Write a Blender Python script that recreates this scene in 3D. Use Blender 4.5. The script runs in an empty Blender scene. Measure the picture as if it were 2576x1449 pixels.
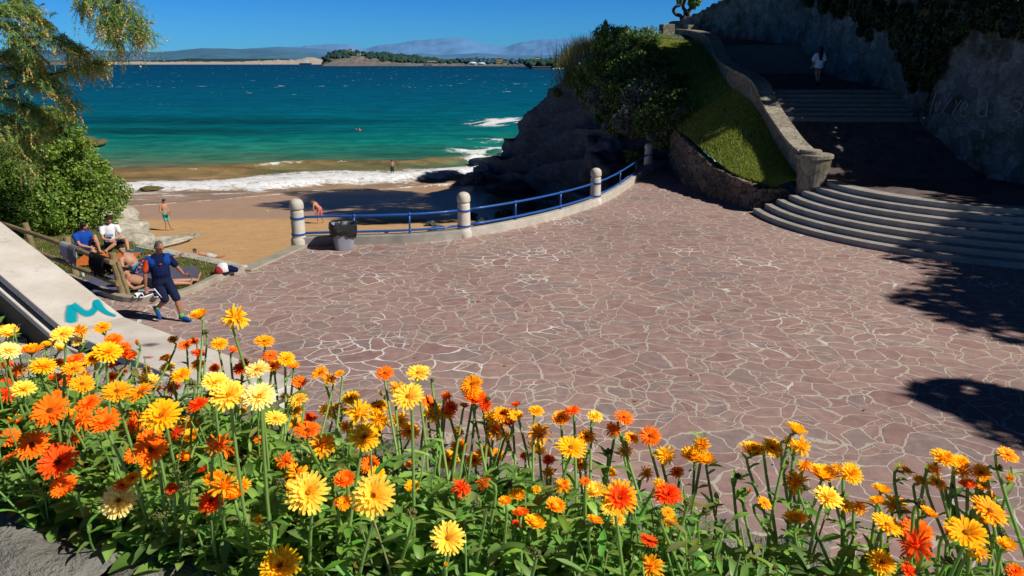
import bpy, bmesh, math, random
import numpy as np
from mathutils import Vector, Matrix, noise as mnoise
random.seed(11)
rng = np.random.default_rng(7)
sc = bpy.context.scene
COL = sc.collection
R = math.radians
# ------------------------------------------------------------------ camera
CAMZ = 5.2
PITCH = R(16.85)
F = 1878.0            # focal length for a 2576 px wide picture
cam_d = bpy.data.cameras.new('camera'); cam = bpy.data.objects.new('camera', cam_d); COL.objects.link(cam)
cam.location = (0, 0, CAMZ); cam.rotation_euler = (math.pi/2 - PITCH, 0, 0)
cam_d.sensor_width = 36; cam_d.lens = F/2576*36; cam_d.clip_start = 0.05; cam_d.clip_end = 90000
sc.camera = cam
def ray(u, v):
    a = (u-1288)/F; b = -(v-724.5)/F
    c, s = math.cos(PITCH), math.sin(PITCH)
    return Vector((a, c + b*s, -s + b*c))      # per unit of depth
def P(u, v, z=0.0):
    d = ray(u, v); t = (z-CAMZ)/d.z
    return Vector((d.x*t, d.y*t, z))
def PY(u, v, y):
    d = ray(u, v); t = y/d.y
    return Vector((d.x*t, y, CAMZ + d.z*t))
def PD(u, v, dep):
    d = ray(u, v); return Vector((d.x*dep, d.y*dep, CAMZ+d.z*dep))
# ------------------------------------------------------------------ numpy noise
def _h(ix, iy, iz, s):
    n = (ix*374761393 + iy*668265263 + iz*2147483647 + s*974711) & 0xffffffff
    n = ((n ^ (n >> 13))*1274126177) & 0xffffffff
    return ((n ^ (n >> 16)) & 0xffff)/65535.0
def vn(x, y, z=0.0, s=0):
    x = np.asarray(x, float); y = np.asarray(y, float); z = np.asarray(z, float) + 0*x
    ix = np.floor(x).astype(np.int64); iy = np.floor(y).astype(np.int64); iz = np.floor(z).astype(np.int64)
    fx, fy, fz = x-ix, y-iy, z-iz
    fx = fx*fx*(3-2*fx); fy = fy*fy*(3-2*fy); fz = fz*fz*(3-2*fz)
    r = 0
    for a in (0, 1):
        for b in (0, 1):
            for c in (0, 1):
                r = r + _h(ix+a, iy+b, iz+c, s)*(fx if a else 1-fx)*(fy if b else 1-fy)*(fz if c else 1-fz)
    return r
def fbm(x, y, z=0.0, o=4, s=0):
    r = 0; a = .5; t = 0
    for k in range(o):
        r = r + a*vn(np.asarray(x)*2**k, np.asarray(y)*2**k, np.asarray(z)*2**k, s+k); t += a; a *= .5
    return r/t
def sst(a, b, x):
    t = np.clip((x-a)/(b-a), 0, 1); return t*t*(3-2*t)
# ------------------------------------------------------------------ object helpers
def tag(o, label=None, cat=None, group=None, kind=None):
    if label: o['label'] = label
    if cat: o['category'] = cat
    if group: o['group'] = group
    if kind: o['kind'] = kind
    return o
def empty(name, loc=(0, 0, 0), rz=0, label=None, cat=None, group=None):
    o = bpy.data.objects.new(name, None); COL.objects.link(o); o.location = loc; o.rotation_euler = (0, 0, rz)
    o.empty_display_size = .1
    return tag(o, label, cat, group)
class MB:
    def __init__(s): s.v = []; s.f = []; s.m = []; s.c = []; s.col = (1, 1, 1)
    def add(s, vs, fs, mi=0, cols=None):
        b = len(s.v)
        s.v.extend(tuple(p) for p in vs)
        s.c.extend(cols if cols is not None else [s.col]*len(vs))
        for f in fs: s.f.append(tuple(i+b for i in f)); s.m.append(mi)
    def box(s, c, sz, rz=0, mi=0, rot=None, taper=1):
        hx, hy, hz = sz[0]/2, sz[1]/2, sz[2]/2
        M = rot if rot is not None else Matrix.Rotation(rz, 3, 'Z')
        vs = []
        for k in (-1, 1):
            t = taper if k > 0 else 1
            for (i, j) in ((-1, -1), (1, -1), (1, 1), (-1, 1)):
                vs.append(Vector(c) + M @ Vector((i*hx*t, j*hy*t, k*hz)))
        s.add(vs, [(3, 2, 1, 0), (4, 5, 6, 7), (0, 1, 5, 4), (1, 2, 6, 5), (2, 3, 7, 6), (3, 0, 4, 7)], mi)
    def tube(s, pts, rad, n=8, mi=0, caps=True, cols=None):
        pts = [Vector(p) for p in pts]
        if not hasattr(rad, '__len__'): rad = [rad]*len(pts)
        vs = []; up = Vector((0, 0, 1)); prev = None
        for i, p in enumerate(pts):
            d = (pts[min(i+1, len(pts)-1)] - pts[max(i-1, 0)])
            if d.length < 1e-9: d = Vector((0, 0, 1))
            d.normalize()
            if prev is None:
                a = d.cross(up)
                if a.length < .05: a = d.cross(Vector((1, 0, 0)))
            else:
                a = prev - d*prev.dot(d)
                if a.length < 1e-6: a = d.cross(up)
            a.normalize(); prev = a; b = d.cross(a)
            for k in range(n):
                t = 2*math.pi*k/n
                vs.append(p + (a*math.cos(t) + b*math.sin(t))*rad[i])
        fs = []
        for i in range(len(pts)-1):
            for k in range(n):
                fs.append((i*n+k, i*n+(k+1) % n, (i+1)*n+(k+1) % n, (i+1)*n+k))
        if caps:
            fs.append(tuple(range(n-1, -1, -1))); fs.append(tuple((len(pts)-1)*n+k for k in range(n)))
        s.add(vs, fs, mi)
    def lathe(s, prof, c=(0, 0, 0), n=24, mi=0, sq=None):
        vs = []
        for (r, z) in prof:
            for k in range(n):
                t = 2*math.pi*k/n
                x, y = math.cos(t), math.sin(t)
                if sq:
                    e = sq; q = (abs(x)**e + abs(y)**e)**(1/e); x /= q; y /= q
                vs.append((c[0]+r*x, c[1]+r*y, c[2]+z))
        fs = []
        for i in range(len(prof)-1):
            for k in range(n):
                fs.append((i*n+k, i*n+(k+1) % n, (i+1)*n+(k+1) % n, (i+1)*n+k))
        fs.append(tuple(range(n-1, -1, -1))); fs.append(tuple((len(prof)-1)*n+k for k in range(n)))
        s.add(vs, fs, mi)
    def prism(s, poly, z0, z1, mi=0):
        n = len(poly); f = lambda q, i: q[i] if hasattr(q, '__len__') else q
        vs = [(p[0], p[1], f(z0, i)) for i, p in enumerate(poly)] + [(p[0], p[1], f(z1, i)) for i, p in enumerate(poly)]
        fs = [tuple(range(n-1, -1, -1)), tuple(range(n, 2*n))]
        for i in range(n): fs.append((i, (i+1) % n, n+(i+1) % n, n+i))
        s.add(vs, fs, mi)
    def grid(s, G, mi=0, cols=None, flip=False):
        h, w = len(G), len(G[0])
        vs = [p for r in G for p in r]
        fs = []
        for i in range(h-1):
            for j in range(w-1):
                q = (i*w+j, i*w+j+1, (i+1)*w+j+1, (i+1)*w+j)
                fs.append(q[::-1] if flip else q)
        s.add(vs, fs, mi, cols)
    def build(s, name, mats, parent=None, smooth=False, color=False, bevel=0, loc=None):
        me = bpy.data.meshes.new(name)
        me.from_pydata([tuple(p) for p in s.v], [], s.f)
        if not isinstance(mats, (list, tuple)): mats = [mats]
        for m in mats: me.materials.append(m)
        if len(mats) > 1: me.polygons.foreach_set('material_index', s.m)
        if color:
            a = me.color_attributes.new('Col', 'FLOAT_COLOR', 'POINT')
            arr = np.ones((len(s.v), 4), np.float32); arr[:, :3] = np.array(s.c, np.float32)[:, :3]
            a.data.foreach_set('color', arr.ravel())
        if smooth: me.polygons.foreach_set('use_smooth', [True]*len(me.polygons))
        me.update()
        o = bpy.data.objects.new(name, me); COL.objects.link(o)
        if loc is not None: o.location = loc
        if parent is not None: o.parent = parent
        if bevel:
            b = o.modifiers.new('bevel', 'BEVEL'); b.width = bevel; b.segments = 2; b.limit_method = 'ANGLE'; b.angle_limit = R(40)
        return o
def npmesh(name, V, Fq, mats, cols=None, smooth=True, parent=None, mi=None):
    me = bpy.data.meshes.new(name)
    V = np.asarray(V, np.float32); Fq = np.asarray(Fq, np.int32); k = Fq.shape[1]
    me.vertices.add(len(V)); me.vertices.foreach_set('co', V.ravel())
    me.loops.add(Fq.size); me.loops.foreach_set('vertex_index', Fq.ravel())
    me.polygons.add(len(Fq)); me.polygons.foreach_set('loop_start', np.arange(0, Fq.size, k, dtype=np.int32))
    if not isinstance(mats, (list, tuple)): mats = [mats]
    for m in mats: me.materials.append(m)
    if mi is not None: me.polygons.foreach_set('material_index', np.asarray(mi, np.int32))
    me.update(calc_edges=True)
    if smooth: me.polygons.foreach_set('use_smooth', np.ones(len(Fq), bool))
    if cols is not None:
        for nm, c in (cols.items() if isinstance(cols, dict) else [('Col', cols)]):
            a = me.color_attributes.new(nm, 'FLOAT_COLOR', 'POINT')
            arr = np.ones((len(V), 4), np.float32); c = np.asarray(c, np.float32)
            arr[:, :c.shape[1]] = c; a.data.foreach_set('color', arr.ravel())
    o = bpy.data.objects.new(name, me); COL.objects.link(o)
    if parent is not None: o.parent = parent
    return o
def gridfaces(h, w):
    i = np.arange(h-1)[:, None]*w + np.arange(w-1)[None, :]
    return np.stack([i, i+1, i+w+1, i+w], -1).reshape(-1, 4)
def cpy(o, parent=None):
    c = o.copy(); COL.objects.link(c)
    if parent is not None: c.parent = parent
    for ch in list(o.children): cpy(ch, c)
    return c
# ------------------------------------------------------------------ materials
class NT:
    def __init__(s, name):
        s.m = bpy.data.materials.new(name); s.m.use_nodes = True; s.t = s.m.node_tree; s.n = s.t.nodes
        for n in list(s.n): s.n.remove(n)
        s.out = s.n.new('ShaderNodeOutputMaterial')
    def N(s, typ, **kw):
        n = s.n.new('ShaderNode'+typ)
        for k, v in kw.items():
            if k.startswith('i_'):
                key = k[2:]; key = int(key) if key.isdigit() else key.replace('_', ' ')
                sk = n.inputs[key]
                if hasattr(v, 'links') or hasattr(v, 'is_linked'): s.t.links.new(v, sk)
                else: sk.default_value = (tuple(v)+(1,) if isinstance(v, (tuple, list)) and len(v) == 3 and sk.type == 'RGBA' else v)
            else: setattr(n, k, v)
        return n
    def L(s, a, b): s.t.links.new(a, b)
    def ramp(s, fac, stops, interp='LINEAR'):
        n = s.n.new('ShaderNodeValToRGB'); s.L(fac, n.inputs[0]); cr = n.color_ramp; cr.interpolation = interp
        while len(cr.elements) > len(stops): cr.elements.remove(cr.elements[-1])
        while len(cr.elements) < len(stops): cr.elements.new(.5)
        for e, (p, c) in zip(cr.elements, stops):
            e.position = p; e.color = tuple(c)+(1,) if len(c) == 3 else c
        return n.outputs[0]
    def math(s, op, a, b=None, c=None):
        n = s.n.new('ShaderNodeMath'); n.operation = op
        for i, x in enumerate((a, b, c)):
            if x is None: continue
            if isinstance(x, (int, float)): n.inputs[i].default_value = x
            else: s.L(x, n.inputs[i])
        return n.outputs[0]
    def mix(s, f, a, b, mode='MIX'):
        n = s.n.new('ShaderNodeMix'); n.data_type = 'RGBA'; n.blend_type = mode
        for i, x in ((0, f), (6, a), (7, b)):
            if isinstance(x, (int, float)): n.inputs[i].default_value = x
            elif isinstance(x, (tuple, list)): n.inputs[i].default_value = tuple(x)+(1,) if len(x) == 3 else x
            else: s.L(x, n.inputs[i])
        return n.outputs[2]
    def pos(s): return s.n.new('ShaderNodeNewGeometry').outputs['Position']
    def obj(s): return s.n.new('ShaderNodeTexCoord').outputs['Object']
    def map(s, v, scale=(1, 1, 1), rot=(0, 0, 0), loc=(0, 0, 0)):
        n = s.n.new('ShaderNodeMapping'); s.L(v, n.inputs[0]); n.inputs['Scale'].default_value = scale
        n.inputs['Rotation'].default_value = rot; n.inputs['Location'].default_value = loc
        return n.outputs[0]
    def noise(s, v, scale=5, detail=4, rough=.55, dist=0):
        n = s.N('TexNoise', i_Scale=scale, i_Detail=detail, i_Roughness=rough, i_Distortion=dist); s.L(v, n.inputs['Vector']); return n.outputs['Fac']
    def bump(s, h, strength=.3, dist=.02, nrm=None):
        n = s.N('Bump', i_Strength=strength, i_Distance=dist); s.L(h, n.inputs['Height'])
        if nrm is not None: s.L(nrm, n.inputs['Normal'])
        return n.outputs[0]
    def pbsdf(s, col, rough=.6, bump=None, spec=.3, metal=0, **kw):
        n = s.n.new('ShaderNodeBsdfPrincipled')
        for k, x in (('Base Color', col), ('Roughness', rough), ('Specular IOR Level', spec), ('Metallic', metal)):
            if isinstance(x, (int, float)): n.inputs[k].default_value = x
            elif isinstance(x, (tuple, list)): n.inputs[k].default_value = tuple(x)+(1,) if len(x) == 3 else x
            else: s.L(x, n.inputs[k])
        if bump is not None: s.L(bump, n.inputs['Normal'])
        return n.outputs[0]
    def done(s, sh): s.L(sh, s.out.inputs[0]); return s.m
def sc3(c, k): return tuple(min(1, x*k) for x in c)
def simple(name, col, rough=.6, var=.25, scale=8, bump=.15, bd=.01, spec=.3, metal=0, coord='obj', detail=5):
    t = NT(name); v = t.obj() if coord == 'obj' else t.pos()
    n = t.noise(v, scale, detail); n2 = t.noise(v, scale*6, 3)
    c = t.ramp(n, [(.3, sc3(col, 1-var)), (.7, sc3(col, 1+var))])
    c = t.mix(.25, c, t.ramp(n2, [(.35, sc3(col, 1-var)), (.65, sc3(col, 1+var))]))
    return t.done(t.pbsdf(c, rough, t.bump(n2, bump, bd) if bump else None, spec, metal))
def attrmat(name, rough=.6, transl=0, spec=.2, noise=0, gain=1):
    t = NT(name); a = t.N('VertexColor', layer_name='Col').outputs[0]
    if noise:
        n = t.noise(t.pos(), noise, 3); a = t.mix(1.0, a, t.ramp(n, [(.3, (.75,)*3), (.7, (1.2,)*3)]), 'MULTIPLY')
    b = t.pbsdf(a, rough, None, spec)
    if transl:
        tr = t.N('BsdfTranslucent'); t.L(a, tr.inputs[0])
        tr.inputs[0].default_value = (1, 1, 1, 1); t.L(t.mix(1.0, a, (transl,)*3, 'MULTIPLY'), tr.inputs[0])
        mx = t.N('AddShader'); t.L(b, mx.inputs[0]); t.L(tr.outputs[0], mx.inputs[1]); b = mx.outputs[0]
    return t.done(b)

# paving: irregular red sandstone flags in pale mortar
def paving_mat():
    t = NT('crazy_paving'); p = t.pos()
    nz = t.N('TexNoise', i_Scale=.9, i_Detail=1.5); t.L(p, nz.inputs['Vector'])
    off = t.N('VectorMath', operation='SUBTRACT'); t.L(nz.outputs['Color'], off.inputs[0]); off.inputs[1].default_value = (.5, .5, .5)
    off2 = t.N('VectorMath', operation='SCALE'); t.L(off.outputs[0], off2.inputs[0]); off2.inputs['Scale'].default_value = .95
    ad = t.N('VectorMath', operation='ADD'); t.L(p, ad.inputs[0]); t.L(off2.outputs[0], ad.inputs[1])
    q0 = t.map(ad.outputs[0], (1, 1.12, 0))
    fine = t.N('TexNoise', i_Scale=7, i_Detail=2); t.L(p, fine.inputs['Vector'])
    q1 = t.N('VectorMath', operation='SCALE'); t.L(fine.outputs['Color'], q1.inputs[0]); q1.inputs['Scale'].default_value = .09
    q = t.N('VectorMath', operation='ADD'); t.L(q0, q.inputs[0]); t.L(q1.outputs[0], q.inputs[1]); q = q.outputs[0]
    e = t.N('TexVoronoi', feature='DISTANCE_TO_EDGE', voronoi_dimensions='2D', i_Scale=2.15, i_Randomness=1.0); t.L(q, e.inputs['Vector'])
    c = t.N('TexVoronoi', feature='F1', voronoi_dimensions='2D', i_Scale=2.15, i_Randomness=1.0); t.L(q, c.inputs['Vector'])
    wn = t.noise(p, 2.2, 2)
    wid = t.math('MULTIPLY_ADD', wn, .05, .002)
    sep = t.N('SeparateColor'); t.L(c.outputs['Color'], sep.inputs[0])
    e2 = t.N('TexVoronoi', feature='DISTANCE_TO_EDGE', voronoi_dimensions='2D', i_Scale=3.3, i_Randomness=1.0); t.L(q, e2.inputs['Vector'])
    c2 = t.N('TexVoronoi', feature='F1', voronoi_dimensions='2D', i_Scale=3.3, i_Randomness=1.0); t.L(q, c2.inputs['Vector'])
    small = t.math('GREATER_THAN', sep.outputs[1], .58)
    d2 = t.math('MULTIPLY_ADD', t.math('SUBTRACT', 1, small), 5, t.math('MULTIPLY', e2.outputs['Distance'], 1.0))
    dmin = t.math('MINIMUM', e.outputs['Distance'], d2)
    gap = t.math('SUBTRACT', dmin, wid)
    mask = t.ramp(t.math('MULTIPLY_ADD', gap, 18, .3), [(.25, (0, 0, 0)), (.6, (1, 1, 1))])
    sep2 = t.N('SeparateColor'); t.L(c2.outputs['Color'], sep2.inputs[0])
    pick = t.math('ADD', t.math('MULTIPLY', small, sep2.outputs[0]), t.math('MULTIPLY', t.math('SUBTRACT', 1, small), sep.outputs[0]))
    stone = t.ramp(pick, [(0, (.335, .205, .187)), (.3, (.38, .245, .222)), (.55, (.41, .27, .24)), (.78, (.36, .252, .235)), (1, (.31, .235, .225))])
    mot = t.noise(p, 5, 6, .6)
    stone = t.mix(1.0, stone, t.ramp(mot, [(.28, (.72, .72, .74)), (.72, (1.22, 1.2, 1.17))]), 'MULTIPLY')
    spk = t.noise(p, 60, 2, .6)
    stone = t.mix(1.0, stone, t.ramp(spk, [(.3, (.85,)*3), (.72, (1.12,)*3)]), 'MULTIPLY')
    mort = t.ramp(t.noise(p, 25, 4), [(.3, (.46, .40, .325)), (.7, (.62, .545, .45))])
    wh = t.ramp(t.noise(p, .55, 3, .6), [(.60, (0, 0, 0)), (.67, (1, 1, 1))])
    worn = None      # chalky white repointing around single stones
    for (u, v, r_) in ((880, 905, 1.1), (835, 868, .6), (1155, 876, .42), (1235, 655, .8), (1345, 640, .9), (945, 692, .7), (1330, 705, .55), (1715, 632, .7), (1895, 660, .8), (1960, 800, .6), (960, 862, .6), (1430, 558, .7)):
        q_ = P(u, v, 0); dn = t.N('VectorMath', operation='DISTANCE'); t.L(ad.outputs[0], dn.inputs[0]); dn.inputs[1].default_value = (q_.x, q_.y, 0)
        m_ = t.math('SUBTRACT', 1.35, t.math('DIVIDE', dn.outputs['Value'], r_)); worn = m_ if worn is None else t.math('MAXIMUM', worn, m_)
    worn = t.math('ADD', worn, t.math('MULTIPLY_ADD', t.noise(p, 2.5, 3), .9, -.6)); worn = t.ramp(worn, [(.2, (0, 0, 0)), (.45, (1, 1, 1))])
    wh = t.mix(1.0, wh, worn, 'LIGHTEN')
    mort = t.mix(wh, mort, (.80, .76, .70))
    dust = t.ramp(t.noise(p, .35, 4), [(.42, (0, 0, 0)), (.75, (.3, .3, .3))])
    stone = t.mix(dust, stone, (.40, .29, .235))
    colr = t.mix(mask, mort, stone)
    big = t.noise(p, .16, 3)
    colr = t.mix(1.0, colr, t.ramp(big, [(.3, (.78, .78, .80)), (.7, (1.04, 1.03, 1.01))]), 'MULTIPLY')
    h = t.math('ADD', t.math('MULTIPLY', mask, .7), t.math('MULTIPLY', mot, .45))
    return t.done(t.pbsdf(colr, .75, t.bump(h, .5, .012), .25))
def sand_mat():
    t = NT('sand'); p = t.pos(); a = t.N('VertexColor', layer_name='Col')
    sep = t.N('SeparateColor'); t.L(a.outputs[0], sep.inputs[0]); wet = sep.outputs[0]
    n = t.noise(p, 1.2, 6, .65); n2 = t.noise(p, 9, 5, .7); pits = t.noise(p, 3.2, 3, .6)
    dry = t.ramp(n, [(.3, (.50, .30, .135)), (.7, (.60, .375, .18))])
    dry = t.mix(1.0, dry, t.ramp(n2, [(.3, (.84,)*3), (.7, (1.12,)*3)]), 'MULTIPLY')
    lite = t.ramp(n2, [(.3, (.38, .26, .14)), (.7, (.60, .45, .27))])
    dry = t.mix(sep.outputs[1], dry, lite)
    dk = t.ramp(t.noise(t.map(p, (1, 1.6, 1)), 4.5, 5, .75), [(.66, (0, 0, 0)), (.72, (1, 1, 1))])
    dry = t.mix(t.math('MULTIPLY', dk, sep.outputs[2]), dry, (.10, .065, .04))
    wetc = t.ramp(n, [(.3, (.38, .235, .135)), (.7, (.46, .29, .17))])
    c = t.mix(wet, dry, wetc)
    bm = t.bump(t.math('ADD', n2, t.math('MULTIPLY', pits, 2.0)), .35, .05)
    d = t.pbsdf(c, .9, bm, .1)
    g = t.N('BsdfGlossy', i_Roughness=.18); g.inputs[0].default_value = (.75, .8, 1, 1)
    gb = t.bump(t.noise(t.map(p, (.5, 1.6, 1)), 3, 3), .12, .03); t.L(gb, g.inputs['Normal'])
    mx = t.N('MixShader'); t.L(t.math('MULTIPLY', wet, .07), mx.inputs[0]); t.L(d, mx.inputs[1]); t.L(g.outputs[0], mx.inputs[2])
    return t.done(mx.outputs[0])
def sea_mat():
    t = NT('sea_water'); p = t.pos(); a = t.N('VertexColor', layer_name='Col').outputs[0]; fo = t.N('VertexColor', layer_name='Foam')
    sep = t.N('SeparateColor'); t.L(fo.outputs[0], sep.inputs[0])
    w1 = t.noise(t.map(p, (.22, .6, 1)), 1.0, 5, .62, .6); w2 = t.noise(t.map(p, (.9, 2.4, 1)), 1.0, 3, .6)
    w3 = t.noise(t.map(p, (.02, .06, 1)), 1.0, 5, .6)
    c = t.mix(1.0, a, t.ramp(w1, [(.25, (.5, .55, .6)), (.5, (1, 1, 1)), (.78, (1.65, 1.55, 1.45))]), 'MULTIPLY')
    c = t.mix(1.0, c, t.ramp(w3, [(.25, (.9, .91, .92)), (.75, (1.1, 1.09, 1.08))]), 'MULTIPLY')
    w4 = t.noise(t.map(p, (.07, .24, 1), (0, 0, R(8))), 1.0, 4, .6, .8)
    c = t.mix(1.0, c, t.ramp(w4, [(.3, (.72, .75, .78)), (.7, (1.25, 1.22, 1.18))]), 'MULTIPLY')
    cap1 = t.noise(t.map(p, (.17, .15, 1)), 1.0, 4, .6); cap2 = t.noise(t.map(p, (.004, .012, 1)), 1.0, 2)
    cap = t.ramp(t.math('ADD', cap1, t.math('MULTIPLY', cap2, .25)), [(.82, (0, 0, 0)), (.85, (1, 1, 1))])
    cap = t.math('MULTIPLY', cap, sep.outputs[2])
    fn = t.noise(t.map(p, (1.3, 2.6, 1.5)), 1.0, 8, .72, .8); fn2 = t.noise(t.map(p, (.35, .8, 1)), 1.0, 4, .65, 1.2)
    fm = t.math('ADD', sep.outputs[0], t.math('MULTIPLY_ADD', fn, 1.5, t.math('MULTIPLY_ADD', fn2, .8, -1.17)))
    fm = t.ramp(fm, [(.44, (0, 0, 0)), (.56, (.55, .55, .55)), (.78, (1, 1, 1))]); fm = t.math('MAXIMUM', fm, cap)
    c = t.mix(fm, c, t.ramp(fn, [(.3, (.55, .57, .58)), (.6, (.86, .87, .88))]))
    h = t.math('ADD', t.math('MULTIPLY', w1, 1.0), t.math('MULTIPLY', w2, .35))
    nr = t.bump(h, .55, .35); nr2 = t.bump(fn, .6, .25, nr)
    d = t.N('BsdfDiffuse'); t.L(c, d.inputs[0]); t.L(nr2, d.inputs['Normal'])
    g = t.N('BsdfGlossy', i_Roughness=.22); t.L(nr, g.inputs['Normal']); g.inputs[0].default_value = (.7, .85, 1, 1)
    mx = t.N('MixShader'); t.L(t.math('MULTIPLY', t.math('SUBTRACT', 1, fm), .055), mx.inputs[0]); t.L(d.outputs[0], mx.inputs[1]); t.L(g.outputs[0], mx.inputs[2])
    return t.done(mx.outputs[0])
def stone_mat(name, lo, hi, scale=1.5, jt=(.1, .09, .08), moss=None, joint=.06, coord='pos', bump=.8):
    t = NT(name); p = t.pos() if coord == 'pos' else t.obj()
    nz = t.noise(p, 2.0, 3)
    v = t.N('VectorMath', operation='ADD'); t.L(p, v.inputs[0])
    cb = t.N('CombineXYZ'); s = t.math('MULTIPLY', nz, .35); [t.L(s, cb.inputs[i]) for i in range(3)]; t.L(cb.outputs[0], v.inputs[1])
    e = t.N('TexVoronoi', feature='DISTANCE_TO_EDGE', i_Scale=scale); t.L(v.outputs[0], e.inputs['Vector'])
    c = t.N('TexVoronoi', feature='F1', i_Scale=scale); t.L(v.outputs[0], c.inputs['Vector'])
    sp = t.N('SeparateColor'); t.L(c.outputs['Color'], sp.inputs[0])
    st = t.mix(sp.outputs[0], lo, hi)
    mot = t.noise(p, 6, 7, .65); st = t.mix(1.0, st, t.ramp(mot, [(.25, (.55,)*3), (.75, (1.35,)*3)]), 'MULTIPLY')
    m = t.ramp(e.outputs['Distance'], [(0, (0, 0, 0)), (joint, (1, 1, 1))])
    c2 = t.mix(m, jt, st)
    if moss: c2 = t.mix(t.ramp(t.noise(p, .8, 5, .65), [(.5, (0, 0, 0)), (.68, (1, 1, 1))]), c2, moss)
    h = t.math('ADD', t.math('MULTIPLY', m, .5), t.math('MULTIPLY', mot, .6))
    return t.done(t.pbsdf(c2, .9, t.bump(h, bump, .05), .15))
def rock_mat(name, lo, hi, moss=(.05, .07, .02)):
    t = NT(name); p = t.pos()
    n = t.noise(t.map(p, (.6, .6, 1.8), (R(18), R(-12), 0)), 1.1, 9, .68, .5); n2 = t.noise(p, 7, 6, .7)
    c = t.ramp(n, [(.25, lo), (.75, hi)]); c = t.mix(1.0, c, t.ramp(n2, [(.25, (.6,)*3), (.75, (1.3,)*3)]), 'MULTIPLY')
    g = t.n.new('ShaderNodeNewGeometry'); sx = t.N('SeparateXYZ'); t.L(g.outputs['Normal'], sx.inputs[0])
    m = t.math('MULTIPLY', t.ramp(sx.outputs[2], [(.55, (0, 0, 0)), (.9, (1, 1, 1))]), t.ramp(t.noise(p, 1.7, 5), [(.48, (0, 0, 0)), (.62, (1, 1, 1))]))
    c = t.mix(m, c, moss)
    cr = t.N('TexVoronoi', feature='DISTANCE_TO_EDGE', i_Scale=.8); t.L(t.map(p, (.5, .5, 1.5), (R(15), R(-10), 0)), cr.inputs['Vector'])
    crk = t.ramp(cr.outputs['Distance'], [(0, (0, 0, 0)), (.05, (1, 1, 1))])
    h = t.math('ADD', n, t.math('ADD', t.math('MULTIPLY', n2, .3), t.math('MULTIPLY', crk, .08)))
    c = t.mix(1.0, c, t.mix(crk, (.78, .78, .78), (1, 1, 1)), 'MULTIPLY')
    return t.done(t.pbsdf(c, .85, t.bump(h, .9, .15), .2))
def grass_ground(name, a, b):
    t = NT(name); p = t.pos(); n = t.noise(p, .9, 5, .65); n2 = t.noise(p, 14, 5, .7)
    c = t.ramp(n, [(.32, a), (.68, b)]); c = t.mix(1.0, c, t.ramp(n2, [(.25, (.55,)*3), (.75, (1.4,)*3)]), 'MULTIPLY')
    return t.done(t.pbsdf(c, .9, t.bump(n2, .8, .05), .1))
def coping_mat(name, lo, hi, dark=(.12, .11, .10)):
    t = NT(name); p = t.pos(); n = t.noise(p, 3, 6, .6); n2 = t.noise(p, 26, 5, .75); n3 = t.noise(t.map(p, (9, 9, 9)), 1.0, 6, .8)
    c = t.ramp(n, [(.3, lo), (.7, hi)])
    c = t.mix(1.0, c, t.ramp(t.noise(p, 1.1, 4, .6), [(.3, (.86, .85, .84)), (.65, (1.06, 1.05, 1.05))]), 'MULTIPLY')
    c = t.mix(t.ramp(n2, [(.66, (0, 0, 0)), (.74, (.8, .8, .8))]), c, dark)
    c = t.mix(t.ramp(n3, [(.7, (0, 0, 0)), (.78, (.6, .6, .6))]), c, dark)
    cr = t.N('TexVoronoi', feature='DISTANCE_TO_EDGE', i_Scale=1.3); 
    wv = t.N('VectorMath', operation='ADD'); t.L(p, wv.inputs[0]); nn = t.N('TexNoise', i_Scale=3.0, i_Detail=4); t.L(p, nn.inputs['Vector']); t.L(nn.outputs['Color'], wv.inputs[1]); t.L(wv.outputs[0], cr.inputs['Vector'])
    c = t.mix(t.ramp(cr.outputs['Distance'], [(0, (.55, .55, .55)), (.007, (0, 0, 0))]), c, dark)
    return t.done(t.pbsdf(c, .7, t.bump(n2, .35, .01), .25))
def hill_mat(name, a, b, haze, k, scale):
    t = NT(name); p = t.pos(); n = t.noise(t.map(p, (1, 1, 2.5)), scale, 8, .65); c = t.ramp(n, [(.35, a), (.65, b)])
    c = t.mix(k, c, haze)  # distance haze painted into the surface colour
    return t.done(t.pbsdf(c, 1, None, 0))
M = {}
M['paving'] = paving_mat(); M['sand'] = sand_mat(); M['sea'] = sea_mat()
M['kerb'] = coping_mat('pale_kerb_stone', (.42, .39, .33), (.54, .50, .43))
M['kerb2'] = coping_mat('lawn_kerb_stone', (.30, .27, .21), (.40, .36, .28))
M['bollard'] = coping_mat('bollard_granite', (.50, .46, .38), (.66, .62, .53), (.30, .26, .18))
M['coping'] = coping_mat('parapet_coping', (.58, .52, .44), (.70, .66, .60), (.22, .21, .2))
M['parapet'] = coping_mat('parapet_render', (.09, .075, .06), (.15, .13, .10), (.05, .045, .04))
M['blue'] = simple('blue_paint', (.012, .085, .34), .35, .2, 6, .1, .003, .5)
M['bin'] = simple('grey_bin_plastic', (.27, .28, .32), .5, .12, 4, .05, .003, .4)
M['bag'] = simple('black_bin_liner', (.006, .006, .007), .18, .3, 12, .9, .03, .6)
M['white'] = simple('white_item', (.78, .78, .77), .5, .06, 10, .1)
M['wood'] = simple('weathered_wood', (.25, .185, .095), .8, .3, 3, .4, .01, .2)
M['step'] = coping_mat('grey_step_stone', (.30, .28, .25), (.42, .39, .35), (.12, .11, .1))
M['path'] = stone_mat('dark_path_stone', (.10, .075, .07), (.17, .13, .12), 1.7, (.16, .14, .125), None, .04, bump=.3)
M['step_shaded'] = coping_mat('shaded_step_stone', (.15, .14, .13), (.22, .205, .19), (.07, .065, .06))  # step stone darkened, deep shade of the upper flights put into its colour
M['rubble'] = stone_mat('rubble_stone', (.13, .10, .07), (.26, .20, .145), 2.6, (.05, .04, .03), None, .07)
M['bigwall'] = stone_mat('old_wall_stone', (.11, .12, .118), (.25, .26, .245), 1.7, (.15, .15, .14), (.045, .05, .03), .05)
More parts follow.
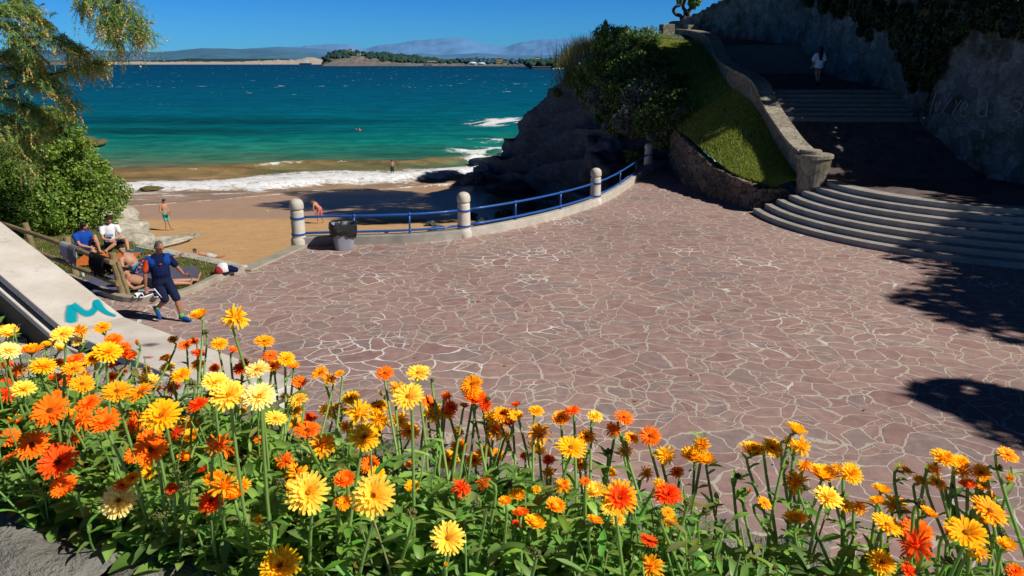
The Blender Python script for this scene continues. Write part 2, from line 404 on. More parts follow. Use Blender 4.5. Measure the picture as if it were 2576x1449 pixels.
M['rock'] = rock_mat('cliff_rock', (.038, .052, .072), (.125, .155, .20))
M['pale_rock'] = rock_mat('pale_rock', (.36, .32, .25), (.60, .56, .47), (.34, .31, .24))
M['moss_rock'] = rock_mat('mossy_rock', (.10, .085, .04), (.16, .14, .06), (.13, .13, .03))
M['grass_lawn'] = grass_ground('lawn_ground', (.11, .14, .03), (.21, .18, .075))
M['grass_slope'] = grass_ground('slope_ground', (.08, .13, .018), (.17, .18, .035))
M['leaf'] = attrmat('leaf', .45, .75, .3)
M['petal'] = attrmat('petal', .6, .62, .1)
M['plain'] = attrmat('painted_things', .7, 0, .1, 0)
M['soil'] = simple('soil', (.10, .07, .045), .95, .5, 12, 1, .05, .05)
M['edge'] = rock_mat('bed_edge_stone', (.15, .13, .11), (.36, .33, .28), (.20, .20, .12))
M['slab2'] = rock_mat('pale_edge_stone', (.30, .285, .26), (.62, .60, .56), (.45, .43, .39))
M['slab'] = rock_mat('terrace_slab', (.17, .165, .15), (.36, .34, .31), (.24, .23, .20))
M['bark'] = simple('bark', (.10, .075, .055), .9, .4, 6, .8, .03, .1)
M['terrace'] = coping_mat('terrace_concrete', (.28, .26, .23), (.36, .34, .30))
M['skin'] = simple('skin', (.46, .235, .145), .5, .08, 6, .05, .003, .3)
M['skin_tan'] = simple('tanned_skin', (.36, .165, .09), .5, .08, 6, .05, .003, .3)
M['hair'] = simple('dark_hair', (.012, .009, .007), .5, .4, 30, .6, .01, .3)
M['hair_grey'] = simple('grey_hair', (.10, .095, .09), .6, .3, 30, .6, .01, .2)
M['hair_brown'] = simple('brown_hair', (.05, .03, .018), .6, .3, 30, .6, .01, .2)
def cloth(name, col, var=.15): 
    k = 'c_'+name
    if k not in M: M[k] = simple(name, col, .85, var, 5, .3, .01, .1)
    return M[k]
M['teal_paint'] = simple('teal_spray', (.0, .32, .42), .6, .06, 6, .05)
M['chalk'] = simple('white_chalk', (.34, .33, .32), .9, .2, 20, .2)
# ------------------------------------------------------------------ world + sun
SUN_EL = R(42); SUN_AZ = math.atan2(.93, -.37)      # compass angle, 0 = +Y, clockwise
w = bpy.data.worlds.new('World'); sc.world = w; w.use_nodes = True
wt = w.node_tree; bg = wt.nodes['Background']
sky = wt.nodes.new('ShaderNodeTexSky'); sky.sky_type = 'NISHITA'; sky.sun_disc = False
sky.sun_elevation = SUN_EL; sky.sun_rotation = SUN_AZ; sky.air_density = 1.0; sky.dust_density = .2; sky.ozone_density = 4.0; sky.altitude = 200
mul = wt.nodes.new('ShaderNodeMix'); mul.data_type = 'RGBA'; mul.blend_type = 'MULTIPLY'; mul.inputs[0].default_value = 1
tc = wt.nodes.new('ShaderNodeTexCoord'); sx = wt.nodes.new('ShaderNodeSeparateXYZ'); wt.links.new(tc.outputs['Generated'], sx.inputs[0])
rp = wt.nodes.new('ShaderNodeValToRGB'); wt.links.new(sx.outputs[2], rp.inputs[0])
cr = rp.color_ramp; cr.elements[0].position = .0; cr.elements[0].color = (.18, .66, 1.32, 1); cr.elements[1].position = .08; cr.elements[1].color = (.11, .50, 1.14, 1)
e = cr.elements.new(.2); e.color = (.08, .30, .70, 1)
e = cr.elements.new(.34); e.color = (.042, .09, .20, 1)
e = cr.elements.new(.6); e.color = (.045, .07, .135, 1)
wt.links.new(sky.outputs[0], mul.inputs[6]); wt.links.new(rp.outputs[0], mul.inputs[7]); wt.links.new(mul.outputs[2], bg.inputs[0])
bg.inputs[1].default_value = .09
sd = bpy.data.lights.new('sun', 'SUN'); so = bpy.data.objects.new('sun', sd); COL.objects.link(so)
sd.energy = 5.0; sd.angle = R(.5); sd.color = (1, .95, .87)
dv = Vector((math.sin(SUN_AZ)*math.cos(SUN_EL), math.cos(SUN_AZ)*math.cos(SUN_EL), math.sin(SUN_EL)))
so.rotation_euler = dv.to_track_quat('Z', 'Y').to_euler()
sc.view_settings.view_transform = 'Standard'; sc.view_settings.look = 'None'; sc.view_settings.exposure = 0
sc.cycles.max_bounces = 6; sc.cycles.diffuse_bounces = 3; sc.cycles.glossy_bounces = 2; sc.cycles.transmission_bounces = 2; sc.cycles.transparent_max_bounces = 4
# ================================================================== SETTING
def lin(xs, ys, x): return np.interp(x, xs, ys)
# ---- plaza
B1, B2, B3, B4 = P(754, 617), P(1168, 595), P(1497, 515), P(1629, 432)
C0 = P(606, 681)
kerb_px = [(606, 681), (550, 699), (483, 731), (417, 750), (325, 755), (240, 726)]
lawn_kerb = [P(u, v) for u, v in kerb_px]
lawn_kerb += [lawn_kerb[-1] + Vector((-3.4, 2.75, 0)), lawn_kerb[-1] + Vector((-9, 7.3, 0))]
def catmull(pts, n):
    pts = [Vector(p) for p in pts]; q = [pts[0]*2-pts[1]] + pts + [pts[-1]*2-pts[-2]]; out = []
    for i in range(1, len(q)-2):
        for k in range(n):
            t = k/n; a, b, c, d = q[i-1], q[i], q[i+1], q[i+2]
            out.append(.5*((2*b) + (c-a)*t + (2*a-5*b+4*c-d)*t*t + (3*b-3*c+d-a)*t**3))
    out.append(pts[-1]); return out
RAIL_END = P(1682, 421)
wall_line = catmull([B1, B2, B3, B4, RAIL_END], 8)
plaza_poly = [(-18, 6.2), (32, 6.2), (32, 41), (8.6, 41)] + [(p.x, p.y) for p in reversed(wall_line)] + [(p.x, p.y) for p in lawn_kerb]
mb = MB(); n = len(plaza_poly)
mb.add([(x, y, 0) for x, y in plaza_poly] + [(x, y, -.35) for x, y in plaza_poly], [tuple(range(n))[::-1]] + [(i, (i+1) % n, n+(i+1) % n, n+i) for i in range(n)])
me_o = mb.build('plaza_paving', M['paving']); tag(me_o, kind='structure')
bmm = bmesh.new(); bmm.from_mesh(me_o.data); bmesh.ops.recalc_face_normals(bmm, faces=bmm.faces); bmm.to_mesh(me_o.data); bmm.free()
# ---- beach sand height
def sand_z(x, y):
    z = lin([10, 18, 21, 25, 32, 40, 57, 65, 80, 100], [-.1, -.35, -.75, -1.6, -2.7, -3.62, -4.86, -5.3, -6.2, -7.5], y)
    return z + .05*(fbm(np.asarray(x)*.5, np.asarray(y)*.5, 0, 3, 5)-.5)*sst(46, 40, np.asarray(y))
nx, ny = 330, 330
X, Y = np.meshgrid(np.linspace(-62, 12, nx), 17 + 68*np.linspace(0, 1, ny)**1.25)
Z = sand_z(X, Y)
heap = np.exp(-(((X+7.2)/2.0)**2 + ((Y-22.5)/2.6)**2))
Z = Z + heap*(.05 + .16*(fbm(X*2.6, Y*2.6, 0, 4, 9)-.5)*2)
fpz = sst(36, 26, Y); Z = Z + fpz*.07*(fbm(X*1.8, Y*1.8, 0, 3, 19)-.5)
# keep the sand below the plaza and lawn
wlx = np.array([p.x for p in wall_line]); wly = np.array([p.y for p in wall_line])
wy = np.interp(X, wlx, wly); Z = np.where((X > wlx[0]) & (Y < wy+.1), -1.9, Z)
wet = sst(43.8, 45.6, Y + 1.2*(fbm(X*.12, Y*.12, 0, 2, 3)-.5))
dry_l = np.clip(heap*1.3 - .1, 0, 1)*sst(.35, .6, fbm(X*1.6, Y*1.6, 0, 4, 21)+.15)
deb = np.clip(sst(38, 26, Y)*.8, 0, 1)
o = npmesh('beach_sand', np.stack([X, Y, Z], -1).reshape(-1, 3), gridfaces(ny, nx), M['sand'], np.stack([wet, dry_l, deb], -1).reshape(-1, 3)); tag(o, kind='structure')
# ---- sea
def plx(px, z): 
    a = [P(u, v, z) for u, v in px]; return np.array([p.x for p in a]), np.array([p.y for p in a])
zS = -5.2
fx_, fy_ = plx([(-200, 470), (240, 471), (400, 474), (560, 474), (671, 472), (821, 461), (987, 454), (1171, 437), (1245, 424)], -4.95)
bx_, by_ = plx([(-200, 455), (240, 455), (400, 451), (560, 446), (671, 434), (821, 428), (987, 431), (1171, 412), (1245, 392)], -4.95)
sx_, sy_ = plx([(-200, 560), (230, 543), (313, 532), (447, 516), (567, 499), (717, 480), (830, 472), (987, 462), (1171, 446), (1245, 436)], -4.75)
nr, ncol = 420, 380
r1 = np.linspace(46, 112, 250); g = 112*np.exp(np.linspace(0, math.log(9000/112), nr-250+1))[1:]
rows = np.concatenate([r1, g]); tt = np.linspace(0, 1, ncol)
Yg = np.repeat(rows[:, None], ncol, 1)
xl = np.where(rows < 112, -72, -72 - (rows-112)*1.3); xr = np.where(rows < 112, 24, 24 + (rows-112)*1.2)
Xg = xl[:, None] + (xr-xl)[:, None]*tt[None, :]
yF = np.interp(Xg, fx_, fy_); yB = np.interp(Xg, bx_, by_); yS = np.interp(Xg, sx_, sy_)
wob = (fbm(Xg*.22, Yg*.22, 0, 4, 31)-.5)
wob2 = (fbm(Xg*.8, Yg*.8, 0, 3, 37)-.5)
sz = sand_z(Xg, Yg)
near = sst(160, 90, Yg)
swell = .16*np.sin((Yg + 6*wob + .15*Xg)*.62)*near*sst(64, 90, Yg)
ridge = .62*np.exp(-((Yg-(yF+1.4+1.2*wob))/1.35)**2)*sst(-40, -30, Xg)
bc = yB + 6.0 + 3*wob; ridge2 = .55*np.exp(-((Yg-bc)/1.5)**2)*sst(.40, .55, fbm(Xg*.06, Xg*0, 0, 2, 41)+.1)*sst(0, -8, Xg)
Zg = np.maximum(zS + swell + ridge + ridge2 + .05*wob2*near, sz+.02)
e_sw = yS + 1.2*wob + .5*wob2
Zg = np.where(Yg < e_sw, sz-.25, Zg)
inb = sst(-1.2, .6, Yg-(yF+1.0*wob))*sst(2.2, -1.0, Yg-(yB+1.6*wob))
thin = np.exp(-((Yg-(e_sw+.22))/.3)**2)
streak = .62*sst(.4, .75, fbm(Xg*.35+Yg*.3, Yg*.9-Xg*.3, 0, 4, 43))*sst(0, 1.5, Yg-e_sw)*sst(1, -2, Yg-yF)
crest2 = .55*np.exp(-((Yg-bc+.5)/.55)**2)*sst(.52, .66, fbm(Xg*.09, Yg*.02, 0, 3, 41)+.1+.12*np.exp(-((Xg+24)/7)**2))*sst(0, -8, Xg)
lace = .33*sst(0, 1, Yg-yB)*sst(9, 1, Yg-yB)*sst(.4, .6, fbm(Xg*.15, Yg*.3, 0, 3, 47))
def blobp(u, v, rx, ry, amp):
    c = P(u, v, zS); return amp*np.exp(-(((Xg-c.x)/rx)**2 + ((Yg-c.y)/ry)**2))
rocksurf = blobp(1285, 303, 7, 9, .85) + blobp(1235, 312, 6, 6, .45) + blobp(1230, 352, 4.5, 5, .5) + blobp(1240, 378, 4, 5, .65) + blobp(1170, 376, 5, 3, .35) + blobp(1235, 402, 3, 4, .7)
foam = np.clip(inb*.80 + thin*.62 + streak + crest2 + lace + rocksurf*(.25+1.1*sst(.35, .65, fbm(Xg*.5, Yg*.35, 0, 4, 63))), 0, 1.1)
cap = sst(150, 320, Yg)*sst(3200, 1400, Yg)
# colour by depth of water
Yc = Yg + 40*(fbm(Xg*.03, Yg*.05, 0, 4, 51)-.5)*sst(80, 130, Yg) + 10*(fbm(Xg*.15, Yg*.2, 0, 4, 52)-.5) - .18*(Xg+15)*sst(90, 200, Yg)
stops = [(46, (.34, .235, .17)), (62, (.34, .235, .165)), (70, (.27, .18, .09)), (75, (.19, .165, .075)), (81, (.085, .17, .10)), (90, (.025, .185, .13)), (106, (.004, .175, .155)), (144, (.0005, .12, .16)), (222, (.0003, .09, .155)), (470, (.0002, .064, .138)), (1500, (.0002, .046, .115)), (9000, (.0005, .05, .12))]
ys = [s[0] for s in stops]
Cc = np.stack([np.interp(Yc, ys, [s[1][k] for s in stops]) for k in range(3)], -1)
dk = P(520, 312, zS); dark = .9*np.exp(-(((Xg-dk.x+8)/26)**2 + ((Yg-dk.y-6)/11)**2))*sst(.38, .6, fbm(Xg*.05, Yg*.14, 0, 4, 61))
for (u, v, a, b, k) in ((640, 306, 30, 8, .8), (400, 330, 26, 9, .8), (330, 300, 30, 9, .6), (985, 410, 5, 3, .6), (860, 330, 8, 3.5, .5), (990, 390, 6, 3, .5), (1000, 300, 14, 5, .15)):
    c = P(u, v, zS); dark = np.maximum(dark, k*np.exp(-(((Xg-c.x)/a)**2 + ((Yg-c.y)/b)**2)))
Cc = Cc*(1-.72*np.clip(dark, 0, 1))[..., None]
br = np.clip(ridge2*1.5*sst(2.5, 0, Yg-bc), 0, 1); Cc = Cc*(1-br)[..., None] + np.array([.26, .16, .065])*br[..., None]
o = npmesh('sea_water', np.stack([Xg, Yg, Zg], -1).reshape(-1, 3), gridfaces(nr, ncol), M['sea'], {'Col': Cc.reshape(-1, 3), 'Foam': np.stack([foam, foam*0, cap], -1).reshape(-1, 3)}); tag(o, kind='structure')
# ---- far hills and mountains
def range_mesh(name, prof, y, zb, depth, mat, seed, rough=.1, peak=0, cat=None):
    us = np.array([p[0] for p in prof]); vs = np.array([p[1] for p in prof])
    uu = np.linspace(us[0], us[-1], 420); vv = np.interp(uu, us, vs)
    H = np.array([PY(u, v, y).z for u, v in zip(uu, vs[0]*0+vv)]); Xc = np.array([PY(u, v, y).x for u, v in zip(uu, vv)])
    k = 26; t = np.linspace(0, 1, k)
    hh = H - zb
    jag = (fbm(uu*.03, uu*0, 0, 6, seed)-.5)*rough*hh.max() + peak*(fbm(uu*.12, uu*0, 0, 4, seed+9)-.5)*hh.max()
    Zr = zb + (hh+jag)[None, :]*(t[:, None]**.8)
    Zr = Zr + (fbm(uu[None, :]*.02+0*t[:, None], t[:, None]*7+0*uu[None, :], 0, 5, seed+3)-.5)*.25*hh.max()*np.sin(t*math.pi)[:, None]
    Zr = np.maximum(Zr, zb-2)
    Yr = y - depth*(1-t)[:, None] + 0*uu[None, :]
    Xr = Xc[None, :]*(Yr/y)
    V = np.stack([Xr, Yr, Zr], -1)
    back = np.stack([Xc*1.05, np.full_like(Xc, y*1.1), np.full_like(Xc, zb-5)], -1)
    V = np.concatenate([V, back[None]], 0)
    o = npmesh(name, V.reshape(-1, 3), gridfaces(k+1, len(uu)), mat); return tag(o, kind='structure')
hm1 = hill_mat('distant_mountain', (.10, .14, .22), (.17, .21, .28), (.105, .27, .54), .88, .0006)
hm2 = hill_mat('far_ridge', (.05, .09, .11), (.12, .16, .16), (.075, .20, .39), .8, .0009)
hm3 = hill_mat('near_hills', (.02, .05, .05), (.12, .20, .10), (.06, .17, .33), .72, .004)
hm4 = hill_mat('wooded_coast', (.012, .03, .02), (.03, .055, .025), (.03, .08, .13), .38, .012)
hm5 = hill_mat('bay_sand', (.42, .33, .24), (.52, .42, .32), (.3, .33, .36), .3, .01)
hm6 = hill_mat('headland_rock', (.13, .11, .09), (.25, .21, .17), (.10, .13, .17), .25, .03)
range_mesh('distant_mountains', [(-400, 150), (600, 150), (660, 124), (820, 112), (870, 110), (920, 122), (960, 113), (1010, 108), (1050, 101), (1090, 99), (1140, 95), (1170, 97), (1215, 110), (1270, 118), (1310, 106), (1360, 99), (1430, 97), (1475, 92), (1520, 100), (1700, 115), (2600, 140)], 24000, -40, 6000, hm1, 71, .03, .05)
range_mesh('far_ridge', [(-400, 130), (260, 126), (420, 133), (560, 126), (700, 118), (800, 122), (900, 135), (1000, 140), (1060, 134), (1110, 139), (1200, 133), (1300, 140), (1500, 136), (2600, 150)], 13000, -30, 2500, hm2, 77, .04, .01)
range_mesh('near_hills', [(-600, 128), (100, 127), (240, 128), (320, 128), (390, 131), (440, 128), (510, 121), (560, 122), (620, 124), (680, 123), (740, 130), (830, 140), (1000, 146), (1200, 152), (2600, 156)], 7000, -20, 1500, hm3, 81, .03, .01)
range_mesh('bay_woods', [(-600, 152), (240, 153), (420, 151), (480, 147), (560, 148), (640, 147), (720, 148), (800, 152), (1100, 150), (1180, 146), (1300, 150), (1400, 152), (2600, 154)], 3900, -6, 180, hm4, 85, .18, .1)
def flat_sheet(name, pts, z0, mat, h=3.0):
    mb = MB(); n = len(pts)
    mb.prism([(p[0], p[1]) for p in pts], z0, z0+h); return tag(mb.build(name, mat), kind='structure')
G = []
us = np.linspace(262, 870, 90)
for k, (y, dz) in enumerate(((3300, -5.4), (3330, -3.0), (3450, 4), (3700, 6))):
    row = []
    for u in us:
        hmp = (1.0 + 1.6*math.exp(-((u-740)/90)**2) + 1.3*math.exp(-((u-790)/30)**2))*(.6+.8*float(vn(u*.12, k*.1, 0, 3)))
        p = PY(u, 160, y); row.append((p.x, y, dz if k < 2 else dz*hmp))
    G.append(row)
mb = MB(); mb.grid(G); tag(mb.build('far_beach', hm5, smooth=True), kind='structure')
G = []
us = np.linspace(1395, 2300, 80)
for k, (y, dz) in enumerate(((1130, -5.4), (1150, -3.0), (1185, 2.5), (1300, 6))):
    G.append([(PY(u, 172, y).x, y + (1460-u)*.9*(u < 1460) + max(0, 1290-u)*6, dz) for u in us])
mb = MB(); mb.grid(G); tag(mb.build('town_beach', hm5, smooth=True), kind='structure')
# wooded peninsula with rocky shore
prof = [(805, 167), (815, 146), (832, 134), (860, 130), (900, 132), (940, 134), (1000, 139), (1060, 146), (1100, 152), (1160, 158), (1230, 160), (1330, 162), (1420, 165)]
us = np.linspace(808, 1420, 240); yP = 2200
G = []; rowsP = 26
Hs = np.array([PY(u, v, yP).z for u, v in zip(us, np.interp(us, [p[0] for p in prof], [p[1] for p in prof]))]); Xs = np.array([PY(u, 160, yP).x for u in us])
t = np.linspace(0, 1, rowsP)
shore = np.where(t < .12, t/.12*.16, .16 + .84*((t-.12)/.88)**.9)
Zp = -6 + (Hs+6)[None, :]*shore[:, None]; rk = (fbm(us[None, :]*.13+0*t[:, None], t[:, None]*14+0*us[None, :], 0, 5, 91)-.5)
Zp = Zp + rk*7*np.sin(np.minimum(t*2.5, 1)*math.pi*.5)[:, None]
Yp = yP - 170*(1-t)[:, None] + 0*us[None, :] - 300*sst(1150, 1420, us)[None, :]
Xp = Xs[None, :]*(Yp/yP)
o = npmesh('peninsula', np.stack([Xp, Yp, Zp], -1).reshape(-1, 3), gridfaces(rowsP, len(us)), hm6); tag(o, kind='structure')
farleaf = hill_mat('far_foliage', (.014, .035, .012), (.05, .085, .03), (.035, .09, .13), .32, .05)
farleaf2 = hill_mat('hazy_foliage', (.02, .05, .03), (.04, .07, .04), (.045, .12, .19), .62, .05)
def far_wood(name, pts, r, label=None, mat=None):
    V = []; Fc = []
    ico = bmesh.new(); bmesh.ops.create_icosphere(ico, subdivisions=1, radius=1); bv = [v.co.copy() for v in ico.verts]; bf = [[v.index for v in f.verts] for f in ico.faces]; ico.free()
    for (x, y, z) in pts:
        s = r*random.uniform(.6, 1.3); b = len(V); a = random.random()*6
        for v in bv: V.append((x+v.x*s*1.3*random.uniform(.8, 1.2), y+v.y*s*random.uniform(.8, 1.2), z+v.z*s*random.uniform(.75, 1.2)))
        for f in bf: Fc.append([i+b for i in f])
    o = npmesh(name, V, Fc, mat or farleaf, smooth=False); return tag(o, kind='stuff')
pts = []
for _ in range(900):
    u = random.uniform(815, 1290); i = int(np.argmin(abs(us-u))); k = random.uniform(.30, 1)
    if u > 1130 and random.random() < .5: continue
    ri = int(k*(rowsP-1)); pz = Zp[ri, i]
    if pz < 1: continue
    if fbm(u*.02, k*3, 0, 2, 5) < .42 and k < .7: continue
    pts.append((Xp[ri, i], Yp[ri, i], pz+2))
far_wood('peninsula_forest', pts, 5.5)
pts = []
for _ in range(420):
    u = random.uniform(1325, 1520); y = random.uniform(1200, 1320); p = PY(u, 160, y); pts.append((p.x, y, 0 + (y-1200)*.035 + random.uniform(0, 2.5)))
far_wood('coastal_wood', pts, 4.5); pts = []
for _ in range(150):
    u = random.uniform(1150, 1440); y = random.uniform(1750, 1900); p = PY(u, 160, y); pts.append((p.x, y, 2 + (y-1750)*.05 + random.uniform(0, 3)))
far_wood('hazy_coastal_wood', pts, 4.5, None, farleaf2)
# far buildings
def far_house(name, u, v, y, wpx, hpx, wall, roof, label, cat, floors=0, kind='flat', group=None):
    p = PY(u, v, y); s = y/F*1.0; W = wpx*s; H = hpx*s
    r = empty(name, (p.x, p.y, p.z), 0, label, cat, group)
    mb = MB(); mb.box((0, 0, H/2), (W, W*.6, H)); mb.build('wall', cloth(name+wall[0], wall[1], .08), r)
    mb = MB()
    if kind == 'dome':
        mb.lathe([(W*.5*math.cos(a), H*.7+W*.16*math.sin(a)) for a in np.linspace(0, 1.5, 7)], n=14)
    elif kind == 'gable':
        q = .35*H
        mb.add([(-W*.55, -W*.33, H), (W*.55, -W*.33, H), (W*.55, W*.33, H), (-W*.55, W*.33, H), (-W*.4, 0, H+q), (W*.4, 0, H+q)], [(0, 1, 5, 4), (2, 3, 4, 5), (1, 2, 5), (3, 0, 4), (3, 2, 1, 0)])
    else: mb.box((0, 0, H*1.04), (W*1.04, W*.64, H*.08))
    mb.build('roof', cloth('roof'+roof[0], roof[1], .1), r)
    for k in range(floors):
        mb = MB(); mb.box((0, -W*.3-.05, H*(k+.6)/floors), (W*.9, .12, H*.38/floors)); mb.build('window_band', cloth('farglass', (.06, .07, .09)), r)
    return r
rd = ('red', (.30, .13, .08)); gy = ('grey', (.4, .4, .4))
far_house('palace', 882, 132, 2190, 9, 8, ('stone', (.46, .42, .37)), gy, 'small pale palace tower on top of the wooded peninsula', 'palace', 2)
far_house('palace_wing', 850, 133, 2180, 16, 4, ('stone', (.30, .29, .27)), gy, 'low grey building left of the palace tower on the peninsula', 'building', 1)
far_house('white_house', 903, 139, 2120, 8, 4, ('white', (.62, .6, .56)), gy, 'white house among the trees right below the palace tower', 'house', 1)
far_house('beach_pavilion', 1190, 163, 1300, 20, 5, ('white', (.62, .62, .6)), ('white', (.75, .75, .74)), 'left of two white domed tents on the far shore', 'pavilion', 0, 'dome')
far_house('beach_pavilion', 1212, 163, 1300, 18, 4, ('white', (.62, .62, .6)), ('white', (.75, .75, .74)), 'right of two white domed tents beside the yellow building', 'pavilion', 0, 'dome')
far_house('yellow_house', 1256, 162, 1280, 13, 14, ('yellow', (.58, .46, .20)), rd, 'tall yellow building on the far town shore', 'building', 3)
far_house('yellow_annexe', 1271, 162, 1275, 10, 7, ('yellow', (.58, .46, .20)), rd, 'low yellow annexe to the right of the tall yellow building', 'building', 1)
far_house('white_block', 1351, 156, 1330, 14, 12, ('white', (.66, .63, .57)), gy, 'white three storey block above the trees on the far coast', 'building', 3)
far_house('apartment_block', 1418, 153, 1340, 9, 13, ('brick', (.26, .14, .10)), gy, 'brown brick apartment block left of the white one on the far coast', 'apartment block', 4)
far_house('apartment_block', 1428, 153, 1350, 10, 15, ('white', (.62, .56, .5)), gy, 'white apartment block between two brick ones on the far coast', 'apartment block', 4)
far_house('apartment_block', 1440, 154, 1320, 14, 14, ('brick', (.30, .12, .07)), rd, 'red brick apartment block right of the white one on the far coast', 'apartment block', 4)
far_house('apartment_block', 1456, 154, 1330, 14, 12, ('brick', (.22, .10, .07)), rd, 'dark brick apartment block half hidden behind the grassy headland', 'apartment block', 4)
far_house('sea_wall_building', 1362, 174, 1140, 44, 6, ('grey', (.10, .10, .11)), gy, 'long dark sea wall on the far town beach', 'sea wall', 0)
far_house('village_house', 1085, 156, 2050, 18, 3, ('white', (.55, .53, .5)), gy, 'long low white building at the foot of the wooded peninsula', 'house', 0)
for i in range(34):
    u = random.uniform(640, 808); far_house('village_house', u, random.uniform(153.5, 158), 3650+random.uniform(-60, 150), random.uniform(3, 6), random.uniform(1.5, 3), ('pale', (.5, .43, .38)), rd, 'tiny pale village house with red roof on the far shore behind the beach', 'house', 0, 'gable', 'village houses on the far shore')
for i in range(14):
    u = random.uniform(290, 480); far_house('village_house', u, random.uniform(152, 156), 3800+random.uniform(-60, 150), random.uniform(2.5, 4.5), random.uniform(1.2, 2), ('pale', (.5, .43, .38)), rd, 'tiny pale house scattered behind the white far beach at left', 'house', 0, 'gable', 'houses behind the far beach')
# rocky point at far left and the ferry, sail boat
G = []
us = np.linspace(-100, 292, 60)
for k in range(8):
    G.append([(PY(u, 160, 2900+k*12).x, 2900+k*12, -6 + (17*float(fbm(u*.05, k*.6, 0, 4, 15)) + 4)*math.sin(k/7*math.pi*.6)*min(1, (292-u)/45+.15)) for u in us])
mb = MB(); mb.grid(G); tag(mb.build('rocky_point', hm6), kind='structure')
p = PY(656, 162, 3050); r = empty('sailboat', (p.x, p.y, -5.2), 0, 'small white sailing boat far out in front of the distant beach', 'sailboat')
mb = MB(); mb.add([(-6, 0, 0), (0, -1.5, 0), (6, 0, .5), (0, 1.5, 0), (-6, 0, 2), (0, -2, 2), (7, 0, 2.4), (0, 2, 2)], [(0, 1, 5, 4), (1, 2, 6, 5), (2, 3, 7, 6), (3, 0, 4, 7), (4, 5, 6, 7)]); mb.build('hull', M['white'], r)
mb = MB(); mb.tube([(0, 0, 2), (0, 0, 17)], .2, 6); mb.build('mast', M['white'], r)
mb = MB(); mb.add([(.3, 0, 3), (.3, 0, 16.5), (-5.5, .6, 3.2)], [(0, 1, 2)]); mb.add([(.6, 0, 3), (.4, 0, 14), (5.5, .6, 2.8)], [(0, 1, 2)]); mb.build('sail', M['white'], r)
p = PY(768, 163, 3000); r = empty('ferry', (p.x, p.y, -5.2), 0, 'white ship with dark hull passing left of the wooded peninsula', 'ship')
mb = MB(); mb.prism([(-22, -4), (18, -4), (25, 0), (18, 4), (-22, 4)], 0, 6); mb.build('hull', cloth('navyhull', (.03, .05, .10)), r)
mb = MB(); mb.box((2, 0, 10), (18, 7, 8)); mb.box((4, 0, 16), (10, 6, 4)); mb.build('superstructure', M['white'], r)
mb = MB(); mb.tube([(4, 0, 18), (4, 0, 26)], .4, 6); mb.tube([(-4, 0, 14), (-4, 0, 20)], 1.2, 8); mb.build('funnel', M['white'], r)
# ---- kerb wall under the railing, seawall face
def band(line, off0, off1, z0, z1, name, mat, bevel=.02):
    mb = MB(); n = len(line); prof = []
    for i, p in enumerate(line):
        d = (line[min(i+1, n-1)]-line[max(i-1, 0)]); d.z = 0; d.normalize(); nn = Vector((-d.y, d.x, 0))
        prof.append((p+nn*off0, p+nn*off1))
    vs = []
    for a, b in prof: vs += [(a.x, a.y, z0), (a.x, a.y, z1), (b.x, b.y, z1), (b.x, b.y, z0)]
    fs = []
    for i in range(n-1):
        for k in range(4): fs.append((i*4+k, i*4+(k+1) % 4, (i+1)*4+(k+1) % 4, (i+1)*4+k))
    fs += [(3, 2, 1, 0), tuple((n-1)*4+k for k in range(4))]
    mb.add(vs, fs); o = mb.build(name, mat, bevel=bevel)
    bm_ = bmesh.new(); bm_.from_mesh(o.data); bmesh.ops.recalc_face_normals(bm_, faces=bm_.faces); bm_.to_mesh(o.data); bm_.free(); return o
def sub(line, n=4):
    out = []
    for i in range(len(line)-1):
        for k in range(n): out.append(line[i].lerp(line[i+1], k/n))
    return out+[line[-1]]
names = ['grey concrete kerb behind the bin, between the leftmost and second bollards', 'sunlit pale stone kerb curving between the second and third bollards', 'kerb block between the third and fourth bollards, sunlit near end', 'short shaded kerb running from the last bollard to the rubble wall']
kh = [.26, .26, .30, .22]
for i in range(4):
    seg = wall_line[i*8:(i+1)*8+1]
    o = band(seg, -.17, .17, -.02, kh[i], 'railing_kerb', M['kerb'] if i else M['terrace']); tag(o, names[i], 'kerb')
o = band([C0, C0.lerp(B1, .5), B1] , -.32, .10, -1.6, .05, 'beach_edge_kerb', M['kerb2']); tag(o, 'low flat kerb running from the lawn corner to the first bollard above the sand', 'kerb')
o = band(wall_line, .12, .5, -3.4, -.03, 'sea_wall', M['terrace'], 0); tag(o, 'concrete retaining wall below the blue railing facing the beach', 'wall')
# ---- bollards
def make_bollard():
    r = empty('bollard')
    mb = MB(); mb.lathe([(.235, 0), (.24, .02), (.24, .20), (.22, .23), (.205, .25), (.20, .30), (.19, 1.00), (.185, 1.05), (.165, 1.07), (.165, 1.085)], n=28); mb.build('shaft', M['bollard'], r, smooth=True).data
    mb = MB(); mb.lathe([(.165, 1.085), (.195, 1.10), (.205, 1.13), (.205, 1.23), (.195, 1.29), (.165, 1.345), (.115, 1.385), (.05, 1.405), (.005, 1.41)], n=28); mb.build('dome_cap', M['bollard'], r, smooth=True)
    for z in (.36, .84):
        mb = MB(); mb.lathe([(.20, z-.03), (.214, z-.028), (.214, z+.028), (.20, z+.03)], n=24); mb.build('strap', M['blue'], r, smooth=False)
    return r
b0 = make_bollard()
bl = ['leftmost white stone bollard at the corner of the railing above the sand', 'white stone bollard in the middle of the railing, right of the bin', 'white stone bollard in front of the dark rocks, third along the railing', 'half shaded stone bollard beside the rubble wall, farthest along the railing']
for i, b in enumerate((B1, B2, B3, B4)):
    q = b0 if i == 0 else cpy(b0)
    q.location = (b.x, b.y, -.01); q.rotation_euler = (0, 0, i*.7); tag(q, bl[i], 'bollard', 'stone bollards of the sea railing')
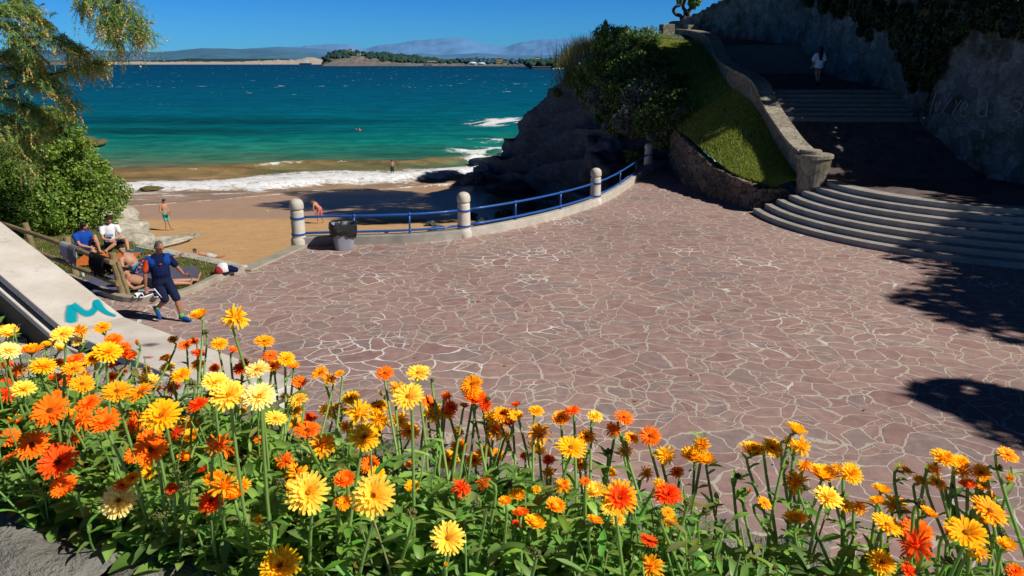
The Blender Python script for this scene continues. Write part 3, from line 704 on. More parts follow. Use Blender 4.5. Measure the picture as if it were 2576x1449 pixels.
# ---- railing bays
rl = ['blue two bar railing behind the bin, between the first two bollards', 'blue two bar railing between the middle bollard and the third', 'blue railing between the third and fourth bollards before the cliff', 'last short bay of blue railing ending at the rubble wall']
for i in range(4):
    seg = [p.copy() for p in wall_line[i*8:(i+1)*8+1]]
    r = empty('blue_railing', tuple(seg[len(seg)//2]), 0, rl[i], 'railing', 'blue railing bays'); c0 = Vector(r.location)
    s = .19
    seg[0] = seg[0].lerp(seg[1], .25); seg[-1] = seg[-1].lerp(seg[-2], .25)
    for nm, z in (('top_rail', .84), ('lower_rail', .36)):
        mb = MB(); mb.tube([p - c0 + Vector((0, 0, z)) for p in seg], .036, 10); mb.build(nm, M['blue'], r, smooth=True)
    for k in ([.333, .667] if i < 3 else [.98]):
        j = k*(len(seg)-1); a = int(j); q = seg[a].lerp(seg[min(a+1, len(seg)-1)], j-a) - c0
        mb = MB(); mb.tube([q+Vector((0, 0, kh[i]-.01)), q+Vector((0, 0, .86))], .03, 10)
        mb.lathe([(.0, -.055), (.04, -.05), (.055, -.02), (.055, .02), (.04, .05), (.0, .055)], c=(q.x, q.y, .84), n=12)
        mb.lathe([(.0, -.045), (.05, -.03), (.05, .03), (.0, .045)], c=(q.x, q.y, .36), n=12)
        mb.lathe([(.06, 0), (.06, .02), (.03, .035)], c=(q.x, q.y, kh[i]), n=12)
        mb.build('upright', M['blue'], r, smooth=True)
# ---- litter bin with liner
pb = P(862, 630) + Vector((0, .22, 0))
r = empty('litter_bin', pb, R(20), 'grey tapered plastic litter bin standing at the kerb beside the blue railing', 'bin')
mb = MB()
mb.lathe([(.245, 0), (.255, .015), (.335, .66), (.35, .68), (.35, .74), (.325, .74), (.24, .05)], n=40, sq=4); mb.build('bin_body', M['bin'], r, smooth=False, bevel=0)
mb = MB(); mb.box((-.08, -.305, .5), (.05, .02, .12), 0); mb.build('paper_sticker', M['white'], r)
mb = MB(); n = 56; G = []
for (rr, z, amp) in ((.345, .42, .012), (.362, .47, .02), (.375, .60, .022), (.382, .70, .014), (.372, .765, .012), (.335, .765, .014), (.315, .66, .04), (.24, .52, .05), (.08, .44, .03)):
    row = []
    for k in range(n+1):
        a = 2*math.pi*(k % n)/n; x, y = math.cos(a), math.sin(a); q = (abs(x)**4+abs(y)**4)**.25
        w_ = amp*math.sin(a*9+z*14)*math.cos(a*4+1) + amp*.7*math.sin(a*17+z*30)
        zz = z + (.05*math.sin(a*3+1)+.02*math.sin(a*11) if z < .5 else .012*math.sin(a*7))
        row.append((x/q*(rr+w_), y/q*(rr+w_), zz))
    G.append(row)
mb.grid(G); o = mb.build('bin_liner', M['bag'], smooth=True); o.location = r.location; o.rotation_euler = r.rotation_euler; tag(o, 'shiny black bin liner folded over the rim of the grey bin', 'bin bag')
# ---- lawn
lk = lawn_kerb
lawn_back = [P(353, 626, .0), Vector((-13.2, 23.2, 0)), Vector((-19, 29, 0))]
poly = [(p.x, p.y) for p in lk] + [(-24, 29)] + [(p.x, p.y) for p in reversed(lawn_back)]
mb = MB(); n = len(poly); mb.prism(poly, -.9, .07); o = mb.build('lawn', M['grass_lawn']); tag(o, kind='structure')
bm_ = bmesh.new(); bm_.from_mesh(o.data); bmesh.ops.recalc_face_normals(bm_, faces=bm_.faces); bm_.to_mesh(o.data); bm_.free()
o = band(sub(catmull(lk[:6], 5)+lk[6:], 2), -.02, .16, -.02, .13, 'lawn_kerb', M['kerb2'], .015); tag(o, 'curved low stone kerb around the grass patch behind the walking man', 'kerb')
o = band([C0+Vector((.02, .02, 0)), C0.lerp(lawn_back[0], .5), lawn_back[0]], -.20, .16, -1.4, .11, 'lawn_beach_kerb', M['kerb']); tag(o, 'straight pale concrete kerb between the grass patch and the sand', 'kerb')
def inpoly(x, y, poly):
    c = False; j = len(poly)-1
    for i in range(len(poly)):
        xi, yi = poly[i]; xj, yj = poly[j]
        if (yi > y) != (yj > y) and x < (xj-xi)*(y-yi)/(yj-yi)+xi: c = not c
        j = i
    return c
def grass(name, sampler, n, h, cols):
    V = []; Fc = []; C = []
    for _ in range(n):
        s = sampler()
        if s is None: continue
        x, y, z, hh = s; a = random.random()*6.283; w_ = .012*random.uniform(.7, 1.4); L = h*hh*random.uniform(.5, 1.4); b = len(V)
        dx, dy = math.cos(a)*w_, math.sin(a)*w_; lx, ly = random.gauss(0, .45)*L, random.gauss(0, .45)*L
        V += [(x-dx, y-dy, z-.01), (x+dx, y+dy, z-.01), (x+lx, y+ly, z+L)]; Fc.append((b, b+1, b+2))
        c = random.choice(cols); k = random.uniform(.7, 1.3); cc = tuple(q*k for q in c); C += [tuple(q*.5 for q in cc)]*2+[cc]
    return tag(npmesh(name, V, Fc, M['leaf'], C, smooth=False), kind='stuff')
def ls():
    x = random.uniform(-20, -6.9); y = random.uniform(15.5, 28)
    if not inpoly(x, y, poly): return None
    d = float(fbm(x*.8, y*.8, 0, 3, 8))
    if random.random() > .35+d: return None
    return (x, y, .07, .5+d)
grass('lawn_grass', ls, 75000, .07, [(.12, .17, .03), (.09, .15, .022), (.20, .19, .07), (.15, .18, .04), (.25, .21, .10)])
# ================================================================== RIGHT SIDE
def resample(ctrl, n):
    out = []
    for s in ctrl: out.append(catmull(s, n))
    return out
def loft(sections, nu, nv):
    secs = [catmull(s, nv) for s in sections]
    m = len(secs[0]); cols = [catmull([s[j] for s in secs], nu) for j in range(m)]
    return np.array([[tuple(cols[j][i]) for j in range(m)] for i in range(len(cols[0]))])
# ---- cliff
secs = [
 [(8.9, 37.2, -3.5), (8.8, 37.4, -.6), (8.7, 37.6, 1.0), (8.7, 37.9, 2.2), (10.5, 38, 3.3), (14, 38, 3)],
 [(6.6, 38.4, -3.6), (7.0, 38.8, -.6), (7.3, 39, .9), (7.7, 39.4, 2.4), (10, 40, 3.6), (14, 40, 3.6)],
 [(4.5, 43.5, -3.8), (5.3, 43.8, -.6), (5.6, 44, 1.8), (7.0, 44, 4.4), (9.5, 44.5, 4.8), (14, 45, 5)],
 [(2.8, 50, -4.3), (3.6, 50.3, -.8), (4.4, 50, 2.4), (6.7, 50, 6.1), (9, 51, 6.6), (14, 52, 6.6)],
 [(1.4, 56, -4.8), (2.4, 57, -1), (3.7, 57, 2.4), (6.0, 54.5, 6.3), (9, 57, 6.9), (14, 58, 6.9)],
 [(-.2, 63, -5.2), (.8, 63, -2.2), (2.2, 61, 1.4), (4.9, 58.5, 4.6), (9, 63, 5.4), (14, 64, 5.4)],
 [(-1.8, 70, -5.5), (-.6, 69, -3.0), (1.0, 66, -.4), (3.4, 62.5, 2.7), (8, 68, 2.6), (14, 70, 2)],
 [(-2.7, 76, -5.8), (-1.9, 75, -4.0), (-.2, 71, -1.9), (2.3, 66, 1.4), (6.5, 72, .6), (14, 76, -1)],
 [(-2.3, 81, -6.0), (-1.6, 79, -4.6), (-.1, 75.5, -3.2), (1.5, 70, -.2), (5.5, 77, -1.2), (14, 82, -4)],
 [(0, 87, -6.4), (.6, 85, -5.6), (1.4, 82, -5.0), (2.4, 77, -3.4), (5.5, 84, -4.4), (14, 90, -6)],
]
G = loft(secs, 26, 26)
Vx, Vy, Vz = G[..., 0], G[..., 1], G[..., 2]
tilt = Vz + .22*Vx - .05*Vy
lay = tilt*.85 + 1.1*(fbm(Vx*.25, Vy*.25, Vz*.25, 3, 101)-.5)
ledge = (lay - np.floor(lay)); ledge = np.where(ledge < .8, ledge/.8, (1-ledge)/.2)
bed = Vz + .14*(Vy-60)
big = fbm(Vx*.16, Vy*.16, bed*.4, 4, 103)-.5; med = fbm(Vx*.4, Vy*.4, bed*1.6, 4, 107)-.5; fin = fbm(Vx*3, Vy*3, Vz*4, 3, 109)-.5
face = sst(7.5, 5.5, Vz)*sst(11, 7.5, Vx)
lay2 = (.9*Vz + .13*(Vy-60) - .12*Vx)*.62 + 1.5*(fbm(Vx*.12+3, Vy*.12, Vz*.15, 3, 113)-.5)
bl = fbm(Vx*.55, Vy*.55, Vz*.7, 2, 117); bl = np.floor(bl*7)/7
ledge2 = lay2 - np.floor(lay2); ledge2 = np.where(ledge2 < .88, ledge2/.88, (1-ledge2)/.12)
d = (2.0*big + .8*med + .2*fin + 1.9*(ledge2-.5)*sst(.15, .45, fbm(Vx*.15, Vy*.15, bed*.2, 2, 119)))*face + .2*fin
far_rock = sst(58, 66, Vy)
Gx = Vx - d*.86; Gy = Vy - d*.42; Gz = Vz + d*.22
cliffV = np.stack([Gx, Gy, Gz], -1)
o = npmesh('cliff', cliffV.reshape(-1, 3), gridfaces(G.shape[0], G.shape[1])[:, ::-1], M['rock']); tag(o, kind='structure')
# ---- grass slope
sl = [(9.55, 27.0, .86), (8.75, 28.4, 1.0), (8.3, 30.2, 1.3), (7.95, 33.3, 1.85), (7.95, 37.2, 2.2), (7.7, 42, 4.0), (7.6, 48, 6.2), (8.4, 56, 6.95)]
sr = [(10.75, 27.0, 1.0), (10.85, 28.4, 1.45), (10.9, 30, 2.1), (10.9, 33.3, 3.6), (11.0, 37.2, 4.3), (11.5, 42, 5.0), (12.0, 48, 6.1), (12.5, 57, 7.0)]
A = catmull(sl, 8); Bq = catmull(sr, 8)
m = 24; G = []
for a, b in zip(A, Bq):
    row = []
    for k in range(m+1):
        t = k/m; p = a.lerp(b, t); p.z += .25*math.sin(t*math.pi)*.6 + .12*(float(fbm(p.x*.7, p.y*.7, 0, 3, 5))-.5)
        row.append(tuple(p))
    G.append(row)
mb = MB(); mb.grid(G, flip=True)
o = mb.build('grass_slope', M['grass_slope'], smooth=True); tag(o, kind='structure')
slopeG = np.array(G)
def ss():
    i = random.random()*(slopeG.shape[0]-2); j = random.random()*(m-1); a = int(i); b = int(j); p = slopeG[a, b]*(1-(j-b)) + slopeG[a, b+1]*(j-b); q = slopeG[a+1, b]*(1-(j-b)) + slopeG[a+1, b+1]*(j-b); p = p*(1-(i-a)) + q*(i-a)
    if a > 30 and random.random() < .5: return None
    return (p[0], p[1], p[2], .6+.8*float(fbm(p[0], p[1], 0, 3, 8)))
grass('slope_grass', ss, 60000, .09, [(.20, .28, .035), (.28, .32, .045), (.15, .24, .03), (.36, .34, .08)])
# ---- rubble stone walls (really displaced)
def stone_wall(name, base, top, mat, label, cat, res=.09, amp=.06, cell=2.6, thick=.4, side=1, batter=0):
    """base/top: matching lists of points along the wall; face is displaced stone by stone"""
    L = [0]
    for i in range(1, len(base)): L.append(L[-1] + (Vector(base[i])-Vector(base[i-1])).length)
    nu = max(2, int(L[-1]/res)); hmax = max(Vector(t_).z-Vector(b_).z for b_, t_ in zip(base, top)); nv = max(2, int(hmax/res))
    G = []
    def at_(lst, s):
        for i in range(len(L)-1):
            if s <= L[i+1] + 1e-9:
                t = (s-L[i])/max(1e-9, L[i+1]-L[i]); return Vector(lst[i]).lerp(Vector(lst[i+1]), t)
        return Vector(lst[-1])
    pts = np.zeros((nv+3, nu+1, 3)); nrm = np.zeros((nu+1, 2))
    for j in range(nu+1):
        s = L[-1]*j/nu; b = at_(base, s); t = at_(top, s); d = at_(base, min(L[-1], s+.3)) - at_(base, max(0, s-.3)); d.z = 0; d.normalize(); nx_ = Vector((-d.y, d.x, 0))*side
        nrm[j] = (nx_.x, nx_.y)
        for i in range(nv+1): pts[i, j] = b.lerp(t, i/nv)
        pts[nv+1, j] = t - nx_*thick; pts[nv+2, j] = Vector((b.x, b.y, b.z)) - nx_*thick
    V = pts.copy()
    for i in range(nv+2):
        for j in range(nu+1):
            p = Vector(pts[i, j])*cell; p.z *= 1.25
            p += Vector((mnoise.noise(p*.6), mnoise.noise(p*.6+Vector((9, 0, 0))), mnoise.noise(p*.6+Vector((0, 7, 0)))))*.5
            dist, _ = mnoise.voronoi(p); e = min(1, (dist[1]-dist[0])*2.6); e = e**.6
            h = (e-.5)*amp + amp*.7*mnoise.noise(p*.45) + amp*.35*mnoise.noise(p*2.2)
            if i <= nv: V[i, j, 0] += nrm[j, 0]*h; V[i, j, 1] += nrm[j, 1]*h
            if i >= nv: V[i, j, 2] += h*.8
    f = gridfaces(nv+3, nu+1)
    if side < 0: f = f[:, ::-1]
    o = npmesh(name, V.reshape(-1, 3), f, mat); return tag(o, label, cat)
rb = [P(1681, 428), P(1715, 461), P(1775, 491), P(1839, 513), P(1894, 529), Vector((9.9, 26.7, 0))]
rb = [Vector((p.x, p.y, -.05)) for p in rb]
hh = [2.1, 1.8, 1.15, .95, .78, .8]
rt = [Vector((p.x+.12, p.y+.08, h)) for p, h in zip(rb, hh)]
stone_wall('rubble_wall', rb, rt, M['rubble'], 'low dry rubble stone wall holding up the grass slope beside the paving', 'stone wall', .06, .11, 2.3, .35, -1 if True else 1)
# ---- big retaining wall
bp = [(24.5, 16.5), (20.2, 19.6), (18.2, 23.2), (17.2, 27.2), (16.75, 31), (16.55, 34), (16.5, 40), (16.6, 46), (15.6, 53), (13.6, 58.4), (12.6, 60.4)]
bz = [1.1, 1.15, 1.15, 1.3, 2.6, 4.0, 4.3, 5.6, 6.3, 6.7, 6.8]
def bwz(i, hi): return hi
near = [Vector((x, y, z-.1)) for (x, y), z in zip(bp[:5], bz[:5])]; far_ = [Vector((x, y, z-.1)) for (x, y), z in zip(bp[4:], bz[4:])]
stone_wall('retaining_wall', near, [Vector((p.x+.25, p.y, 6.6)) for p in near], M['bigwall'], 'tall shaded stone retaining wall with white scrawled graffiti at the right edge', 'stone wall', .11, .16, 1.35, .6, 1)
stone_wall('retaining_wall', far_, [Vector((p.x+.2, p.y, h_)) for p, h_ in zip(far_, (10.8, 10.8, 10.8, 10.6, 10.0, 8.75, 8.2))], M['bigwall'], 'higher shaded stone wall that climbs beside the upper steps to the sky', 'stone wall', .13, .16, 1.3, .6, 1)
mb = MB(); mb.prism([(12.3, 60.6), (12.9, 60.2), (14.2, 60.4), (14.2, 62), (12.3, 62)], 6.5, 8.2); 
tag(mb.build('wall_end_pier', M['bigwall']), 'stone end pier where the high wall stops against the sky', 'pier')
# upper terrace ground behind the walls
mb = MB(); tp = [(x+.5, y) for x, y in bp]; tpn = [(x, y, 6.45) for x, y in tp[:5]] ; 
mb.add([(x, y, 6.4) for x, y in tp[:5]] + [(60, 31, 6.4), (60, 10, 6.4)], [tuple(range(7))[::-1]])
mb.add([(x, y, 8.1) for x, y in tp[4:]] + [(60, 62, 8.1), (60, 31, 8.1)], [tuple(range(len(tp)-4+2))[::-1]])
tag(mb.build('upper_terrace_ground', M['grass_slope']), kind='structure')
# ---- scrawled chalk writing on the near wall (T r y y e a  3)
def wall_point(u, v, off=.16):
    """intersection of the pixel ray with the near part of the wall"""
    d = ray(u, v); best = None
    for i in range(len(near)-1):
        a, b = near[i], near[i+1]; ex, ey = b.x-a.x, b.y-a.y
        den = d.x*ey - d.y*ex
        if abs(den) < 1e-9: continue
        t = (a.x*ey - a.y*ex)/den; s = ((d.x*t-a.x)*ex + (d.y*t-a.y)*ey)/(ex*ex+ey*ey)
        if -.001 <= s <= 1.001 and t > 0:
            nn = Vector((-ey, ex, 0)).normalized(); k = min(1, max(0, (CAMZ+d.z*t-1.2)/5.4)); return Vector((d.x*t+.25*k, d.y*t, CAMZ+d.z*t)) + nn*off
    return None
def gz(X, Y): return (2200+X/1.5707)/1.4907, (Y/1.5707)/1.4907
strokes = [[(2015, 536), (2045, 535), (2082, 537)], [(2062, 540), (2045, 605), (2028, 668)], [(2068, 595), (2058, 660)], [(2088, 592), (2078, 622), (2068, 658)],
 [(2120, 575), (2122, 600), (2128, 612)], [(2160, 572), (2130, 612), (2105, 655), (2100, 668)], [(2180, 590), (2184, 612)], [(2212, 590), (2185, 630), (2158, 678)],
 [(2205, 650), (2220, 610), (2238, 600), (2250, 615), (2240, 635), (2210, 655), (2212, 675), (2235, 686), (2262, 662)],
 [(2310, 612), (2330, 592), (2360, 592), (2366, 620), (2362, 690)], [(2362, 632), (2330, 640), (2312, 662), (2322, 684), (2350, 682), (2364, 660)],
 [(2515, 602), (2535, 594), (2562, 610), (2558, 640), (2520, 655)], [(2520, 652), (2550, 662), (2552, 685), (2520, 706), (2485, 712)]]
WR = empty('graffiti_writing', (0, 0, 0), 0, 'white scrawled handwriting on the shaded stone wall at the right edge', 'graffiti')
for st in strokes:
    pts = [wall_point(*gz(x, y)) for x, y in st]
    if any(p is None for p in pts): continue
    mb = MB(); mb.tube(catmull(pts, 4), .022, 5); o = mb.build('stroke', M['chalk'], WR)
# ---- curved lower stairs
SC = (16.4, 26.0); NS = 7; RISE = .17; TR = .40; R0 = 7.75
sr_ = empty('curved_staircase', (SC[0], SC[1], 0), 0, 'broad curved flight of seven grey stone steps rising from the paving at right', 'staircase')
a0, a1 = R(176), R(300)
def arc(r, n=60, s0=a0, s1=a1): return [(r*math.cos(s0+(s1-s0)*k/n), r*math.sin(s0+(s1-s0)*k/n)) for k in range(n+1)]
for k in range(NS):
    r = R0-TR*k; h = RISE*(k+1)
    mb = MB(); o_, i_ = arc(r), arc(r-TR-.08 if k < NS-1 else r-.55)
    mb.prism(o_ + i_[::-1], -.05 if k == 0 else RISE*k-.03, h-.05 if k < 0 else h)
    ob = mb.build('step', M['step'], sr_); 
    bm_ = bmesh.new(); bm_.from_mesh(ob.data); bmesh.ops.recalc_face_normals(bm_, faces=bm_.faces); bm_.to_mesh(ob.data); bm_.free()
    b = ob.modifiers.new('bevel', 'BEVEL'); b.width = .018; b.segments = 2; b.limit_method = 'ANGLE'; b.angle_limit = R(50)
# landing + ramp surface
mb = MB(); rl_ = arc(R0-TR*(NS-1)-.5, 40); LZ = RISE*NS-.006
mb.add([(SC[0]+x, SC[1]+y, LZ) for x, y in rl_] + [(26, 16, LZ), (26, 27, LZ), (11.0, 27, LZ)], [tuple(range(len(rl_)+3))])
def strip(rows):
    vs = []; 
    for (y, z, xa, xb) in rows: vs += [(xa, y, z), (xb, y, z)]
    mb.add(vs, [(2*i, 2*i+1, 2*i+3, 2*i+2) for i in range(len(rows)-1)])
strip([(26.98, LZ, 10.9, 17.6), (28.5, 1.62, 10.9, 17.3), (30, 2.25, 10.9, 17.1), (31.5, 2.85, 10.9, 16.9)])
strip([(33.6, 4.04, 10.9, 16.8), (38, 4.3, 11.0, 16.7), (42, 4.6, 11.5, 16.8)])
strip([(46, 6.12, 11.8, 16.8), (52, 6.6, 12.2, 16.2), (60, 6.95, 12.4, 14.5), (62, 7, 12.4, 13.5)])
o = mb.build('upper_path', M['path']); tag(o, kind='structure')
fl = empty('upper_staircase', (13.8, 31.5, 2.85), 0, 'shaded straight flight of stone steps below the woman in white', 'staircase')
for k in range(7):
    mb = MB(); mb.box((0, .3*k+.6 - .3*0, .17*(k+.5)), (5.9, 1.2 if k < 6 else .9, .17)); ob = mb.build('step', M['step_shaded'], fl, bevel=.015)
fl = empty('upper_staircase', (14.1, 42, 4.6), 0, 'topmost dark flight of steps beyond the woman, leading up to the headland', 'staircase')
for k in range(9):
    mb = MB(); mb.box((0, .44*k+.6, .169*(k+.5)), (5.4, 1.2, .169)); ob = mb.build('step', M['step_shaded'], fl, bevel=.015)
# ---- parapet along the path
pl = [(10.72, 26.9, 2.02, .9), (10.72, 28.5, 2.35, 1.4), (10.72, 30, 2.85, 2.0), (10.72, 31.6, 3.45, 2.85), (10.72, 33.6, 4.45, 3.5), (10.8, 37.5, 4.95, 4.2), (11.3, 42, 5.45, 4.9), (11.75, 46, 6.6, 5.7), (12.1, 51, 7.1, 6.5), (12.35, 56, 7.4, 6.9), (12.4, 60, 7.6, 6.9)]
pr = empty('stone_parapet', (10.72, 26.9, 0), 0, 'weathered low stone parapet climbing beside the upper path with a round end pillar', 'parapet wall'); pc = Vector(pr.location)
cl = catmull([(a, b, c) for a, b, c, d in pl], 5); bl_ = catmull([(a, b, d-.35) for a, b, c, d in pl], 5)
def profile_sweep(line, low, hw, z_off, name, mat, parent, rel=True):
    vs = []; n = len(line)
    for i in range(n):
        d = line[min(i+1, n-1)]-line[max(i-1, 0)]; d.z = 0; d.normalize(); nn = Vector((-d.y, d.x, 0))
        for s in (1, -1):
            a = line[i]+nn*hw*s - pc; b_ = low[i]+nn*hw*s - pc; 
            vs += [(a.x, a.y, a.z+z_off), (b_.x, b_.y, b_.z)]
    fs = []
    for i in range(n-1):
        o0, o1 = i*4, (i+1)*4
        fs += [(o0, o0+2, o1+2, o1), (o0+1, o0, o1, o1+1), (o0+2, o0+3, o1+3, o1+2), (o0+3, o0+1, o1+1, o1+3)]
    fs += [(0, 1, 3, 2), ((n-1)*4, (n-1)*4+2, (n-1)*4+3, (n-1)*4+1)]
    mb = MB(); mb.add(vs, fs); o = mb.build(name, mat, parent)
    bm_ = bmesh.new(); bm_.from_mesh(o.data); bmesh.ops.recalc_face_normals(bm_, faces=bm_.faces); bm_.to_mesh(o.data); bm_.free(); return o
M['parst'] = stone_mat('parapet_stone', (.20, .175, .135), (.30, .27, .21), 2.0, (.14, .12, .09), (.10, .09, .05), .05, bump=.6)
M['capst'] = stone_mat('parapet_cap_stone', (.24, .21, .16), (.38, .34, .27), 2.2, (.14, .12, .1), None, .035, bump=.5)
profile_sweep(cl, bl_, .24, -.12, 'wall_body', M['parst'], pr)
profile_sweep(cl, [p-Vector((0, 0, .12)) for p in cl], .34, 0, 'coping', M['capst'], pr)
mb = MB(); mb.lathe([(.46, -.1), (.47, .4), (.50, 1.0), (.56, 1.6), (.58, 1.84)], c=(-.05, -.35, .1), n=28); mb.build('end_pillar', M['parst'], pr, smooth=False)
mb = MB(); mb.lathe([(.60, 1.94), (.64, 1.97), (.64, 2.08), (.60, 2.11)], c=(-.05, -.35, -.0), n=28); mb.build('pillar_cap', M['capst'], pr)
mb = MB(); mb.lathe([(.36, 2.112), (.38, 2.13), (.38, 2.22), (.35, 2.25)], c=(-.22, -.38, 0), n=24); mb.build('drum_top', M['capst'], pr)
# small blocks on the hill top
for (u, v, s, lb) in ((1676, 97, .9, 'dark stone block at the top of the grass slope before the high wall'), (1736, 100, .8, 'low dark block half hidden at the foot of the high wall end')):
    p = PY(u, v, 57); mb = MB(); mb.box((p.x, p.y, 7.3), (1.0*s, .8, 1.1*s), .2); tag(mb.build('stone_block', M['parst'], bevel=.04), lb, 'stone block')
# ---- rocks at the cliff foot
def rock(u, v, z, size, mat, label, name='boulder', group=None, seed=0, flat=.7, y=None):
    p = P(u, v, z) if y is None else PY(u, v, y)
    bm = bmesh.new(); bmesh.ops.create_icosphere(bm, subdivisions=4, radius=1)
    sx_, sy_, sz_ = size
    for q in bm.verts:
        c = q.co.copy(); k = 1 + .55*mnoise.fractal(c*1.1+Vector((seed*3.7, 0, seed)), 1, 2, 4) + .12*mnoise.noise(c*4+Vector((seed, 0, 0)))
        c = c*k; q.co = Vector((c.x*sx_, c.y*sy_, c.z*sz_))
    me = bpy.data.meshes.new(name); bm.to_mesh(me); bm.free(); me.materials.append(mat)
    for f in me.polygons: f.use_smooth = True
    o = bpy.data.objects.new(name, me); COL.objects.link(o); o.location = p; o.rotation_euler = (0, 0, seed*1.3)
    return tag(o, label, 'rock', group)
rock(1207, 450, -4.85, (.75, .6, .55), M['rock'], 'lone dark boulder standing on the wet sand near the surf', seed=1)
rock(1282, 418, -5.2, (3.2, 2.6, 1.2), M['rock'], 'low wide rock at the water edge at the tip of the headland', seed=2)
rock(1330, 468, -4.4, (3.6, 1.6, .75), M['rock'], 'long flat mossy boulder on the shaded sand left of the cliff', seed=3)
rock(1392, 425, -4.0, (2.0, 1.7, 1.5), M['rock'], 'rounded grey boulder against the foot of the cliff', seed=4)
rock(1420, 458, -3.6, (2.3, 1.7, 1.35), M['rock'], 'big smooth boulder just behind the middle of the railing', seed=5)
rock(1462, 480, -3.0, (1.5, 1.2, 1.3), M['rock'], 'boulder directly left of the third bollard', seed=6)
rock(1340, 405, -4.7, (1.2, 1.0, .6), M['rock'], 'small dark boulder on the shaded sand under the cliff ledge', seed=7)
rock(1300, 432, -4.9, (.8, .7, .35), M['rock'], 'small low stone on the wet shaded sand by the cliff', seed=8)
rock(1550, 385, 0, (1.9, 1.5, 1.6), M['rock'], 'bulging pale boulder in the cliff face behind the farthest railing bay', seed=9, y=42.5)
rock(1520, 430, 0, (1.3, 1.0, 1.0), M['rock'], 'boulder behind the railing between the third and fourth bollards', seed=10, y=40)
for i, (u, v, s, lb) in enumerate(((1180, 545, .45, 'small stone on the sand behind the middle bollard'), (1270, 540, .55, 'mossy stone on the shaded sand right of the middle bollard'), (1100, 578, .35, 'dark stone on the sand under the railing, left of the middle bollard'), (880, 575, .3, 'pale stone on the sand just above the bin rim'), (1325, 520, .6, 'stone half buried in shaded sand behind the railing'), (1215, 560, .4, 'grey stone on shaded sand near the middle bollard'), (1085, 563, .25, 'tiny stone on sand beneath the lower rail'))):
    p = P(u, v, -2.6); z = float(sand_z(p.x, p.y)); p = P(u, v, z); z = float(sand_z(p.x, p.y)); rock(u, v, z, (s*1.2, s, s*.6), M['moss_rock'] if i == 1 else M['pale_rock'] if i == 3 else M['rock'], lb, 'beach_stone', None, 20+i)
rock(262, 497, -4.95, (2.6, 1.6, .75), M['moss_rock'], 'mossy brown rock at the water edge beside the green bush', seed=31)
rock(392, 475, -5.05, (1.5, .9, .28), M['moss_rock'], 'flat mossy rock awash in the shallow surf', seed=32)
rock(222, 362, -5.1, (3.0, 2.0, .9), M['moss_rock'], 'brown rock in the sea behind the bare twig of the bush', seed=33)
rock(285, 585, -.35, (.85, 1.1, .55), M['pale_rock'], 'pale limestone outcrop behind the man in the white shirt', 'limestone_outcrop', None, 34)
rock(318, 612, -.4, (.8, .7, .45), M['pale_rock'], 'lower pale limestone lump where the beach kerb begins', 'limestone_outcrop', None, 35)
rock(268, 560, -.7, (1.0, 1.1, .6), M['pale_rock'], 'back pale limestone lump closest to the sand by the bush', 'limestone_outcrop', None, 36)
rock(395, 612, -.75, (1.5, .5, .18), M['pale_rock'], 'thin flat pale rock showing through the sand above the walking man', 'limestone_outcrop', None, 37)
# ---- foliage
def leaves(centers, n, size, cols, dark=.35, aspect=1.8, droop=0.0, sun=True):
    """leaf-sized quads spread through ellipsoids (c, r) ; returns arrays"""
    V = np.zeros((0, 3)); C = np.zeros((0, 3)); tot = sum(c[1][0]*c[1][1]+c[1][2]*c[1][0] for c in centers)
    Vs = []; Cs = []
    for (c, r) in centers:
        k = max(6, int(n*(r[0]*r[1]+r[2]*r[0])/tot))
        d = rng.normal(size=(k, 3)); d /= np.linalg.norm(d, axis=1)[:, None]
        rad = rng.uniform(.62, 1.06, k)**.5; cl_ = fbm(d[:, 0]*2.6+c[0], d[:, 1]*2.6+c[1], d[:, 2]*2.6+c[2], 3, 17)
        rad = rad*(.72+.56*cl_)
        p = np.array(c)[None] + d*np.array(r)[None]*rad[:, None]
        nn = d + rng.normal(size=(k, 3))*.7; nn[:, 2] += .35; nn /= np.linalg.norm(nn, axis=1)[:, None]
        a = np.cross(nn, rng.normal(size=(k, 3))); a /= np.linalg.norm(a, axis=1)[:, None]+1e-9
        a[:, 2] -= droop; b = np.cross(nn, a)
        s = size*rng.uniform(.6, 1.35, k)[:, None]
        q = np.stack([p - a*s*aspect*.5, p + b*s*.5, p + a*s*aspect*.5, p - b*s*.5], 1)
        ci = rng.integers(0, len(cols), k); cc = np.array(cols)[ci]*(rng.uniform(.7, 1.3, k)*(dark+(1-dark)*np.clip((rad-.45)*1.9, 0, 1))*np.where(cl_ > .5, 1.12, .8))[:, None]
        Vs.append(q.reshape(-1, 3)); Cs.append(np.repeat(cc, 4, 0))
    return np.concatenate(Vs), np.concatenate(Cs)
def leafmesh(name, V, C, parent=None):
    return npmesh(name, V, np.arange(len(V)).reshape(-1, 4), M['leaf'], C, smooth=False, parent=parent)
def shrub(name, c, r, n, size, cols, label, cat='shrub', lobes=5, group=None, stems=True, **kw):
    ro = empty(name, c, 0, label, cat, group); cs = [((0, 0, 0), r)]
    for _ in range(lobes):
        a = random.random()*6.28; b = random.uniform(-.2, .8)
        cs.append(((math.cos(a)*r[0]*.6, math.sin(a)*r[1]*.6, b*r[2]*.7), tuple(x*random.uniform(.4, .6) for x in r)))
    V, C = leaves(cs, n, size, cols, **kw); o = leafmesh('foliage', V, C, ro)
    if stems:
        mb = MB()
        for _ in range(5): mb.tube([(random.uniform(-.1, .1), random.uniform(-.1, .1), -r[2]*1.05), (random.uniform(-.4, .4)*r[0], random.uniform(-.4, .4)*r[1], 0)], [.05*max(r), .015*max(r)], 5)
        mb.build('stem', M['bark'], ro)
    return ro
dkg = [(.05, .10, .02), (.07, .13, .026), (.095, .15, .034)]
grn = [(.09, .17, .025), (.12, .21, .03), (.07, .14, .02)]
slv = [(.10, .125, .11), (.15, .17, .15), (.07, .10, .08)]
ylw = [(.40, .26, .02), (.30, .20, .02), (.05, .08, .02)]
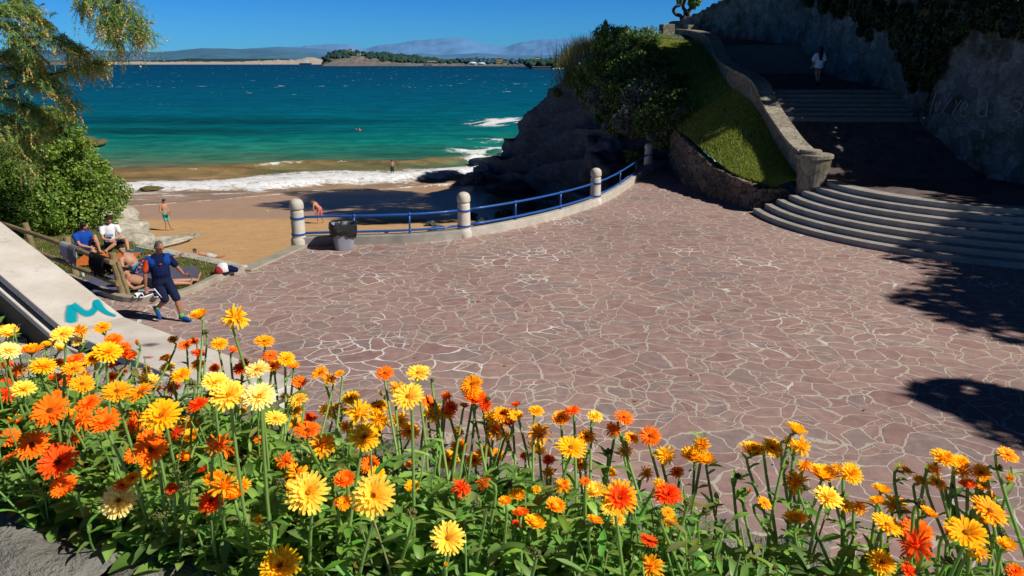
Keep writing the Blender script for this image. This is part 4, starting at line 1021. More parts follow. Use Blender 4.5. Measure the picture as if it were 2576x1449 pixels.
def cliff_pt(u, v):
    """nearest point of the displaced cliff surface along the pixel ray"""
    d = np.array(ray(u, v)); d /= np.linalg.norm(d); o_ = np.array([0, 0, CAMZ]); W = cliffV.reshape(-1, 3)-o_
    t = W@d; q = np.linalg.norm(W-t[:, None]*d[None], axis=1); ok = (q < .45)
    if not ok.any(): return None
    return o_ + W[ok][np.argmin(t[ok])]
plants = [  # u, v, radius, kind, label
 (1545, 98, 1.5, 'g', 'sunlit green bush on the crest of the headland, right of the bare twigs'), (1605, 98, 1.5, 'd', 'dark rounded bush crowning the headland beside the grass'), (1515, 118, 1.0, 'g', 'bright green bush at the front edge of the headland crest'),
 (1580, 130, 1.5, 'd', 'dark bush right below the crest of the headland'), (1640, 150, 1.4, 'd', 'dark green bush at the upper edge of the grass slope'), (1500, 175, 1.5, 'd', 'dense dark bush on the seaward brow below the dry grass'), (1535, 190, 1.7, 'd', 'dark bush in the middle of the headland slope'),
 (1590, 190, 1.6, 'd', 'large dark bush above the silver shrubs'), (1650, 205, 1.5, 'd', 'dark bush bordering the shaded upper grass'), (1700, 235, 1.3, 'd', 'dark bush spilling onto the grass slope beside the path parapet'), (1480, 225, 1.2, 'd', 'dark scrub above the bare rock shelf'),
 (1510, 250, 1.3, 's', 'silvery scrub on the cliff above the rock shelf'), (1560, 245, 1.3, 'd', 'dark scrub between silvery shrubs high on the cliff'), (1610, 240, 1.2, 's', 'silver grey shrub high on the cliff face'), (1660, 262, 1.3, 'd', 'dark bush right of the upper silver grey shrub'),
 (1535, 285, 1.1, 'd', 'dark shrub above the bare cliff face'), (1585, 290, 1.1, 's', 'silver grey shrub in the centre of the cliff face'), (1630, 305, 1.2, 'd', 'dark shrub hanging over the farthest bollard'), (1680, 315, 1.1, 'd', 'dark shrub at the top corner of the rubble wall'),
 (1600, 335, .8, 's', 'small silver shrub low on the cliff behind the railing'), (1560, 325, .7, 'd', 'small dark shrub on a ledge of the cliff face'), (1650, 345, .9, 's', 'silver shrub directly behind the farthest bollard'), (1672, 370, .7, 'd', 'low dark shrub between the farthest bollard and rubble wall'),
 (1470, 262, .6, 'y', 'yellow flowering tuft at the edge of the rock shelf'), (1578, 215, .6, 'y', 'yellow flowering tuft high among the dark bushes'), (1565, 268, .55, 'y', 'yellow flowering tuft in the centre of the cliff'), (1538, 308, .5, 'y', 'yellow flowering tuft over the bare cliff rock'), (1645, 372, .5, 'y', 'yellow flowering tuft behind the end of the railing'), (1600, 160, .5, 'y', 'sparse yellow tuft just under the crest'),
 (1395, 241, .45, 'd', 'tiny lone shrub growing on the bare rock shelf'), (1500, 300, .5, 'd', 'small dark plant clinging to the rock left of the yellow tuft'), (1525, 335, .5, 's', 'pale silvery plant on the cliff rock beside the bulging boulder'), (1548, 352, .5, 'd', 'small dark plant just above the bulging pale boulder'), (1605, 372, .6, 'd', 'dark plant low on the cliff left of the farthest bollard'), (1575, 345, .45, 'y', 'yellow tuft low on the cliff left of the farthest bollard'), (1618, 320, .9, 'd', 'dark shrub in the middle of the lower cliff vegetation'), (1490, 275, .8, 'd', 'dark scrub at the edge of the rock shelf under the silvery scrub'), (1455, 205, .8, 'd', 'dark scrub at the outer seaward edge of the headland'),
 (1720, 280, .9, 'd', 'low dark plant at the edge of the grass slope'), (1705, 310, .7, 's', 'pale silver seedling plant at the top of the rubble wall')]
for i, (u, v, r_, k, lb) in enumerate(plants):
    c = cliff_pt(u, v)
    if c is None:
        c = np.array(PY(u, v, 47 if v < 200 else 40))
    cols = {'g': grn, 'd': dkg, 's': slv, 'y': ylw}[k]; nm = {'g': 'green_bush', 'd': 'dark_bush', 's': 'silver_shrub', 'y': 'yellow_tuft'}[k]
    shrub(nm, tuple(c), (r_, r_*.9, r_*.75), int(2600*r_**1.4)+300, .10 if k in 'gd' else .085, cols, lb, 'shrub' if k != 'y' else 'flowering plant', group='plants on the headland cliff', aspect=2.2 if k == 's' else 1.7)
# dry grass tuft and bare twigs on the brow
def tuft(name, u, v, y, n, h, spread, cols, label, group=None):
    p = PY(u, v, y); V = []; Fc = []; C = []
    for _ in range(n):
        x0, y0 = random.gauss(0, spread), random.gauss(0, spread*.6); z0 = -abs(random.gauss(0, .25)) ; L = h*random.uniform(.5, 1.2); lx, ly = random.gauss(-.1, .3)*L, random.gauss(0, .3)*L; w_ = .022; b = len(V)
        V += [(x0-w_, y0, z0), (x0+w_, y0, z0), (x0+lx, y0+ly, z0+L)]; Fc.append((b, b+1, b+2)); c = random.choice(cols); k = random.uniform(.6, 1.3); C += [tuple(q*k for q in c)]*3
    o = npmesh(name, V, Fc, M['leaf'], C, smooth=False); o.location = p; return tag(o, label, 'grass tuft', group)
dry = [(.30, .26, .12), (.22, .22, .08), (.13, .17, .05)]
tuft('dry_grass_tuft', 1470, 160, 55, 1800, 1.5, .8, dry, 'dry yellowish grass on the seaward brow of the headland')
tuft('dry_grass_tuft', 1500, 140, 53, 1500, 1.4, .7, dry, 'taller dry grass beneath the bare twigs on the brow')
tuft('dry_grass_tuft', 1490, 205, 52, 1500, 1.5, .9, [(.14, .15, .05), (.08, .11, .03)], 'greener hanging grass on the brow above the rock shelf')
p = PY(1506, 122, 52); r = empty('bare_shrub', p, 0, 'bare twiggy shrub with few leaves against the sky on the headland brow', 'shrub')
mb = MB()
def twig(mb, p, d, L, rad, depth):
    q = p + d*L; mb.tube([p, p.lerp(q, .5)+Vector((random.gauss(0, .05), random.gauss(0, .05), 0))*L, q], [rad, rad*.8, rad*.6], 5, caps=False)
    if depth > 0:
        for _ in range(random.choice((2, 3))):
            twig(mb, q if random.random() < .6 else p.lerp(q, .6), (d+Vector((random.gauss(0, .45), random.gauss(0, .45), random.uniform(0, .35)))).normalized(), L*random.uniform(.55, .8), rad*.6, depth-1)
for k in range(5): twig(mb, Vector((random.gauss(0, .15), random.gauss(0, .2), -.5)), Vector((random.gauss(-.1, .3), random.gauss(0, .2), 1)).normalized(), .8, .03, 3)
mb.build('branch', M['bark'], r)
V, C = leaves([((.35, 0, .9), (.28, .3, .75)), ((.4, 0, 1.5), (.15, .2, .3))], 420, .09, grn); leafmesh('foliage', V, C, r)
# ---- ivy and creeping plants hanging over the big wall
def ivy(name, pts, n, size, cols, label):
    cs = [(tuple(p), r_) for p, r_ in pts]; c0 = np.array(cs[0][0]); ro = empty(name, cs[0][0], 0, label, 'climbing plant')
    V, C = leaves([(tuple(np.array(c)-c0), r_) for c, r_ in cs], n, size, cols, droop=.5); leafmesh('foliage', V, C, ro)
    mb = MB()
    for c, r_ in cs[:6]: q = Vector(np.array(c)-c0); mb.tube([q+Vector((0, 0, r_[2])), q+Vector((.2, .1, 0)), q-Vector((0, 0, r_[2]*.8))], [.04, .03, .01], 5)
    mb.build('stem', M['bark'], ro); return ro
vdk = [(.012, .026, .006), (.018, .036, .009), (.025, .045, .01)]
def wpt(u, v, lst, off):
    d = ray(u, v)
    for i in range(len(lst)-1):
        a, b = lst[i], lst[i+1]; ex, ey = b.x-a.x, b.y-a.y; den = d.x*ey-d.y*ex
        t = (a.x*ey-a.y*ex)/den; s = ((d.x*t-a.x)*ex+(d.y*t-a.y)*ey)/(ex*ex+ey*ey)
        if -.01 <= s <= 1.01 and t > 0:
            nn = Vector((-ey, ex, 0)).normalized(); return Vector((d.x*t, d.y*t, CAMZ+d.z*t))+nn*off
    return None
def ivs(lst, pxs, off=.1):
    out = []
    for (u, v, r_) in pxs:
        q = wpt(u, v, lst, off) or wpt(u, v, near, off) or wpt(u, v, far_, off)
        if q is not None: out.append((q, (r_*.45, r_*.8, r_)))
    return out
ivy('hanging_creeper', ivs(near, [(2330, 60, .9), (2360, 110, .8), (2330, 130, .8), (2290, 120, .7), (2350, 160, .7), (2340, 195, .5), (2300, 170, .5), (2400, 60, .8), (2280, 60, .8), (2390, 20, .9)], .12) + ivs(far_, [(2260, 90, .5), (2240, 40, .6)]), 6500, .14, vdk, 'dark creeper hanging down the shaded wall left of the scrawled writing')
ivy('hedge_overhang', ivs(near, [(2450, 20, .8), (2500, 25, .8), (2555, 30, .8), (2420, 10, .8), (2600, 35, .8), (2350, 5, .8), (2480, 5, .8), (2540, 5, .8)], .15), 5200, .13, vdk, 'dark hedge overhanging the top of the near wall at the upper right corner')
ivy('hedge_overhang', ivs(far_, [(2080, 2, .6), (2120, 6, .7), (2170, 14, .7), (2200, 26, .7), (2225, 40, .6), (2040, -6, .5)], .15), 4200, .13, vdk, 'dark foliage spilling over the far wall above the woman in white')
ivy('wall_fern', ivs(far_, [(2170, 75, .3), (2190, 90, .25)], .1), 350, .09, vdk, 'small dark plant rooted in the far wall above the woman')
ivy('wall_fern', ivs(near, [(2300, 215, .3), (2285, 160, .25)], .1), 350, .09, vdk, 'small dark plant rooted in the near wall under the creeper')
# ---- trees of the upper terrace (the crowns reach out of the frame, their shade falls into it)
def tree(name, base, h, crown, n, label, size=.22, cols=dkg, group='trees on the upper terrace', lean=(0, 0)):
    ro = empty(name, base, 0, label, 'tree', group); mb = MB()
    top = Vector((lean[0], lean[1], h*.62)); mid = Vector((lean[0]*.25+.3, lean[1]*.3-.2, h*.3))
    tr_ = catmull([(0, 0, -.4), mid, top], 5); mb.tube(tr_, [.34-.2*i/(len(tr_)-1) for i in range(len(tr_))], 9)
    for c, r_ in crown[:9]:
        q = Vector(c); s = top.lerp(mid, random.uniform(0, .7)); mb.tube(catmull([s, s.lerp(q, .5)+Vector((random.gauss(0, .3), random.gauss(0, .3), random.uniform(-.2, .4))), q], 3), [.15, .13, .12, .1, .08, .06, .03], 6)
    mb.build('trunk', M['bark'], ro, smooth=True)
    V, C = leaves(crown, n, size, cols); leafmesh('crown', V, C, ro); return ro
def crown(c, R_, k, rr, seed):
    random.seed(seed); out = []
    for _ in range(k):
        d = Vector((random.gauss(0, 1), random.gauss(0, 1), random.gauss(0, .8))).normalized()*random.uniform(.3, 1)
        s = rr*random.uniform(.6, 1.2); out.append(((c[0]+d.x*R_[0], c[1]+d.y*R_[1], c[2]+d.z*R_[2]), (s, s, s*.75)))
    return out
TREES = [ # base, height, crown centre, crown radii, lobes, lobe r, n
 ('pine_tree', (18.5, 47.5, 8.1), 17, (-.6, 0, 15.4), (4.0, 4.4, 2.6), 24, 1.8, 13000, 'terrace tree behind the far high wall, crown above the picture'),
 ('pine_tree', (19.5, 41, 8.1), 19, (-.5, 0, 17.4), (4.5, 5, 3.2), 22, 1.7, 12000, 'terrace tree above the topmost steps, crown above the picture'),
 ('pine_tree', (20, 35.5, 8.1), 16, (0, 0, 14.0), (4, 4, 2.8), 20, 1.6, 10000, 'terrace tree behind the wall beside the woman, crown above the picture'),
 ('broad_tree', (26.0, 10.6, 6.4), 8, (-.2, 0, 5.0), (3.4, 4.8, 2.3), 32, 1.45, 16000, 'terrace tree right of the picture whose shade falls across the paving'),
 ('broad_tree', (26.1, 17.3, 6.4), 8, (0, 0, 4.4), (3.6, 4.4, 2.4), 34, 1.25, 9000, 'terrace tree right of the picture shading the lower steps'),
 ('broad_tree', (19.2, 6.4, 4.2), 8, (0, 0, 5.2), (2.1, 1.2, 1.6), 14, 1.0, 6000, 'smaller tree right of the picture shading the near right paving'),
  ('broad_tree', (20.8, 31.8, 8.2), 9, (0, 0, 5.6), (2.6, 4.0, 2.8), 26, 1.75, 13000, 'terrace tree above the second flight of steps, crown above the picture'),
 ('broad_tree', (20.5, 40.5, 8.2), 11, (0, 0, 6.8), (3.0, 5.0, 3.4), 30, 2.1, 18000, 'broad terrace tree between the tall pines, crown above the picture'),
 ('broad_tree', (21.8, 23.8, 6.4), 4, (0, 0, 1.9), (2.3, 2.8, 1.0), 16, 1.0, 7000, 'low terrace tree behind the near wall above the scrawled writing'),
]
gb = PY(1722, 48, 60.6); gt = empty('gnarled_tree', gb, 0, 'gnarled tree with twisted bare stems on the far end of the high wall', 'tree'); mb = MB()
for pts, r_ in (([(1716, 52), (1712, 40), (1700, 36), (1694, 26), (1700, 17), (1712, 12), (1716, -8), (1722, -50)], .16), ([(1722, 52), (1724, 30), (1718, 15), (1726, -5), (1735, -50)], .17), ([(1738, 50), (1732, 34), (1740, 20), (1748, 10), (1752, -10), (1750, -50)], .13), ([(1724, 28), (1734, 22), (1738, 8), (1744, -12)], .08), ([(1700, 17), (1706, 4), (1700, -10)], .06)):
    w3 = catmull([PY(u, v, 60.6+random.uniform(-.3, .3))-gb for u, v in pts], 5); mb.tube(w3, [r_*(1-.6*i/len(w3)) for i in range(len(w3))], 8)
mb.build('trunk', M['bark'], gt, smooth=True)
cr_ = [(tuple(PY(u, v, 60.6)-gb), (r_, r_, r_*.6)) for u, v, r_ in ((1748, 6, .5), (1742, 18, .25), (1755, -8, .5), (1712, 2, .3))] + crown((1.0, .5, 6.0), (2.2, 2.2, 1.4), 12, 1.0, 50)
V, C = leaves(cr_, 5200, .2, grn); leafmesh('crown', V, C, gt)
for k, (nm, b, h, c, R_, lo, rr, n, lb) in enumerate(TREES):
    tree(nm, b, h, crown(c, R_, lo, rr, 50+k), n, lb, lean=(c[0]*.8, 0))
for k, y in enumerate((33, 36.5, 40, 43.5, 47)):
    shrub('terrace_hedge_shrub', (19.0, y, 10.0), (1.5, 2.3, 2.6), 5200, .2, dkg, ['', 'first', 'second', 'third', 'fourth'][k] + ' tall terrace shrub behind the high wall, counted from the near end' if k else 'nearest tall terrace shrub behind the high wall', 'shrub', group='shrubs behind the high wall')
random.seed(5)
# ================================================================== LEFT SIDE
# ---- stair parapet with wide pale coping and spray paint
ZL = 2.5
A0 = P(312, 797, ZL); E0 = P(650, 920, ZL); E1 = A0 + (E0-A0)*1.25
U1 = P(0, 556, 3.2); U0 = A0 + (U1-A0)*1.35
CW = .60; TH = .13
def perp(a, b):
    d = (b-a); d.z = 0; d.normalize(); return Vector((d.y, -d.x, 0))   # toward the stair side
n1 = perp(U0, A0)*-1 if perp(U0, A0).y > 0 else perp(U0, A0); n2 = perp(A0, E1)*-1 if perp(A0, E1).y > 0 else perp(A0, E1)
bis = (n1+n2).normalized(); bis = bis/ max(.5, bis.dot(n1))
line = [(U0, n1), (A0, bis), (E1, n2)]
def slab(o0, o1, t0, t1, name, mat, parent):
    vs = []
    for p, nn in line:
        for o_ in (o0, o1):
            q = p+nn*o_ - A0
            vs += [(q.x, q.y, q.z-t0), (q.x, q.y, q.z-t1)]
    fs = []
    for i in range(len(line)-1):
        a, b = i*4, (i+1)*4
        fs += [(a, b, b+2, a+2), (a+1, a+3, b+3, b+1), (a, a+1, b+1, b), (a+2, b+2, b+3, a+3)]
    fs += [(0, 2, 3, 1), ((len(line)-1)*4, (len(line)-1)*4+1, (len(line)-1)*4+3, (len(line)-1)*4+2)]
    mb = MB(); mb.add(vs, fs); o = mb.build(name, mat, parent, bevel=.012)
    bm_ = bmesh.new(); bm_.from_mesh(o.data); bmesh.ops.recalc_face_normals(bm_, faces=bm_.faces); bm_.to_mesh(o.data); bm_.free(); return o
pr2 = empty('stair_parapet', A0, 0, 'wide pale coping of the stair parapet with turquoise spray paint, at left behind the flowers', 'parapet wall')
slab(0, CW, 0, .10, 'coping', M['coping'], pr2)
slab(.03, CW-.02, .10, .135, 'groove_band', M['parapet'], pr2)
slab(0, CW+.06, .135, .21, 'lower_molding', M['coping'], pr2)
slab(.06, CW-.03, .21, 2.9, 'wall_body', M['parapet'], pr2)
# spray paint letter lying on the sloping coping
def on_coping(u, v):
    d = ray(u, v); a = A0; e1 = (U0-A0); e2 = n1.copy(); nn = e1.cross(e2); o_ = Vector((0, 0, CAMZ)); t = (a-o_).dot(nn)/d.dot(nn)
    nn.normalize(); nn = nn if nn.z > 0 else -nn
    return o_ + d*t + nn*.006, nn
def zz(x, y): return x/6.0, 711.1+y/6.0   # zoom of the left corner to picture pixels
mst = NT('turquoise_spray'); _c = mst.N('VertexColor', layer_name='Col'); _n = mst.noise(mst.pos(), 60, 4, .7)
_tr = mst.N('BsdfTransparent'); _s = mst.N('SeparateColor'); mst.L(_c.outputs[0], _s.inputs[0])
_a = mst.ramp(mst.math('ADD', _s.outputs[0], mst.math('MULTIPLY_ADD', _n, .5, -.25)), [(.25, (0, 0, 0)), (.75, (1, 1, 1))])
_mx = mst.N('MixShader'); mst.L(_a, _mx.inputs[0]); mst.L(_tr.outputs[0], _mx.inputs[1]); mst.L(mst.pbsdf((.0, .34, .42), .55), _mx.inputs[2]); spray = mst.done(_mx.outputs[0])
stk = [([(1085, 330), (1080, 420), (1075, 510), (1075, 620)], [50, 62, 68, 66]), ([(1090, 330), (1170, 390), (1260, 455), (1340, 470), (1420, 420), (1445, 330), (1440, 260)], [36, 36, 34, 34, 36, 34, 28]), ([(1440, 265), (1490, 350), (1570, 430), (1660, 480), (1760, 510)], [40, 44, 30, 20, 12])]
gm = MB(); GN = None
for si, (pts, wd) in enumerate(stk):
    c2 = catmull([Vector((x, y, 0)) for x, y in pts], 6); wi = np.interp(np.linspace(0, 1, len(c2)), np.linspace(0, 1, len(wd)), wd)
    rows = []; cl = []
    for i, p in enumerate(c2):
        d = (c2[min(i+1, len(c2)-1)]-c2[max(i-1, 0)]).normalized(); nn = Vector((-d.y, d.x, 0)); row = []
        for k, a in ((-2.3, 0), (-1, .62), (0, 1.3), (1, .62), (2.3, 0)):
            q = p + nn*wi[i]*k; w_, GN = on_coping(*zz(q.x, q.y)); row.append(w_ - A0 + GN*.0012*si)
            e_ = min(1, min(i, len(c2)-1-i)/2.0+.2); cl.append((a*e_,)*3)
        rows.append(row)
    gm.grid(rows, cols=cl)
gm.build('spray_paint', spray, pr2, color=True)
gm = MB()
for (u, v, rx, ry, c) in ():
    pass
# dark smudge and pink mark
for (x, y, rr, colr, nm) in ((2270, 935, 60, (.10, .10, .11), 'smudge'), (2240, 1125, 34, (.55, .06, .10), 'pink_mark')):
    u, v = zz(x, y); c = P(u, v, ZL+.005); mb = MB(); k = 18
    vs = [(c.x-A0.x, c.y-A0.y, .005)] + [(c.x-A0.x+math.cos(6.283*i/k)*rr*.0019*random.uniform(.8, 1.1), c.y-A0.y+math.sin(6.283*i/k)*rr*.0012, .005) for i in range(k)]
    mb.add(vs, [(0, i+1, (i+1) % k+1) for i in range(k)], cols=[(1.0,)*3]+[(.0,)*3]*k)
    q = NT(nm); _c = q.N('VertexColor', layer_name='Col'); s_ = q.N('SeparateColor'); q.L(_c.outputs[0], s_.inputs[0]); tr_ = q.N('BsdfTransparent'); m_ = q.N('MixShader'); q.L(q.math('MULTIPLY', s_.outputs[0], .9), m_.inputs[0]); q.L(tr_.outputs[0], m_.inputs[1]); q.L(q.pbsdf(colr, .8), m_.inputs[2])
    mb.build(nm, q.done(m_.outputs[0]), pr2, color=True)
# ---- stairs on the near side of the parapet
def wallplane(u, v, off=CW-.03):
    d = ray(u, v); a = A0+n1*off; t1 = (U0-A0); t1.z = 0; nn = Vector((t1.y, -t1.x, 0)); o_ = Vector((0, 0, CAMZ)); t = (a-o_).dot(nn)/d.dot(nn); return o_+d*t
w1 = wallplane(13, 794); w2 = wallplane(72, 839)
dirn = (A0-U0); dirn.z = 0; dirn.normalize()
sth = max(.14, w1.z-w2.z); run = max(.28, (w2-w1).dot(dirn))
st2 = empty('terrace_stairs', w1, 0, 'shaded stone steps going down beside the pale stair parapet', 'staircase')
for k in range(-3, 6):
    p = w1 + dirn*(run*(k-.5)); z = w1.z - sth*k
    mb = MB(); c = p - n1*0 + n1*.78 - w1; mb.box((c.x, c.y, z-w1.z-.5), (run, 1.5, 1.0), math.atan2(dirn.y, dirn.x)); mb.build('step', M['coping'] if False else M['kerb2'], st2)
# ---- terrace wall under the flower bed, soil, stone edging, slab near the camera
def outer(x): return 2.66 - .483*(x+1.96)
def inner(x): return 1.58 - .40*(x+1.3)
BZ = 4.12
xs_ = np.linspace(-3.2, 2.6, 30)
mb = MB(); mb.prism([(x, outer(x)+.05) for x in xs_] + [(2.6, -3), (-3.2, -3)][0:0] + [(x, outer(x)-.30) for x in xs_[::-1]], -.05, BZ-.16)
tag(mb.build('terrace_wall', M['edge']), 'tall stone retaining wall carrying the flower bed above the paving', 'wall')
nx, ny = 150, 60; G = np.zeros((ny, nx, 3))
for j in range(ny):
    t = j/(ny-1); x = np.linspace(-3.2, 2.6, nx); y = (inner(x)-.05)*(1-t) + (outer(x)-.12)*t
    G[j, :, 0] = x; G[j, :, 1] = y; G[j, :, 2] = BZ - .02 + .05*(fbm(x*4, y*4, 0, 4, 3)-.5) + .03*(fbm(x*16, y*16, 0, 3, 4)-.5)
o = npmesh('flower_bed_soil', G.reshape(-1, 3), gridfaces(ny, nx), M['soil']); tag(o, kind='structure')
mb = MB(); mb.prism([(-4, 3.5), (-3.2, outer(-3.2)-.2), (2.6, outer(2.6)-.2), (2.6, -4), (-4, -4)], BZ-1.3, BZ-.18); tag(mb.build('terrace_floor', M['terrace']), kind='structure')
def edge_stone(x0, x1, fn, wid, z, h, mat, label, seed, name='edging_stone', group=None, rough=.025):
    L = math.hypot(x1-x0, fn(x1)-fn(x0)); cx = (x0+x1)/2; cy = fn(cx); an = math.atan2(fn(x1)-fn(x0), x1-x0); nn = max(10, int(L/.022)); mm = max(6, int(wid/.022))
    V = []
    rows = [(-1.0, -1.0), ] ; ring = []
    prof = [(-.5, -h), (-.5, -h*.3), (-.48, -.01)] + [(-.5+i/mm, 0) for i in range(1, mm)] + [(.48, -.01), (.5, -h*.3), (.5, -h)]
    for j in range(nn+1):
        s = -L/2+.006 + (L-.012)*j/nn; 
        for (a, b) in prof:
            v = Vector((s, a*wid, b)); q = v*6+Vector((seed*5, cx*3, 0)); d = mnoise.fractal(q, 1, 2, 5)*rough + mnoise.noise(q*.35)*rough*1.3
            ed = min(j, nn-j); v.z += d - (.018 if ed == 0 else .006 if ed == 1 else 0) ; v.y += d*.9*(1 if a > 0 else -1)*(abs(a) > .45) + .05*mnoise.noise(Vector((s*2+seed, 0, 0)))*abs(a)
            V.append((cx + v.x*math.cos(an)-v.y*math.sin(an), cy+v.x*math.sin(an)+v.y*math.cos(an), z+v.z))
    w_ = len(prof); f = gridfaces(nn+1, w_)
    o = npmesh(name, V, f[:, ::-1], mat); return tag(o, label, 'edging stone', group)
xe = [-3.1, -2.35, -1.62, -1.05, -.52, -.06, .30, .66, 1.0, 1.5, 2.1]
el = ['', 'pale rough edging stone of the flower bed at the far left, below the shaded steps', 'second pale edging stone from the left, mostly hidden behind marigolds', 'edging stone behind the dense yellow marigolds below the graffiti', 'edging stone hidden behind tall yellow marigolds at left centre', 'rough grey edging stone in the middle gap between the marigold stems', 'mossy grey edging stone with a dark blob of shadow behind the orange bloom', 'grey edging stone among the green stems at right of centre', 'edging stone behind the red orange blooms at lower right', 'edging stone at the lower right corner of the bed', 'edging stone beyond the right corner']
for i in range(len(xe)-1):
    edge_stone(xe[i], xe[i+1], lambda x: outer(x)-.09, .34, BZ+(.02 if i > 3 else .04), .30, M['edge'] if i > 2 else M['slab2'] if 'slab2' in M else M['coping'], el[i+1], i+1, rough=.03)
for i, (a, b) in enumerate(((-2.2, -1.45), (-1.45, -.93), (-.93, -.2))):
    edge_stone(a, b, lambda x: inner(x)-.26, .62, BZ+.055, .3, M['slab'], ['flat weathered stone slab at the left edge in front of the marigolds', 'big cracked grey stone slab in the lower left corner with a flower shadow', 'grey stone slab at the bottom edge under the lowest leaves'][i], 40+i, 'stone_slab', rough=.016)
# ---- wooden fence
q1 = P(313, 741, .08); q2 = P(192, 692, .08); dq = q2-q1
q3 = q2 + dq*1.02; q4 = q3+dq*1.0
fr = empty('wooden_fence', q1, 0, 'rustic round pole fence with two rails along the grass at left', 'fence')
tops = [P(292, 654, 0), ]
def pole(a, b, r0, r1, name, mat=M['wood']):
    mb = MB(); k = 6; pts = [a.lerp(b, i/k) + Vector((random.gauss(0, .006), random.gauss(0, .006), 0)) - q1 for i in range(k+1)]
    mb.tube(pts, [r0+(r1-r0)*i/k for i in range(k+1)], 12); return mb.build(name, mat, fr, smooth=False, bevel=.008)
for i, q in enumerate((q1, q2, q3, q4)):
    h = .98; lean = Vector((-.17, .05, 0)) if i == 0 else Vector((-.10, .03, 0))
    pole(q-Vector((0, 0, .2)), q+lean+Vector((0, 0, h)), .088, .078, 'post')
e0 = q1 - dq.normalized()*.12
for nm, z in (('top_rail', .80), ('lower_rail', .30)):
    ln = Vector((-.14*z, .04*z, 0)); off = Vector((-.07, -.10, 0))
    pole(e0+off+ln+Vector((0, 0, z)), q2+off+ln+dq*.12+Vector((0, 0, z+.02)), .06, .058, nm); pole(q2+off+ln+dq*.1+Vector((0, 0, z+.02)), q4+off+ln+Vector((0, 0, z)), .06, .055, nm)
# brace beside the first post
pole(q1+Vector((.10, .02, -.1)), q1+Vector((-.05, .03, .78)), .05, .05, 'brace')
# ---- big bush at left
bushc = Vector((-15.1, 24.2, 0)); bu = empty('leafy_bush', bushc, 0, 'big dense bright green bush at the left edge above the beach', 'bush')
cs = [((0, 0, 1.3), (2.0, 1.7, 1.8))]
for (x, y, z, r_) in ((1.5, -.5, 1.4, .95), (1.7, -.4, .7, .8), (1.2, -1.0, .75, .9), (.6, -1.3, 1.3, .95), (-.2, -1.5, .8, .9), (-.8, -1.3, 1.8, 1.0), (.3, -1.1, 2.2, .95), (1.1, -.5, 2.2, .85), (-1.6, -1.2, 1.2, 1.0), (-1.6, -1.0, 2.4, 1.0), (.8, -.4, 2.8, .7), (-.4, -.6, 3.0, .8), (1.9, .1, 1.1, .7), (-1.2, -1.6, .5, .8), (.5, -1.5, .5, .7), (1.6, -.6, 1.9, .6), (-2.6, -1, 2, 1.2), (-3.2, -1, 1, 1.2)): cs.append(((x, y, z), (r_, r_, r_*.85)))
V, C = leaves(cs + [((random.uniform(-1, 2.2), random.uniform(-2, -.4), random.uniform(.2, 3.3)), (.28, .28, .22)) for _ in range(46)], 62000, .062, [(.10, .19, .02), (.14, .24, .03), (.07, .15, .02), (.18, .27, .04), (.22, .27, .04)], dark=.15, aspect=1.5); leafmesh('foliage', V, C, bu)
core = MB()
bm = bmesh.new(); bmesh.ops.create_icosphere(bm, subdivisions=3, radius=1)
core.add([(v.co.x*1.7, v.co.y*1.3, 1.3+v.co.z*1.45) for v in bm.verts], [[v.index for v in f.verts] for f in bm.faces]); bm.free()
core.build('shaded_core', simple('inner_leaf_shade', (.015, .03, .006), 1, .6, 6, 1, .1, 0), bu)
mb = MB()
for k in range(5): mb.tube([(random.uniform(-1, 1), random.uniform(-.5, .5), -.1), (random.uniform(-1.2, 1.2), random.uniform(-.6, .6), 2)], [.06, .02], 6)
mb.tube(catmull([(.6, -.2, 2.1), (1.3, -.6, 2.25), PY(170, 352, 23.4)-bushc, PY(205, 358, 23.2)-bushc], 4), [.03]*7+[.02]*6, 6)
mb.build('branch', M['bark'], bu)
yg = [(.16, .20, .02), (.22, .24, .03), (.10, .16, .02)]
V, C = leaves([(tuple(PY(213, 360, 23.2)-bushc), (.22, .2, .13)), (tuple(PY(155, 296, 23.3)-bushc), (.30, .3, .16)), (tuple(PY(178, 300, 23.2)-bushc), (.2, .2, .12)), (tuple(PY(142, 325, 23.4)-bushc), (.18, .2, .12)), (tuple(PY(120, 285, 23.5)-bushc), (.35, .3, .2)), (tuple(PY(125, 310, 23.6)-bushc), (.3, .3, .25))], 1500, .075, yg, dark=.5); leafmesh('yellow_leaf_sprig', V, C, bu)
# ---- tamarisk with drooping feathery sprays
tb = Vector((-15.6, 21.6, 0)); tm = empty('tamarisk_tree', tb, 0, 'feathery tamarisk tree with rusty drooping flower sprays at the upper left', 'tree')
TY = 20.5
SP = []  # branches given as picture polylines at a depth
br = [([(-160, 420), (-60, 250), (40, 215), (140, 185), (215, 168), (250, 160)], 20.3), ([(-160, 420), (-80, 200), (20, 130), (100, 90), (170, 110), (200, 130)], 20.0), ([(-120, 300), (-20, 60), (30, 20), (70, 30), (110, 60)], 19.8),
      ([(-160, 300), (-40, -120), (120, -140), (240, -70), (300, -10), (345, 60), (360, 90)], 19.6), ([(120, -140), (230, -60), (262, 20), (285, 70), (300, 120)], 19.5), ([(-100, 340), (0, 255), (60, 265), (100, 290), (110, 330)], 20.4), ([(-140, 400), (-20, 300), (40, 310), (80, 350)], 20.6), ([(-100, 300), (0, 180), (70, 190), (150, 230), (170, 270)], 20.2), ([(-60, 120), (10, 60), (40, 80), (80, 130), (90, 170)], 19.9), ([(240, -70), (215, -20), (210, 20)], 19.6), ([(300, -10), (290, 30), (275, 60)], 19.4), ([(-120, 380), (-30, 330), (20, 340), (60, 380), (70, 420)], 20.3), ([(-60, 200), (0, 140), (60, 150), (110, 190)], 20.6), ([(-100, 200), (-20, 10), (20, -20), (60, 0)], 20.1)]
mb = MB(); twg = []
